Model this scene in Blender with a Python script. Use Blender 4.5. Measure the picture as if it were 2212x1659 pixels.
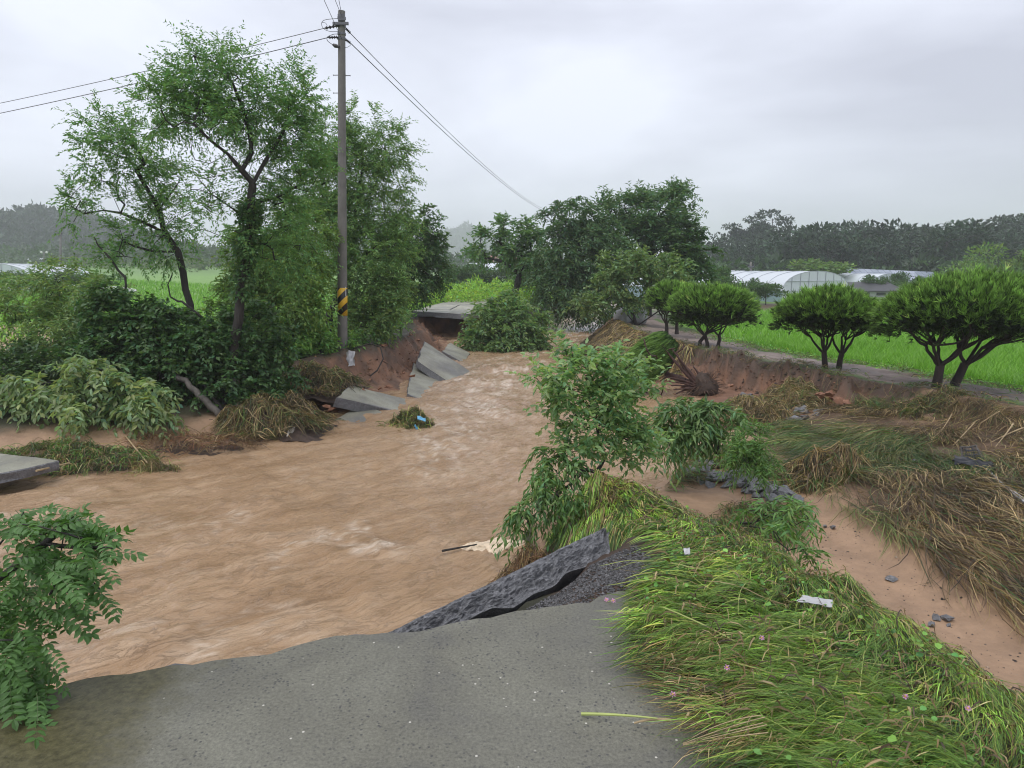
import bpy, math, random
import numpy as np
from mathutils import Vector, Matrix
from mathutils.geometry import delaunay_2d_cdt

# ------------------------------------------------------------------ camera, sky, sun, exposure
for o in list(bpy.data.objects):
    bpy.data.objects.remove(o, do_unlink=True)
SC = bpy.context.scene
COL = SC.collection
rng = np.random.default_rng(7)
random.seed(7)

PITCH = math.radians(9.3)
EYE = 1.75
FPX = 1512.0            # focal length in units of a 2212 px wide picture
cam_d = bpy.data.cameras.new("camera")
cam_d.sensor_width = 36.0
cam_d.lens = 36.0 * FPX / 2212.0
cam_d.clip_start = 0.05
cam_d.clip_end = 6000
cam = bpy.data.objects.new("camera", cam_d)
COL.objects.link(cam)
cam.location = (0, 0, EYE)
cam.rotation_euler = (math.radians(90) - PITCH, 0, 0)
SC.camera = cam
SC.render.resolution_x, SC.render.resolution_y = 1024, 768

SUN_EL, SUN_AZ = math.radians(68), math.radians(-130)
world = bpy.data.worlds.new("World")
SC.world = world
world.use_nodes = True
wt = world.node_tree
wt.nodes.clear()
w_out = wt.nodes.new("ShaderNodeOutputWorld")
w_mix = wt.nodes.new("ShaderNodeMixShader")
w_sky = wt.nodes.new("ShaderNodeTexSky")
w_sky.sky_type = 'NISHITA'
w_sky.sun_disc = False
w_sky.sun_elevation = SUN_EL
w_sky.sun_rotation = SUN_AZ
w_bg1 = wt.nodes.new("ShaderNodeBackground")
w_bg1.inputs[1].default_value = 0.08
w_bg2 = wt.nodes.new("ShaderNodeBackground")
w_bg2.inputs[1].default_value = 1.0
w_tc = wt.nodes.new("ShaderNodeTexCoord")
w_map = wt.nodes.new("ShaderNodeMapping")
w_map.inputs['Scale'].default_value = (1.0, 1.0, 3.2)
w_map.inputs['Location'].default_value = (0.35, 0.1, 0.0)
w_n = wt.nodes.new("ShaderNodeTexNoise")
w_n.inputs['Scale'].default_value = 1.5
w_n.inputs['Detail'].default_value = 5.0
w_n.inputs['Roughness'].default_value = 0.5
w_n.inputs['Distortion'].default_value = 0.35
w_r = wt.nodes.new("ShaderNodeValToRGB")
w_r.color_ramp.elements[0].position = 0.36
w_r.color_ramp.elements[0].color = (0.47, 0.485, 0.575, 1)
w_r.color_ramp.elements[1].position = 0.64
w_r.color_ramp.elements[1].color = (0.76, 0.79, 0.90, 1)
L = wt.links.new
L(w_tc.outputs['Generated'], w_map.inputs['Vector'])
L(w_map.outputs[0], w_n.inputs['Vector'])
L(w_n.outputs['Fac'], w_r.inputs[0])
L(w_r.outputs[0], w_bg2.inputs[0])
L(w_sky.outputs[0], w_bg1.inputs[0])
w_mix.inputs[0].default_value = 0.93
L(w_bg1.outputs[0], w_mix.inputs[1])
L(w_bg2.outputs[0], w_mix.inputs[2])
L(w_mix.outputs[0], w_out.inputs[0])

sun_d = bpy.data.lights.new("sun", 'SUN')
sun_d.energy = 1.5
sun_d.angle = math.radians(60)
sun_d.color = (1.0, 0.97, 0.92)
sun = bpy.data.objects.new("sun", sun_d)
COL.objects.link(sun)
sun.rotation_euler = Vector((math.sin(SUN_AZ) * math.cos(SUN_EL), math.cos(SUN_AZ) * math.cos(SUN_EL), math.sin(SUN_EL))).to_track_quat('Z', 'Y').to_euler()

SC.view_settings.view_transform = 'Standard'
SC.view_settings.look = 'None'
SC.view_settings.exposure = 0.48
SC.view_settings.gamma = 1.0
SC.view_settings.use_curve_mapping = False
SC.render.engine = 'CYCLES'
SC.cycles.max_bounces = 8
SC.cycles.diffuse_bounces = 5
SC.cycles.glossy_bounces = 2
SC.cycles.transmission_bounces = 3
SC.cycles.volume_bounces = 1
SC.cycles.transparent_max_bounces = 4
SC.cycles.use_denoising = True
SC.cycles.use_adaptive_sampling = False
SC.cycles.filter_width = 1.1

# ------------------------------------------------------------------ helpers
def ray(u, v):
    a = (u - 1106) / FPX
    b = (v - 829.5) / FPX
    return (a, math.cos(PITCH) - b * math.sin(PITCH), -math.sin(PITCH) - b * math.cos(PITCH))

def G(u, v, z):
    d = ray(u, v)
    t = (z - EYE) / d[2]
    return np.array((d[0] * t, d[1] * t, z))

def A(u, v, Y):
    d = ray(u, v)
    t = Y / d[1]
    return np.array((d[0] * t, Y, EYE + d[2] * t))

def nrm(a):
    return a / np.maximum(np.linalg.norm(a, axis=-1, keepdims=True), 1e-9)

def _hash(ix, iy, s):
    n = (ix.astype(np.int64) * 374761393 + iy.astype(np.int64) * 668265263 + s * 1274126177) & 0x7fffffff
    n = ((n ^ (n >> 13)) * 1274126177) & 0x7fffffff
    n = n ^ (n >> 16)
    return (n & 0xffff) / 65535.0

def vnoise(x, y, s=0):
    x = np.asarray(x, float); y = np.asarray(y, float)
    ix = np.floor(x); iy = np.floor(y)
    fx = x - ix; fy = y - iy
    fx = fx * fx * (3 - 2 * fx); fy = fy * fy * (3 - 2 * fy)
    a = _hash(ix, iy, s); b = _hash(ix + 1, iy, s); c = _hash(ix, iy + 1, s); d = _hash(ix + 1, iy + 1, s)
    return (a * (1 - fx) + b * fx) * (1 - fy) + (c * (1 - fx) + d * fx) * fy

def fbm(x, y, o=4, s=0):
    t = 0; a = 0.5
    for i in range(o):
        t = t + a * (vnoise(x, y, s + i * 17) - 0.5)
        x = x * 2.03 + 11.3; y = y * 2.03 - 7.1; a *= 0.5
    return t * 2

def sstep(a, b, x):
    t = np.clip((x - a) / (b - a), 0, 1)
    return t * t * (3 - 2 * t)

def mesh_np(name, V, Fs, cols=None, smooth=False, mats=None, mat_idx=None):
    """V (n,3); Fs = list of (m,k) index arrays"""
    me = bpy.data.meshes.new(name)
    V = np.asarray(V, np.float32)
    Fs = [np.asarray(f, np.int32) for f in Fs if len(f)]
    me.vertices.add(len(V))
    me.vertices.foreach_set("co", V.ravel())
    nl = sum(f.size for f in Fs); nf = sum(len(f) for f in Fs)
    me.loops.add(nl); me.polygons.add(nf)
    me.loops.foreach_set("vertex_index", np.concatenate([f.ravel() for f in Fs]))
    ls = []; s = 0
    for f in Fs:
        ls.append(s + np.arange(len(f)) * f.shape[1]); s += f.size
    me.polygons.foreach_set("loop_start", np.concatenate(ls).astype(np.int32))
    me.polygons.foreach_set("use_smooth", np.full(nf, smooth, dtype=bool))
    for m in (mats or []):
        me.materials.append(m)
    if mat_idx is not None:
        me.polygons.foreach_set("material_index", np.asarray(mat_idx, np.int32))
    me.update(calc_edges=True)
    if cols is not None:
        c = np.ones((len(V), 4), np.float32)
        c[:, :3] = np.clip(cols, 0, 1)
        at = me.color_attributes.new("Col", 'FLOAT_COLOR', 'POINT')
        at.data.foreach_set("color", c.ravel())
    return me

def link(name, me, parent=None, loc=(0, 0, 0)):
    o = bpy.data.objects.new(name, me)
    COL.objects.link(o)
    o.location = loc
    if parent is not None:
        o.parent = parent
    return o

def tag(o, label=None, cat=None, group=None, kind=None):
    if label: o["label"] = label
    if cat: o["category"] = cat
    if group: o["group"] = group
    if kind: o["kind"] = kind
    return o

def thing(name, label, cat, loc, group=None):
    o = bpy.data.objects.new(name, None)
    o.empty_display_size = 0.2
    COL.objects.link(o)
    o.location = tuple(loc)
    return tag(o, label, cat, group)

def add(name, V, Fs, mat, parent=None, base=None, cols=None, smooth=False, mat_idx=None, kind=None):
    """mesh object; V in world coordinates; base = origin of the thing it belongs to"""
    V = np.asarray(V, float)
    if base is None:
        base = np.zeros(3)
    mats = mat if isinstance(mat, (list, tuple)) else [mat]
    me = mesh_np(name, V - np.asarray(base), Fs, cols, smooth, mats, mat_idx)
    o = link(name, me, parent, (0, 0, 0) if parent is not None else tuple(base))
    if kind: o["kind"] = kind
    return o

class Geo:
    """collects pieces into one mesh"""
    def __init__(s):
        s.V = []; s.F = {}; s.C = []; s.n = 0; s.M = {}
    def put(s, V, Fs, col=None, mi=0):
        V = np.asarray(V, float).reshape(-1, 3)
        for f in Fs:
            f = np.asarray(f, int)
            if len(f) == 0: continue
            s.F.setdefault(f.shape[1], []).append(f + s.n)
            s.M.setdefault(f.shape[1], []).append(np.full(len(f), mi))
        s.V.append(V); s.n += len(V)
        if col is not None:
            col = np.asarray(col, float)
            s.C.append(np.broadcast_to(col, (len(V), 3)) if col.ndim == 1 else col)
    def build(s, name, mat, parent=None, base=None, smooth=False, kind=None):
        ks = list(s.F)
        return add(name, np.concatenate(s.V), [np.concatenate(s.F[k]) for k in ks], mat, parent, base,
                   np.concatenate(s.C) if s.C else None, smooth, np.concatenate([np.concatenate(s.M[k]) for k in ks]), kind)

def box_vf(c, sx, sy, sz, ax=None):
    c = np.asarray(c, float)
    k = np.array([(-1, -1, -1), (1, -1, -1), (1, 1, -1), (-1, 1, -1), (-1, -1, 1), (1, -1, 1), (1, 1, 1), (-1, 1, 1)], float) * (sx / 2, sy / 2, sz / 2)
    if ax is not None:
        k = k @ np.asarray(ax, float)
    return c + k, [np.array([(0, 3, 2, 1), (4, 5, 6, 7), (0, 1, 5, 4), (1, 2, 6, 5), (2, 3, 7, 6), (3, 0, 4, 7)])]

def tube_vf(P, R, m=6, cap=True):
    P = np.asarray(P, float); k = len(P)
    R = np.broadcast_to(np.asarray(R, float), (k,))
    T = np.zeros_like(P)
    T[1:-1] = P[2:] - P[:-2]; T[0] = P[1] - P[0]; T[-1] = P[-1] - P[-2]
    T = nrm(T)
    ref = np.array((0.31, 0.2, 0.93)) if abs(T[0, 2]) < 0.8 else np.array((1.0, 0.2, 0.0))
    S = nrm(np.cross(T, ref)); B = np.cross(T, S)
    a = np.linspace(0, 2 * np.pi, m, endpoint=False)
    V = P[:, None] + R[:, None, None] * (np.cos(a)[None, :, None] * S[:, None] + np.sin(a)[None, :, None] * B[:, None])
    i = np.arange(k - 1)[:, None] * m; j = np.arange(m)[None]
    F = np.stack([i + j, i + (j + 1) % m, i + m + (j + 1) % m, i + m + j], -1).reshape(-1, 4)
    Fs = [F]
    if cap:
        Fs.append(np.array([list(range(m - 1, -1, -1)), [(k - 1) * m + q for q in range(m)]]))
    return V.reshape(-1, 3), Fs

def bezier(p0, p1, p2, n):
    t = np.linspace(0, 1, n)[:, None]
    return (1 - t) ** 2 * p0 + 2 * t * (1 - t) * p1 + t * t * p2

def lathe_vf(c, prof, m=16, ax=None):
    """profile of (r, z) about a local z axis"""
    a = np.linspace(0, 2 * np.pi, m, endpoint=False)
    V = np.array([[(r * math.cos(t), r * math.sin(t), z) for t in a] for r, z in prof]).reshape(-1, 3)
    if ax is not None: V = V @ np.asarray(ax)
    k = len(prof)
    i = np.arange(k - 1)[:, None] * m; j = np.arange(m)[None]
    F = np.stack([i + j, i + (j + 1) % m, i + m + (j + 1) % m, i + m + j], -1).reshape(-1, 4)
    return V + np.asarray(c), [F, np.array([list(range(m - 1, -1, -1)), [(k - 1) * m + q for q in range(m)]])]

# ------------------------------------------------------------------ materials
def nmat(name):
    m = bpy.data.materials.new(name)
    m.use_nodes = True
    nt = m.node_tree
    return m, nt, nt.nodes["Principled BSDF"], nt.nodes["Material Output"]

def attr(nt):
    n = nt.nodes.new("ShaderNodeAttribute"); n.attribute_name = "Col"
    return n.outputs['Color']

def noise(nt, scale, detail=4, rough=0.55, vec=None, dist=0.0):
    n = nt.nodes.new("ShaderNodeTexNoise")
    n.inputs['Scale'].default_value = scale; n.inputs['Detail'].default_value = detail
    n.inputs['Roughness'].default_value = rough; n.inputs['Distortion'].default_value = dist
    if vec is not None: nt.links.new(vec, n.inputs['Vector'])
    return n.outputs['Fac']

def coords(nt, kind='Object', scale=None, rot=None):
    c = nt.nodes.new("ShaderNodeTexCoord").outputs[kind]
    if scale is not None or rot is not None:
        m = nt.nodes.new("ShaderNodeMapping")
        if scale is not None: m.inputs['Scale'].default_value = scale
        if rot is not None: m.inputs['Rotation'].default_value = rot
        nt.links.new(c, m.inputs['Vector']); c = m.outputs[0]
    return c

def geo_pos(nt, scale=None, rot=None):
    c = nt.nodes.new("ShaderNodeNewGeometry").outputs['Position']
    if scale is not None or rot is not None:
        m = nt.nodes.new("ShaderNodeMapping")
        if scale is not None: m.inputs['Scale'].default_value = scale
        if rot is not None: m.inputs['Rotation'].default_value = rot
        nt.links.new(c, m.inputs['Vector']); c = m.outputs[0]
    return c

def ramp(nt, fac, stops):
    r = nt.nodes.new("ShaderNodeValToRGB")
    e = r.color_ramp.elements
    while len(e) < len(stops): e.new(0.5)
    for i, (p, c) in enumerate(stops):
        e[i].position = p
        e[i].color = (c, c, c, 1) if not hasattr(c, '__len__') else (*c[:3], 1)
    nt.links.new(fac, r.inputs[0])
    return r.outputs[0]

def mixc(nt, fac, a, b, mode='MIX'):
    m = nt.nodes.new("ShaderNodeMix"); m.data_type = 'RGBA'; m.blend_type = mode
    for sock, val in ((m.inputs[0], fac), (m.inputs[6], a), (m.inputs[7], b)):
        if hasattr(val, 'is_linked'): nt.links.new(val, sock)
        elif hasattr(val, '__len__'): sock.default_value = (*val[:3], 1)
        else: sock.default_value = val
    return m.outputs[2]

def bump(nt, bsdf, height, strength, dist=0.02):
    b = nt.nodes.new("ShaderNodeBump")
    b.inputs['Strength'].default_value = strength; b.inputs['Distance'].default_value = dist
    nt.links.new(height, b.inputs['Height'])
    nt.links.new(b.outputs[0], bsdf.inputs['Normal'])
    return b

def m_leaf(name, rough=0.42, trans=0.35, spec=0.45, two_tone=None):
    m, nt, b, out = nmat(name)
    c = attr(nt)
    if two_tone:            # paler underside of the leaves
        g = nt.nodes.new("ShaderNodeNewGeometry")
        c = mixc(nt, g.outputs['Backfacing'], c, mixc(nt, 1.0, c, two_tone, 'MULTIPLY'))
    nt.links.new(c, b.inputs['Base Color'])
    b.inputs['Roughness'].default_value = rough
    b.inputs['Specular IOR Level'].default_value = spec
    t = nt.nodes.new("ShaderNodeBsdfTranslucent")
    nt.links.new(mixc(nt, 1.0, c, (1.25, 1.35, 0.6), 'MULTIPLY'), t.inputs[0])
    mx = nt.nodes.new("ShaderNodeMixShader"); mx.inputs[0].default_value = trans
    nt.links.new(b.outputs[0], mx.inputs[1]); nt.links.new(t.outputs[0], mx.inputs[2])
    nt.links.new(mx.outputs[0], out.inputs[0])
    return m

def m_bark(name, col, col2, rough=0.75, scale=9.0):
    m, nt, b, out = nmat(name)
    v = geo_pos(nt, (1, 1, 0.25))
    n = noise(nt, scale, 5, 0.65, v)
    nt.links.new(ramp(nt, n, [(0.3, col), (0.7, col2)]), b.inputs['Base Color'])
    b.inputs['Roughness'].default_value = rough
    bump(nt, b, noise(nt, scale * 3, 4, 0.7, v), 0.7, 0.03)
    return m

def m_plain(name, col, rough=0.6, var=0.15, scale=6.0, metal=0.0, bmp=0.0, spec=0.5):
    m, nt, b, out = nmat(name)
    v = geo_pos(nt)
    n = noise(nt, scale, 4, 0.6, v)
    lo = tuple(c * (1 - var) for c in col); hi = tuple(min(1, c * (1 + var)) for c in col)
    nt.links.new(ramp(nt, n, [(0.3, lo), (0.7, hi)]), b.inputs['Base Color'])
    b.inputs['Roughness'].default_value = rough; b.inputs['Metallic'].default_value = metal
    b.inputs['Specular IOR Level'].default_value = spec
    if bmp: bump(nt, b, noise(nt, scale * 4, 4, 0.7, v), bmp, 0.02)
    return m

def m_attr(name, rough=0.6, var=0.25, scale=8.0, bmp=0.5, bdist=0.03, bscale=25.0, spec=0.4):
    m, nt, b, out = nmat(name)
    v = geo_pos(nt)
    n = noise(nt, scale, 6, 0.65, v)
    c = mixc(nt, 1.0, attr(nt), ramp(nt, n, [(0.25, 1 - var), (0.75, 1 + var)]), 'MULTIPLY')
    nt.links.new(c, b.inputs['Base Color'])
    b.inputs['Roughness'].default_value = rough
    b.inputs['Specular IOR Level'].default_value = spec
    if bmp: bump(nt, b, noise(nt, bscale, 6, 0.7, v), bmp, bdist)
    return m

def m_concrete(name, light=1.0, moss=False, wet=0.38):
    m, nt, b, out = nmat(name)
    v = geo_pos(nt)
    big = noise(nt, 1.1, 5, 0.6, v, 0.4)
    c = ramp(nt, big, [(0.33, (0.085 * light, 0.082 * light, 0.074 * light)), (0.5, (0.130 * light, 0.126 * light, 0.098 * light)), (0.68, (0.180 * light, 0.177 * light, 0.138 * light))])
    fine = noise(nt, 70, 4, 0.75, v)
    c = mixc(nt, 1.0, c, ramp(nt, fine, [(0.3, 0.60), (0.7, 1.38)]), 'MULTIPLY')
    vo = nt.nodes.new("ShaderNodeTexVoronoi"); vo.inputs['Scale'].default_value = 42
    vo.inputs['Randomness'].default_value = 1.0
    nt.links.new(v, vo.inputs['Vector'])
    pits = ramp(nt, vo.outputs['Distance'], [(0.16, 1.0), (0.27, 0.0)])
    pitm = mixc(nt, 1.0, pits, ramp(nt, noise(nt, 2.2, 4, 0.65, v), [(0.36, 0.12), (0.60, .9)]), 'MULTIPLY')
    c = mixc(nt, pitm, c, (0.045, 0.045, 0.045))
    vo2 = nt.nodes.new("ShaderNodeTexVoronoi"); vo2.inputs['Scale'].default_value = 20
    nt.links.new(v, vo2.inputs['Vector'])
    sp = ramp(nt, vo2.outputs['Distance'], [(0.08, 1.0), (0.12, 0.0)])
    sp = mixc(nt, 1.0, sp, ramp(nt, vo2.outputs['Color'], [(0.60, 0.0), (0.64, 1.0)]), 'MULTIPLY')
    c = mixc(nt, sp, c, (0.5, 0.48, 0.42))
    if moss:
        s = nt.nodes.new("ShaderNodeSeparateXYZ"); nt.links.new(v, s.inputs[0])
        add_ = nt.nodes.new("ShaderNodeMath"); add_.operation = 'MULTIPLY_ADD'
        nt.links.new(noise(nt, 6, 6, 0.7, v), add_.inputs[0]); add_.inputs[1].default_value = 0.5
        nt.links.new(s.outputs['X'], add_.inputs[2])
        mm = ramp(nt, add_.outputs[0], [(0.0, 1.0), (0.0001, 0.0)])
        mr = nt.nodes.new("ShaderNodeMapRange")
        nt.links.new(add_.outputs[0], mr.inputs[0])
        mr.inputs[1].default_value = -1.30; mr.inputs[2].default_value = -1.06; mr.inputs[3].default_value = 1.0; mr.inputs[4].default_value = 0.0
        mcol = ramp(nt, noise(nt, 30, 5, 0.75, v), [(0.35, (0.045, 0.040, 0.015)), (0.7, (0.13, 0.118, 0.055))])
        c = mixc(nt, mr.outputs[0], c, mcol)
    nt.links.new(c, b.inputs['Base Color'])
    r = ramp(nt, noise(nt, 2.3, 4, 0.6, v), [(0.35, wet), (0.7, wet + 0.3)])
    nt.links.new(r, b.inputs['Roughness'])
    hb = mixc(nt, 0.45, noise(nt, 60, 5, 0.7, v), mixc(nt, pits, (0.6, 0.6, 0.6), (0, 0, 0)))
    bump(nt, b, hb, 0.35, 0.008)
    return m

def m_rough_concrete(name, k=1.0):
    m, nt, b, out = nmat(name)
    v = geo_pos(nt)
    n = mixc(nt, 0.5, noise(nt, 24, 5, 0.7, v), noise(nt, 75, 4, 0.7, v))
    c = ramp(nt, n, [(0.32, (0.030 * k, 0.031 * k, 0.034 * k)), (0.52, (0.075 * k, 0.076 * k, 0.08 * k)), (0.72, (0.17 * k, 0.17 * k, 0.18 * k))])
    nt.links.new(c, b.inputs['Base Color'])
    b.inputs['Roughness'].default_value = 0.55
    bump(nt, b, mixc(nt, 0.5, n, noise(nt, 70, 5, 0.7, v)), 1.0, 0.03)
    return m

MAT = {}
MAT['leaf'] = m_leaf("leaf_green")
MAT['leaf_pale'] = m_leaf("leaf_pale_under", 0.38, 0.35, 0.5, (1.5, 1.45, 1.7))
MAT['needle'] = m_leaf("pine_needle", 0.55, 0.15, 0.3)
MAT['grass'] = m_leaf("grass_blade", 0.4, 0.3, 0.45)
MAT['bark'] = m_bark("wet_bark", (0.012, 0.011, 0.010), (0.05, 0.043, 0.038))
MAT['bark_pine'] = m_bark("pine_bark", (0.012, 0.009, 0.008), (0.05, 0.032, 0.025))
MAT['bark_red'] = m_bark("red_pine_bark", (0.03, 0.014, 0.010), (0.10, 0.05, 0.04))
MAT['bark_light'] = m_bark("pale_bark", (0.05, 0.045, 0.04), (0.16, 0.14, 0.12))
MAT['twig'] = m_plain("dry_twig", (0.09, 0.05, 0.03), 0.7, 0.4, 14)
MAT['straw'] = m_plain("straw_stalk", (0.36, 0.27, 0.15), 0.6, 0.3, 14)
MAT['ground'] = m_attr("wet_ground", 0.62, 0.32, 3.0, 0.8, 0.04, 14.0)
MAT['concrete'] = m_concrete("road_concrete", 1.02, True)
MAT['concrete_slab'] = m_concrete("slab_concrete", 1.75)
MAT['concrete_far'] = m_concrete("far_concrete", 2.3)
MAT['broken'] = m_rough_concrete("broken_concrete", 2.3)
MAT['stone'] = m_rough_concrete("grey_stone", 2.3)

# ------------------------------------------------------------------ terrain
WATER = -1.1
def dens(pl, step=0.45):
    out = []
    for a, b in zip(pl[:-1], pl[1:]):
        a = np.array(a, float); b = np.array(b, float)
        n = max(1, int(np.linalg.norm((b - a)[:2]) / step))
        for i in range(n):
            out.append(a + (b - a) * i / n)
    out.append(np.array(pl[-1], float))
    return out

def zl(pl, z):
    return [(x, y, z) for x, y in pl]

LSH = [(-60, 6), (-30, 7.0), (-14, 7.6), (-9, 8.3), (-6.8, 9.2), (-5.0, 10.6), (-4.2, 11.3), (-3.5, 12.3), (-3.7, 14.0), (-3.1, 15.2), (-2.7, 16.6), (-2.4, 18.5), (-2.2, 21), (-2.0, 24), (-2.3, 27), (-2.5, 29.6), (0.4, 31), (1.4, 34), (3.2, 40), (5.8, 50), (9, 62), (14, 80)]
LBE = [(-60, 8), (-30, 8.6), (-14, 9.2), (-9, 9.9), (-6.6, 10.7), (-5.1, 11.7), (-4.5, 12.4), (-4.1, 13.4), (-4.15, 14.5), (-3.6, 15.8), (-3.1, 17.2), (-2.8, 19), (-2.6, 21), (-2.5, 24), (-3.0, 27), (-3.4, 29.6), (-3.2, 30.4), (-1.4, 31.0), (0.1, 31.8), (1.1, 34.5), (2.9, 40.5), (5.4, 50.5), (8.6, 62.5), (13.6, 80.5)]
LTO = [(-60, 10, -.3), (-30, 10.6, -.3), (-14, 11, -.35), (-9, 11.8, -.4), (-6.9, 12.6, -.45), (-5.6, 13.4, -.4), (-5.0, 14.8, -.3), (-4.4, 16.0, -.22), (-3.75, 17.2, -.2), (-3.35, 18.6, -.2), (-3.2, 20.5, -.2), (-3.2, 22.5, -.2), (-3.4, 25, -.2), (-4.0, 27.4, -.2), (-3.95, 29.0, -.22), (-3.7, 30.7, -.22), (-2.6, 31.4, -.22), (-1.5, 31.5, -.22), (-0.4, 32.4, -.3), (0.6, 35, -.3), (2.4, 41, -.3), (4.9, 51, -.3), (8, 63, -.4), (13, 81, -.5)]
RSH = [(1.2, 2.9), (0.95, 3.9), (0.45, 5.0), (0.1, 6.0), (0.05, 6.9), (0.15, 7.6), (0.8, 8.3), (1.6, 8.9), (2.2, 10.2), (2.7, 12.2), (3.4, 13.2), (3.75, 14.2), (3.4, 15.4), (2.9, 16.6), (2.4, 18), (2.1, 20), (2.0, 22), (2.3, 24.5), (2.8, 27), (3.5, 31), (5, 38), (7.4, 48), (10.5, 62), (16, 80)]
RTO = [(10.5, 0), (9.5, 3), (8.3, 7), (7.75, 10), (7.2, 12.2), (6.5, 13.4), (6.25, 14.3), (6.0, 15.6), (5.2, 17.2), (4.7, 18.8), (4.2, 21), (3.8, 24), (4.0, 28), (4.7, 32), (6.3, 40), (8.8, 50), (12, 62), (17.5, 80)]
RCL = [(6.2, 12.6, -.72), (5.9, 13.5, -.85), (5.75, 14.4, -.88), (5.4, 15.4, -.95), (4.7, 16.8, -1.0), (4.0, 18.3, -1.0), (3.2, 20, -.95), (2.9, 23, -.95), (3.1, 27, -.95), (3.9, 31.5, -.95), (5.5, 39, -.95), (8, 49, -.95)]
PED = [(14, 0), (12.5, 3), (11.0, 9), (10.2, 13), (9.4, 16.2), (8.3, 18.4), (7.7, 20.6), (7.4, 23.4), (7.0, 27), (7.2, 32), (9, 42), (12.5, 54), (20, 80)]
pts = []
for pl in (
    zl(LSH, -1.16), [(x + 1.6, y - 1.0, -1.9) for x, y in LSH[:13]], zl(LBE, -.93), LTO,
    [(-60, 15, -.45), (-30, 15.5, -.45), (-14, 17, -.5), (-9, 20, -.4), (-7, 25, -.35), (-6.6, 31, -.35), (-6, 40, -.4), (-2, 52, -.5), (4, 70, -.6), (8, 85, -.7)],
    [(-60, 20, -1.0), (-30, 21, -1.0), (-18, 22, -1.0), (-12.5, 25, -1.0), (-10.5, 32, -1.0), (-10, 45, -1.0), (-6, 60, -1.0), (0, 84, -1.0)],
    zl(RSH[2:], -1.16), [(x - 1.2, y, -1.9) for x, y in RSH[5:]], [(-.6, 4.3, -1.5), (-.2, 4.7, -1.3), (-.6, 5.2, -1.8), (-1.0, 6.5, -1.9)], [(-1.2, 3.6, -1.6), (-1.8, 4.0, -1.8)],
    [(0.95, -4, -.3), (0.9, 0, -.25), (0.85, 1.5, -.1), (0.72, 2.3, -.02), (0.62, 2.9, 0.0), (0.66, 3.3, 0.0), (0.82, 3.7, -.02), (1.0, 4.15, 0.02)],
    [(-.3, 3.26, -.26), (0.1, 3.45, -.14), (0.4, 3.56, -.09), (0.6, 3.75, -.05), (0.8, 4.1, -.05)], [(-.5, 3.52, -.40), (0.15, 3.86, -.17), (.45, 4.12, -.10), (.75, 4.42, -.04)], [(-.4, 3.76, -.40), (0.22, 4.12, -.17), (.52, 4.38, -.09), (.82, 4.62, -.04)],
    [(0.3, 2.4, -.4), (-0.5, 2.3, -.5), (-1.3, 2.1, -.5), (-2.0, 1.7, -.5)],
    [(0.2, 2.8, -1.5), (-.6, 2.75, -1.7), (-1.4, 2.6, -1.7), (-2.3, 2.2, -1.7), (-2.9, 1.0, -1.5), (-3.2, -4, -1.5)],
    [(-4.5, 1.4, -1.3), (-4.5, -4, -1.0), (-8, 0, -1.0), (-14, 1, -1.0)], [(-6, 3.5, -1.7), (-14, 4, -1.7), (-60, 3, -1.7)],
    [(1.7, -4, .02), (1.6, 1.0, .02), (1.35, 2.4, .01), (1.2, 3.2, .01), (1.15, 4.0, .0), (1.05, 4.7, -.02)],
    [(2.9, -4, -.05), (2.5, 1.6, -.05), (2.18, 2.7, -.05), (1.92, 3.4, -.05), (1.66, 4.1, -.05), (1.32, 4.9, -.05), (1.05, 5.6, -.07), (.92, 6.1, -.15), (.8, 6.6, -.38)],
    [(1.0, 4.6, -.02), (.72, 5.2, -.3), (.52, 6.0, -.6), (.42, 6.8, -.8), (.6, 7.4, -.88)],
    [(3.9, -2, -.85), (3.5, 1, -.9), (3.1, 3.0, -.95), (2.85, 4.2, -.97), (2.6, 5.2, -.97), (2.3, 6.2, -.95), (1.9, 7.1, -.93), (1.3, 7.8, -.92)],
    [(5.0, -2, -1), (4.3, 2, -1), (3.75, 4.4, -1), (3.4, 5.8, -1), (3.0, 7.2, -1), (2.7, 9, -1), (3.0, 11, -1.02), (3.4, 12.5, -1.05)],
    [(6.2, -2, -.95), (5.0, 2, -.95), (4.2, 4.4, -.95), (3.95, 5.6, -.94), (3.7, 7.0, -.92), (3.65, 8.6, -.9), (3.95, 10.5, -.9), (4.4, 12.2, -.92), (4.5, 13.6, -.95), (4.3, 15.0, -1.0)],
    [(8, -2, -.6), (6.6, 3, -.6), (5.5, 5.5, -.62), (5.2, 7.5, -.64), (5.3, 9.5, -.68), (5.5, 11.4, -.72)],
    [(7.2, 9.0, -.52), (6.7, 11, -.6), (6.4, 12.4, -.62)],
    zl(RTO, -.33), RCL, [(x + 0.9, y + .3, -.40) for x, y in RTO], zl(PED, -.62), [(x + .8, y, -.72) for x, y in PED],
    [(60, 0, -.75), (60, 30, -.75), (60, 60, -.78), (40, 90, -.85), (25, 90, -.9)], [(30, 0, -.74), (25, 30, -.74), (26, 60, -.78)],
):
    pts += dens([tuple(p) for p in pl], 0.5)
pts += [np.array(p, float) for p in [(-120, -6, -1), (-120, 100, -1.0), (140, -6, -.8), (140, 100, -.9), (0, 100, -1), (-60, 60, -1), (-40, 100, -1), (50, 100, -.9), (90, 50, -.8), (0, -6, -.3), (-60, -6, -1), (-90, 30, -1.0)]]
pts = np.array(pts)
res = delaunay_2d_cdt([Vector(p[:2]) for p in pts], [], [], 0, 1e-5)
dv = np.array([tuple(v) for v in res[0]])
dz = np.array([pts[o[0], 2] for o in res[3]])

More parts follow.
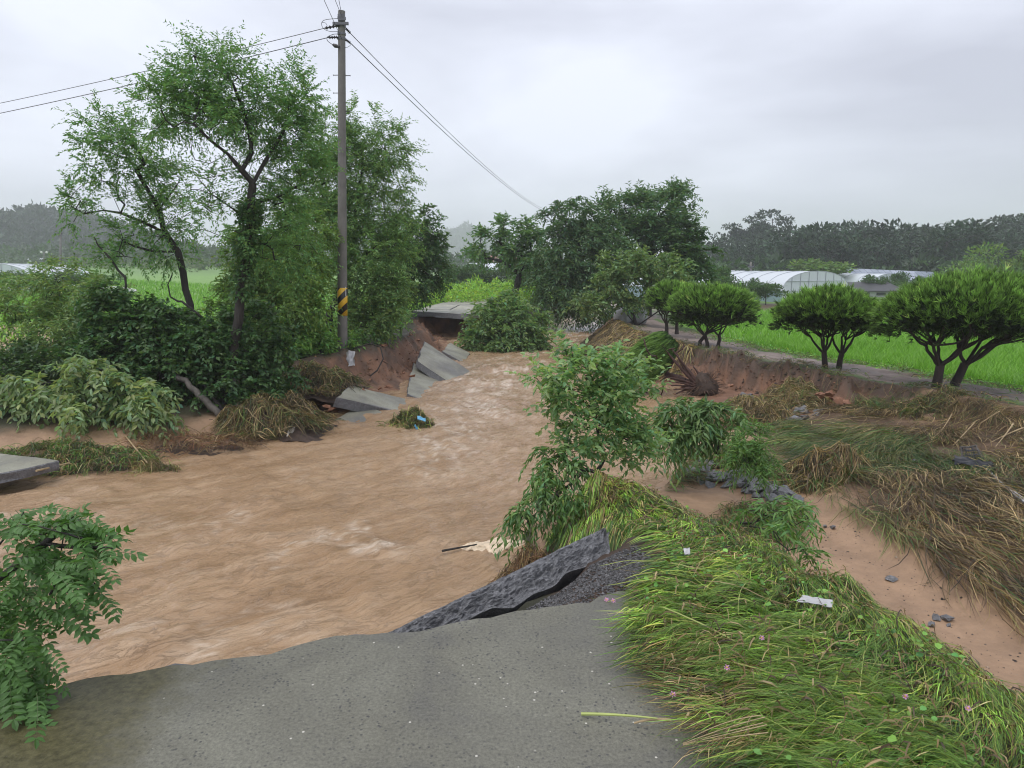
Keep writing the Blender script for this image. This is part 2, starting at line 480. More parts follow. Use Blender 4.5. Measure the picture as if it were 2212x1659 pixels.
def graded(lo, hi, f):
    out = [lo]
    while out[-1] < hi:
        out.append(out[-1] + f(out[-1]))
    return np.array(out)
gx = graded(-118, 138, lambda x: 0.10 + 0.16 * max(0, abs(x - 0.8) - 9.0) ** 0.9)
gy = graded(-5, 99, lambda y: 0.3 if y < 1.2 else 0.06 + 0.006 * max(0, y - 3) + 0.012 * max(0, y - 22))
NX, NY = len(gx), len(gy)
XX, YY = np.meshgrid(gx, gy)
HH = np.full((NY, NX), -1.0)
for f in res[2]:
    a, b, c = dv[list(f)]; za, zb, zc = dz[list(f)]
    x0, x1 = min(a[0], b[0], c[0]), max(a[0], b[0], c[0]); y0, y1 = min(a[1], b[1], c[1]), max(a[1], b[1], c[1])
    i0, i1 = np.searchsorted(gx, [x0, x1]); j0, j1 = np.searchsorted(gy, [y0, y1])
    i1 += 1; j1 += 1
    if i1 <= i0 or j1 <= j0: continue
    px, py = XX[j0:j1, i0:i1], YY[j0:j1, i0:i1]
    den = (b[1] - c[1]) * (a[0] - c[0]) + (c[0] - b[0]) * (a[1] - c[1])
    if abs(den) < 1e-12: continue
    w0 = ((b[1] - c[1]) * (px - c[0]) + (c[0] - b[0]) * (py - c[1])) / den
    w1 = ((c[1] - a[1]) * (px - c[0]) + (a[0] - c[0]) * (py - c[1])) / den
    w2 = 1 - w0 - w1
    ok = (w0 >= -1e-6) & (w1 >= -1e-6) & (w2 >= -1e-6)
    HH[j0:j1, i0:i1][ok] = (w0 * za + w1 * zb + w2 * zc)[ok]
for _ in range(2):
    K = HH.copy()
    K[1:-1, 1:-1] = (HH[1:-1, 1:-1] * 2 + HH[:-2, 1:-1] + HH[2:, 1:-1] + HH[1:-1, :-2] + HH[1:-1, 2:]) / 6
    HH = K
def left_rise(x, y): return 2.3 * sstep(24, 130, y) * sstep(-9, -20, x + .05 * (y - 30))
HH = HH + left_rise(XX, YY)
near = sstep(70, 25, YY)
landm = sstep(-1.5, -1.0, HH)
HH = HH + near * landm * (0.07 * fbm(XX * 1.1, YY * 1.1, 4, 3) + 0.05 * fbm(XX * 4, YY * 4, 3, 9))
gyr = np.gradient(HH, axis=0) / np.gradient(YY, axis=0)
gxr = np.gradient(HH, axis=1) / np.gradient(XX, axis=1)
SLOPE = np.hypot(gxr, gyr)
cutz = 1 + 1.6 * ((YY > 12) & (YY < 21) & (XX > 3) & (XX < 7.5)) + .8 * ((YY > 13) & (YY < 30) & (XX < -1.5) & (XX > -5))
HH = HH + near * cutz * np.clip(SLOPE - 0.2, 0, .8) * (0.26 * fbm(XX * 2.7, YY * 2.7, 4, 21) + .20 * fbm(XX * 7, YY * 7, 3, 23))

def hgt(x, y):
    x = np.asarray(x, float); y = np.asarray(y, float)
    i = np.clip(np.searchsorted(gx, x) - 1, 0, NX - 2); j = np.clip(np.searchsorted(gy, y) - 1, 0, NY - 2)
    fx = np.clip((x - gx[i]) / (gx[i + 1] - gx[i]), 0, 1); fy = np.clip((y - gy[j]) / (gy[j + 1] - gy[j]), 0, 1)
    return (HH[j, i] * (1 - fx) + HH[j, i + 1] * fx) * (1 - fy) + (HH[j + 1, i] * (1 - fx) + HH[j + 1, i + 1] * fx) * fy

def px_of(pl, y):      # x of a bank line at distance y
    p = np.array([q[:2] for q in pl]); o = np.argsort(p[:, 1])
    return np.interp(y, p[o, 1], p[o, 0])

# what the ground is made of, by place
SAND = np.array((0.345, 0.222, 0.138)); CLAY = np.array((0.185, 0.095, 0.054)); SOIL = np.array((0.060, 0.038, 0.026))
MUD = np.array((0.21, 0.165, 0.14)); GREEN = np.array((0.15, 0.29, 0.045)); DARK = np.array((0.035, 0.035, 0.018))
BROWN = np.array((0.11, 0.068, 0.040))
nz = fbm(XX * 0.9, YY * 0.9, 4, 33); nz2 = fbm(XX * 3.1, YY * 3.1, 3, 41)
C = np.broadcast_to(DARK, (NY, NX, 3)).copy()
def paint(mask, col):
    global C
    mask = np.clip(mask, 0, 1)[..., None]
    C = C * (1 - mask) + np.asarray(col) * mask
xr = px_of(RTO, YY); xp = px_of(PED, YY); xl = np.interp(YY, [p[1] for p in LTO], [p[0] for p in LTO])
left = XX < np.interp(YY, [p[1] for p in RSH], [p[0] for p in RSH]) - 0.3
left = left & (YY > 6)
paint(((left) & (YY > 19) & (XX < -9)) * 1.0, GREEN)
paint(left * (XX > -26) * (YY < 34) * sstep(-.70, -.86, HH + .1 * nz), SAND)
cut = left & (XX > -6.0) & (YY > 12.5) & (YY < 33)
paint(cut * sstep(.22, .45, SLOPE + .3 * nz) * sstep(-.22, -.34, HH), CLAY * 1.05)
paint(cut * sstep(.22, .45, SLOPE) * sstep(0.0, .3, nz2 + .4 * sstep(-.5, -.25, HH)) * 0.75, SOIL * 1.2)
right = ~left & (XX > 0.2)
paint(right * 1.0, SOIL)
mound = right & (XX < 3.2) & (YY < 8)
sl = right & ~mound & (XX < xr + .2) & (YY < 30)
paint(sl * 1.0, BROWN * (1 - .0))
paint(sl * sstep(0.05, .35, nz) * .7, SAND * .7)
paint(right * sstep(-.80, -.90, HH + .06 * nz2) * (YY < 13.5), SAND)
paint((right & (YY > 12) & (YY < 22) & (XX < xr + .2)) * sstep(-.36, -.5, HH + .08 * nz), CLAY)
paint((right & (YY > 12) & (YY < 22) & (XX < xr + .5)) * sstep(-.62, -.46, HH + .25 * nz) * .9, SOIL)
paint((right & (YY > 12) & (YY < 22) & (XX < xr + .5) & (HH > -.95)) * sstep(.0, .25, nz2) * .6, SOIL * 1.3)
paint((right & (YY > 22)) * 1.0, BROWN)
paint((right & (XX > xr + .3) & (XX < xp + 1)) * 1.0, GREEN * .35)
paint((right & (XX < xp + 1)) * sstep(.45, .75, XX - xr) * sstep(-.1, -.45, XX - xp + .5 * nz), MUD)
paint((right & (XX > xr + .4) & (XX < xp + 1)) * sstep(.05, .3, nz + .3 * nz2) * .7, SOIL * 1.5)
paint((right & (XX > xp - .7) & (XX < xp + 1)) * sstep(-.1, .2, nz2), GREEN * .5)
paint((XX > xp + .3) & (YY > -10), GREEN * .9)
paint((XX > xp + .3) & (XX > 8 + .10 * YY) & (YY > 43) & (YY < 60), BROWN * .9)
paint((XX > xp + .3) & (YY > 52), GREEN * .7)
ii = np.arange(NY - 1)[:, None] * NX + np.arange(NX - 1)[None]
FQ = np.stack([ii, ii + 1, ii + NX + 1, ii + NX], -1).reshape(-1, 4)
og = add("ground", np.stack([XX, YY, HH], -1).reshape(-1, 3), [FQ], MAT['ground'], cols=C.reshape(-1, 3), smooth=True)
tag(og, "eroded river banks of red soil and sand with fields behind", kind="structure")

# far ground out to the horizon
fr = np.concatenate([np.linspace(60, 200, 15), np.linspace(230, 900, 20), np.array([1100, 1500, 2200, 3500, 5000])])
fa = np.linspace(0, 2 * np.pi, 120, endpoint=False)
FA, FR = np.meshgrid(fa, fr)
fx_, fy_ = FR * np.sin(FA), FR * np.cos(FA)
def far_h(x, y):
    r = np.hypot(x, y)
    return -1.12 + left_rise(x, y) + 5.0 * sstep(95, 420, r) * sstep(0, 60, y) + 1.2 * sstep(110, 300, r) * fbm(x / 90, y / 90, 3, 5)
fz_ = far_h(fx_, fy_)
ring = np.arange(len(fr) - 1)[:, None] * 120; k = np.arange(120)[None]
FF = np.stack([ring + k, ring + (k + 1) % 120, ring + 120 + (k + 1) % 120, ring + 120 + k], -1).reshape(-1, 4)
terr = sstep(-.1, .1, np.sin(FR / 9.0)) * .25 + .75
fc = (np.array((0.13, 0.25, 0.045)) * (0.75 + 0.5 * vnoise(fx_ / 40, fy_ / 25, 8))[..., None]).reshape(-1, 3)
Vf = np.stack([fx_, fy_, fz_], -1).reshape(-1, 3)
inner = np.array([[0, 0, -1.4]])
of = add("field", np.concatenate([Vf, inner]), [FF, np.array([((q + 1) % 120, q, len(Vf)) for q in range(120)])], MAT['ground'], cols=np.concatenate([fc, [[.08, .15, .03]]]), smooth=True)
tag(of, "flat farmland stretching to the hills", kind="structure")

# ------------------------------------------------------------------ water
wx = graded(-26, 9.5, lambda x: 0.058 + 0.04 * max(0, abs(x + 1.5) - 6))
wy = graded(1.6, 82, lambda y: 0.052 + 0.005 * max(0, y - 4) + 0.012 * max(0, y - 24))
WX, WY = np.meshgrid(wx, wy)
# the flow bends from far-right towards near-left
flow = np.interp(wy, [2, 6, 10, 16, 24, 40], [math.radians(205), math.radians(215), math.radians(242), math.radians(262), math.radians(258), math.radians(240)])
FLX, FLY = np.cos(flow)[:, None], np.sin(flow)[:, None]
al = WX * FLX + WY * FLY
ac = -WX * FLY + WY * FLX
wz = 0.030 * fbm(al * 0.7, ac * 1.5, 3, 51) + 0.026 * fbm(al * 2.2 + ac * .5, ac * 3.4, 3, 57) + 0.012 * fbm(al * 8, ac * 9, 2, 63)
def ridged(x, y, s): return 1 - 2 * np.abs(vnoise(x, y, s) - .5)
wrp = .5 * fbm(al * 1.3, ac * 1.3, 3, 66)
wz = wz + 0.026 * ridged(al * 2.6 + wrp * 2, ac * 5.5 + wrp * 3, 68) ** 2 + 0.013 * ridged(al * 6 + wrp * 3, ac * 11, 69) ** 2
rid = 1 - 2 * np.abs(vnoise(al * 1.15 + .6 * fbm(al, ac, 2, 4), ac * 2.1, 71) - .5)
wz = wz + 0.034 * sstep(.62, 1.0, rid) * sstep(.35, .75, vnoise(al * .35, ac * .5, 77))
for (u, v, r, hgt_) in ((545, 1095, .5, .05), (650, 1190, .6, .025), (560, 1260, .6, .02), (1040, 830, .8, .05), (1090, 800, 1.0, .06), (330, 1400, .4, .05), (450, 1165, .5, .04)):
    c = G(u, v, WATER)
    d = np.hypot(WX - c[0], (WY - c[1]) * 1.5)
    wz = wz + hgt_ * np.exp(-(d / r) ** 2) * (1 + 2.5 * fbm(WX * 5, WY * 5, 3, 81))
rap = sstep(25, 31, WY) 
wz = wz + rap * 0.05 * fbm(WX * 1.6, WY * .9, 4, 91)
# turbulence: where the current breaks, foam collects on the crests
turb = np.zeros_like(WX)
for (u0, v0, u1, v1, rr, k_) in ((1120, 775, 1060, 830, 1.2, 1.0), (1060, 830, 1000, 900, 1.0, .9), (1000, 900, 900, 1010, .8, .5), (640, 1190, 760, 1150, .22, .6), (540, 1290, 660, 1190, .22, .6), (700, 1210, 820, 1190, .2, .5), (240, 1405, 420, 1395, .25, .7), (460, 1140, 560, 1100, .3, .5), (1240, 735, 1190, 760, 1.6, 1.2), (1000, 940, 960, 980, .5, .7)):
    p_, q_ = G(u0, v0, WATER), G(u1, v1, WATER); dv_ = q_ - p_; t_ = np.clip(((WX - p_[0]) * dv_[0] + (WY - p_[1]) * dv_[1]) / max(1e-6, dv_[0] ** 2 + dv_[1] ** 2), 0, 1)
    turb = np.maximum(turb, k_ * np.exp(-(np.hypot(WX - p_[0] - t_ * dv_[0], WY - p_[1] - t_ * dv_[1]) / rr) ** 2))
turb = np.maximum(turb, rap * 1.0)
wz = wz + turb * (.05 * fbm(al * 3, ac * 4, 3, 83) + .03 * ridged(al * 4 + wrp * 3, ac * 7, 84))
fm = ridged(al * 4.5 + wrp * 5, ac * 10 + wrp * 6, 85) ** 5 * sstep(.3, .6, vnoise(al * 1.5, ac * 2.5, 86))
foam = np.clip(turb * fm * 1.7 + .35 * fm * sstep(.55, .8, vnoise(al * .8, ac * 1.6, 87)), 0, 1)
Ni, Nj = len(wx), len(wy)
ii = np.arange(Nj - 1)[:, None] * Ni + np.arange(Ni - 1)[None]
FW = np.stack([ii, ii + 1, ii + Ni + 1, ii + Ni], -1).reshape(-1, 4)

m, nt, b, out = nmat("muddy_water")
v = geo_pos(nt, (1, 1, 1), (0, 0, math.radians(-38)))
sv = nt.nodes.new("ShaderNodeMapping"); sv.inputs['Scale'].default_value = (0.45, 1.5, 1)
nt.links.new(v, sv.inputs['Vector'])
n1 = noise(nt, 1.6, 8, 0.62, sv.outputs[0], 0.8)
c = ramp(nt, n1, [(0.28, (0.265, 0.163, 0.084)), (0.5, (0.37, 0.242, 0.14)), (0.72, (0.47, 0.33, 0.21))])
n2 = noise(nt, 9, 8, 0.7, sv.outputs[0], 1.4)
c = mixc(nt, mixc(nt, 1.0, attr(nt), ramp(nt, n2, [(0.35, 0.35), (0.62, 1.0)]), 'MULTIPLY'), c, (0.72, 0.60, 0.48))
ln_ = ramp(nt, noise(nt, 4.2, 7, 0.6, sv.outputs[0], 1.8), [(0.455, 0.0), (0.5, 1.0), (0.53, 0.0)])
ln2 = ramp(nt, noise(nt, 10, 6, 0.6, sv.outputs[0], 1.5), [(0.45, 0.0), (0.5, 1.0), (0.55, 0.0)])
c = mixc(nt, mixc(nt, 1.0, ln_, (.15, .15, .15), 'MULTIPLY'), c, (0.52, 0.37, 0.24))  # pale streak lines painted into the colour imitate sky sheen on ripples
c = mixc(nt, mixc(nt, 1.0, ln2, (.075, .075, .075), 'MULTIPLY'), c, (0.20, 0.115, 0.055))  # dark lines painted into the colour imitate shading between ripples
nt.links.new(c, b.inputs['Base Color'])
b.inputs['Roughness'].default_value = 0.05
b.inputs['IOR'].default_value = 1.36
hb = mixc(nt, 0.30, mixc(nt, 0.45, noise(nt, 9, 5, 0.6, sv.outputs[0], 0.6), n2), noise(nt, 34, 4, 0.6, sv.outputs[0], 0.5))
hb = mixc(nt, 0.10, hb, ln_)
bump(nt, b, hb, 1.0, 0.05)
MAT['water'] = m
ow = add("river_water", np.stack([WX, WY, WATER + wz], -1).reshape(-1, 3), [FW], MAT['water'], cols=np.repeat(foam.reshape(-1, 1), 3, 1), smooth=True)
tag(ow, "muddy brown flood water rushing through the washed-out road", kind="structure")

# ------------------------------------------------------------------ concrete plates
def jag(pl, amp, step, seed, closed=True, keep=None):
    """densify a 2D outline and roughen it; keep = set of edge indices left straight"""
    r = np.random.default_rng(seed)
    out = []
    n = len(pl)
    for i in range(n):
        a = np.array(pl[i], float); b_ = np.array(pl[(i + 1) % n], float)
        d = b_ - a; ln = np.linalg.norm(d); k = max(1, int(ln / step))
        nn = np.array((-d[1], d[0])) / max(ln, 1e-6)
        for q in range(k):
            p = a + d * q / k
            if not (keep and i in keep) and q > 0:
                p = p + nn * amp * (vnoise(q * step * 2.1, i * 3.7, seed) - .5 + 0.7 * (r.random() - .5))
            out.append(p)
    return np.array(out)

def plate_vf(outl, org, ex, ey, ez, th, rough, seed, layers=4):
    """flat slab: outline in (ex,ey), top at org, thickness along -ez; broken rough sides"""
    r = np.random.default_rng(seed)
    n = len(outl)
    cen = outl.mean(0)
    rings = []
    dirn = outl - cen
    dirn = dirn / np.maximum(np.linalg.norm(dirn, axis=1, keepdims=True), 1e-6)
    for L_ in range(layers + 1):
        t = L_ / layers
        off = rough * ((vnoise(np.arange(n) * .6, np.full(n, t * 3.1), seed) - .6) * 1.6) * (0 if L_ == 0 else 1) - (0.012 if L_ == 0 else 0)
        p2 = outl + dirn * np.asarray(off).reshape(-1, 1)
        zz = -th * t + (0 if L_ == 0 else 0.25 * rough * (r.random(n) - .5))
        if L_ == 1: zz = np.full(n, -0.014)
        rings.append(org + p2[:, :1] * ex + p2[:, 1:] * ey + np.reshape(zz * np.ones(n), (-1, 1)) * ez)
    V = np.concatenate(rings)
    i = np.arange(layers)[:, None] * n; j = np.arange(n)[None]
    F = np.stack([i + j, i + n + j, i + n + (j + 1) % n, i + (j + 1) % n], -1).reshape(-1, 4)
    return V, F, np.arange(n), np.arange(layers * n, layers * n + n)[::-1]

def plate(name, outl, org, ex, ey, th, mt, ms, rough=0.03, seed=1, parent=None, base=None, amp=0.03, step=0.12, keep=None):
    ex = nrm(np.asarray(ex, float)); ey = np.asarray(ey, float)
    ez = nrm(np.cross(ex, ey)); ey = np.cross(ez, ex)
    ol = jag(outl, amp, step, seed, keep=keep)
    V, F, top, bot = plate_vf(ol, np.asarray(org, float), ex, ey, ez, th, rough, seed)
    me = bpy.data.meshes.new(name)
    bs = np.asarray(base if base is not None else org, float)
    faces = [tuple(int(q) for q in top)] + [tuple(int(q) for q in f) for f in F] + [tuple(int(q) for q in bot)]
    me.from_pydata([tuple(p) for p in (V - bs)], [], faces)
    me.materials.append(mt); me.materials.append(ms)
    idx = np.ones(len(faces), np.int32); idx[0] = 0
    me.polygons.foreach_set("material_index", idx)
    me.update()
    o = link(name, me, parent, (0, 0, 0) if parent is not None else tuple(bs))
    return o

# near stump of the road
ROAD = [(-2.9, -4), (1.0, -4), (0.98, 2.2), (0.92, 3.0), (0.80, 3.52), (0.62, 3.66), (0.42, 3.50), (0.1, 3.42), (-.25, 3.30), (-.45, 3.20), (-.69, 3.17), (-.85, 3.16), (-1.05, 3.05), (-1.28, 2.96), (-1.6, 2.87), (-1.85, 2.80), (-1.98, 2.62), (-2.08, 2.3), (-2.3, 1.4), (-2.6, 0)]
orr = plate("road", ROAD, (0, 0, 0), (1, 0, 0), (0, 1, 0), 0.22, MAT['concrete'], MAT['broken'], 0.05, 3, None, (0, 0, 0), 0.05, 0.07, keep={0, 1, 2, 18, 19})
tag(orr, "grey speckled concrete farm road ending at a broken edge", kind="structure")

# slab piece tipped into the water just past the road edge
B_ = np.array((.62, 4.48, .04)); A_ = np.array((-1.05, 3.42, -.34))
e = nrm(A_ - B_); wv = np.array((0.02, -.30, -.20)); wv = nrm(wv - e * np.dot(wv, e))
dn = np.cross(e, wv); dn = dn if dn[2] < 0 else -dn
# body runs forward and down from the fractured face
bl = np.linalg.norm(A_ - B_)
r_ = np.random.default_rng(5)
nu, nw = 130, 30
gU, gW = np.meshgrid(np.linspace(0, 1, nu), np.linspace(0, 1, nw), indexing='ij')
def slabpt(U, W, D):
    wid = 0.205 - 0.07 * vnoise(U * 14, U * 0 + 3, 4) - .10 * sstep(.05, 0, U)
    bumpy = (0.05 * fbm(U * 26, W * 6, 4, 11) + .022 * fbm(U * 110, W * 22, 3, 12)) * (D < .01) * np.sin(np.pi * np.clip(W, 0.02, .98)) ** .5
    return B_ + (U * bl)[..., None] * e + (W * wid)[..., None] * wv + (D * 1.0 - bumpy)[..., None] * dn
front = slabpt(gU, gW, gU * 0); back = slabpt(gU, gW, gU * 0 + .95)
Vn = np.concatenate([front.reshape(-1, 3), back.reshape(-1, 3)])
ij = np.arange(nu - 1)[:, None] * nw + np.arange(nw - 1)[None]
f1 = np.stack([ij, ij + nw, ij + nw + 1, ij + 1], -1).reshape(-1, 4); n_ = nu * nw
def strip(idx): return np.array([(idx[q], idx[q + 1], idx[q + 1] + n_, idx[q] + n_) for q in range(len(idx) - 1)])
i0 = [q * nw for q in range(nu)]; i1 = [q * nw + nw - 1 for q in range(nu)]; i2 = list(range(nw)); i3 = [(nu - 1) * nw + q for q in range(nw)]
os_ = add("broken_slab", Vn, [np.concatenate([f1, f1[:, ::-1] + n_, strip(i0), strip(i1)[:, ::-1], strip(i2)[:, ::-1], strip(i3)])], MAT['broken'], base=B_)
tag(os_, "dark rough-faced piece of road slab tipped into the water beside the road edge", "slab")

def slab_uv(name, label, p1, p2, p4, th, seed, mt=None, p3=None, rough=.03, group=None, amp=.045):
    """p1,p2,p4: corners in space (p4->p3 parallel to p1->p2)"""
    p1, p2, p4 = map(np.asarray, (p1, p2, p4))
    ex = nrm(p2 - p1); n = nrm(np.cross(p2 - p1, p4 - p1))
    if n[2] < 0: n = -n
    ey = np.cross(n, ex)
    q = lambda p: (float(np.dot(p - p1, ex)), float(np.dot(p - p1, ey)))
    if p3 is None: p3 = p2 + p4 - p1
    ol = [q(p1), q(p2), q(np.asarray(p3)), q(p4)]
    ar = sum(ol[i][0] * ol[(i + 1) % 4][1] - ol[(i + 1) % 4][0] * ol[i][1] for i in range(4))
    if ar < 0: ol = ol[::-1]
    o = plate(name, ol, p1, ex, ey, th, mt or MAT['concrete_slab'], MAT['broken'], rough, seed, None, p1, amp, 0.22)
    return tag(o, label, "slab", group)

GR = "road slabs fallen into the flood"
slab_uv("fallen_slab", "largest fallen road slab leaning steeply from the red bank into the water", G(917, 737, -.30), G(1027, 809, -1.14), G(902, 780, -.62), .17, 11, group=GR)
slab_uv("fallen_slab", "fallen road slab lying just below the steeply leaning one", G(893, 784, -.80), G(976, 816, -1.14), G(880, 850, -1.0), .17, 12, group=GR)
slab_uv("fallen_slab", "smallest fallen slab farthest back beneath the undercut road end", G(972, 740, -.78), G(1016, 763, -1.05), G(955, 758, -.84), .17, 13, group=GR)
slab_uv("fallen_slab", "long flat road slab with moss on the bank below the utility pole", G(758, 832, -.62), G(884, 863, -1.08), G(727, 858, -.66), .2, 14, group=GR)
slab_uv("fallen_slab", "half-sunk road slab beside the grass clump in the river", G(782, 872, -.93), G(846, 899, -1.10), G(690, 926, -1.13), .2, 15, group=GR)
slab_uv("fallen_slab", "slab end jutting from the far bank at the frame's left edge", G(-330, 935, -.75), G(-330, 1085, -.80), G(128, 995, -.78), .13, 16, p3=G(60, 1012, -.79), group=GR)

# far end of the road, undercut and hanging over the hollow
dk = [G(886, 671, 0), G(1004, 677.5, 0), G(1034, 666, 0), G(1024, 658, 0)]
DZ = -0.02
deck_out = [(dk[0][0], dk[0][1]), (dk[1][0], dk[1][1]), (dk[1][0] + .55, dk[1][1] + 1.9), (dk[1][0] + .75, 31.5), (-0.9, 36), (0.2, 42), (-3.2, 42), (-3.9, 36), (-4.3, 32)]
parent_deck = thing("far_road", "undercut road end hanging over a dark hollow beyond the river", "road", (-3, 27, 0))
parent_deck["kind"] = "structure"; del parent_deck["category"]
jt = [27.0, 31.2, 35.5, 42.2]
dl = lambda y: np.interp(y, [27.6, 32, 36, 42], [-3.98, -4.25, -3.9, -3.2]); dr = lambda y: np.interp(y, [26.8, 28.8, 31.5, 36, 42], [-1.86, -1.35, -1.15, -.9, .2])
ol1 = [(dk[0][0], dk[0][1]), (dk[1][0], dk[1][1]), (-1.35, 28.8), (-1.15, 31.15), (-2.75, 31.3), (-4.25, 31.15)]
ol2 = [(-4.25, 31.21), (-2.78, 31.36), (-2.65, 35.5), (-3.95, 35.5)]
ol3 = [(-2.74, 31.36), (-1.15, 31.21), (-.95, 35.5), (-2.61, 35.5)]
ol4 = [(-3.95, 35.56), (-.95, 35.56), (.2, 42), (-3.2, 42)]
for i, ol in enumerate((ol1, ol2, ol3, ol4)):
    plate("panel", ol, (0, 0, DZ + .012 * (i % 2)), (1, 0, 0), (0, 1, 0), .2, MAT['concrete_far'], MAT['broken'], .06, 30 + i, parent_deck, (-3, 27, 0), .05, .2)

# ------------------------------------------------------------------ utility pole with its hardware
MAT['pole'] = m_plain("pole_concrete", (0.155, 0.145, 0.135), 0.6, 0.18, 4.0, 0, 0.15)
MAT['steel'] = m_plain("galvanised_steel", (0.14, 0.14, 0.15), 0.45, 0.25, 20, 0.6)
MAT['porcelain'] = m_plain("dark_insulator", (0.05, 0.045, 0.05), 0.35, 0.2, 20)
MAT['wire'] = m_plain("black_wire", (0.035, 0.035, 0.04), 0.5, 0.2, 10)
m, nt, b, out = nmat("hazard_stripes")
s = nt.nodes.new("ShaderNodeSeparateXYZ"); nt.links.new(coords(nt, 'Object'), s.inputs[0])
k = nt.nodes.new("ShaderNodeMath"); k.operation = 'MULTIPLY_ADD'; nt.links.new(s.outputs['X'], k.inputs[0]); k.inputs[1].default_value = -1.0; nt.links.new(s.outputs['Z'], k.inputs[2])
k2 = nt.nodes.new("ShaderNodeMath"); k2.operation = 'MULTIPLY_ADD'; nt.links.new(k.outputs[0], k2.inputs[0]); k2.inputs[1].default_value = 1 / 0.325; k2.inputs[2].default_value = 100.43
k3 = nt.nodes.new("ShaderNodeMath"); k3.operation = 'FRACT'; nt.links.new(k2.outputs[0], k3.inputs[0])
c = ramp(nt, k3.outputs[0], [(0.0, (0.72, 0.42, 0.02)), (0.49, (0.72, 0.42, 0.02)), (0.5, (0.012, 0.012, 0.012)), (0.99, (0.012, 0.012, 0.012))])
c = mixc(nt, 1.0, c, ramp(nt, noise(nt, 25, 5, .6, coords(nt, 'Object')), [(.3, .82), (.7, 1.1)]), 'MULTIPLY')
nt.links.new(c, b.inputs['Base Color']); b.inputs['Roughness'].default_value = 0.4
MAT['hazard'] = m
PY = 17.2
pb = A(740, 757, PY); pt = A(738, 24, PY)
pb0 = pb - (pt - pb) * .06
pole = thing("utility_pole", "concrete utility pole with yellow and black stripes on the left bank", "pole", pb)
pdir = nrm(pt - pb); PH = np.linalg.norm(pt - pb)
pax = lambda t: pb + (pt - pb) * t
prad = lambda t: 0.122 - 0.042 * t
ts = np.linspace(-.06, 1, 14)
V, Fs = tube_vf(np.array([pax(t) for t in ts]), np.array([prad(t) for t in ts]), 24)
add("shaft", V, Fs, MAT['pole'], pole, pb, smooth=False)
t0 = (757 - 676) / (757 - 24); t1 = (757 - 613) / (757 - 24)
# sleeve, origin at its own centre so the print follows it
mid = pax((t0 + t1) / 2)
V, Fs = tube_vf(np.array([pax(t0), pax((t0 + t1) / 2), pax(t1)]), np.array([prad(t0) + .006, prad((t0 + t1) / 2) + .006, prad(t1) + .006]), 32)
me = mesh_np("stripe_sleeve", V - mid, Fs, None, True, [MAT['hazard']])
sl_ = link("stripe_sleeve", me, pole, tuple(mid - pb)); sl_["label"] = "yellow and black diagonal hazard stripes"
V, Fs = box_vf(pax((757 - 645) / 733) + np.array((prad(.2) * .93, -.05, .25)), .012, .05, .22)
add("tag_strip", V, Fs, m_plain("white_tag", (.75, .75, .75), .4, .1), pole, pb)
X, Yv, Z = np.array((1., 0, 0)), np.array((0, 1., 0)), np.array((0, 0, 1.))
def T_(v): return (757 - v) / 733.0
for v in (38, 54, 70, 80):
    V, Fs = tube_vf(np.array([pax(T_(v + 2.2)), pax(T_(v - 2.2))]), prad(.95) + .014, 16)
    add("band", V, Fs, MAT['steel'], pole, pb)
V, Fs = box_vf(pax(T_(52)) + np.array((0.0, -.10, 0)), .36, .05, .06); add("bracket", V, Fs, MAT['steel'], pole, pb)
V, Fs = box_vf(pax(T_(40)) + np.array((0.02, -.10, 0)), .16, .06, .14); add("bracket", V, Fs, MAT['steel'], pole, pb)
def insulator(p, q):
    p, q = np.asarray(p), np.asarray(q); n = 13
    P = p + (q - p) * np.linspace(0, 1, n)[:, None]
    R = np.where(np.arange(n) % 3 == 1, .042, .018); R[0] = R[-1] = .012
    V, Fs = tube_vf(P, R, 10); add("insulator", V, Fs, MAT['porcelain'], pole, pb)
il1, il2 = A(701, 61, PY - .1), A(709, 81, PY - .1)
ir1, ir2 = A(757, 72, PY + .1), A(757, 93, PY + .1)
insulator(pax(T_(55)) + np.array((-.08, -.05, 0)), il1); insulator(pax(T_(78)) + np.array((-.08, -.05, 0)), il2)
insulator(pax(T_(57)) + np.array((.08, .05, 0)), ir1); insulator(pax(T_(80)) + np.array((.08, .05, 0)), ir2)
V, Fs = tube_vf(np.array([A(719, 96, PY - .1), A(724, 99, PY - .1), A(733, 101, PY - .1)]), np.array([.025, .045, .03]), 10); add("connector", V, Fs, MAT['porcelain'], pole, pb)
for v, sgn in ((154, -1), (155, 1), (191, -1), (229, 1), (268, -1), (305, 1)):
    p = pax(T_(v)); V, Fs = tube_vf(np.array([p, p + X * sgn * .19, p + X * sgn * .2]), np.array([.009, .009, .02]), 6); add("step_bolt", V, Fs, MAT['steel'], pole, pb)
def loop(pts_, r=.006):
    P = np.array([A(u, v, PY - .12) for u, v in pts_])
    t = np.linspace(0, 1, len(P)); tt = np.linspace(0, 1, 24)
    # smooth through the points
    Q = np.stack([np.interp(tt, t, P[:, k]) for k in range(3)], 1)
    for _ in range(3): Q[1:-1] = (Q[:-2] + 2 * Q[1:-1] + Q[2:]) / 4
    V, Fs = tube_vf(Q, r, 5); add("jumper_wire", V, Fs, MAT['wire'], pole, pb)
loop([(731, 40), (712, 41), (700, 43), (694, 48), (695, 58), (703, 66), (718, 69), (731, 68)])
loop([(707, 56), (704, 50), (698, 48), (694, 50)], .005)
loop([(735, 74), (722, 73), (712, 77), (706, 80), (706, 88), (716, 95), (721, 98)], .007)
loop([(756, 93), (757, 98), (751, 102), (744, 103)], .005)

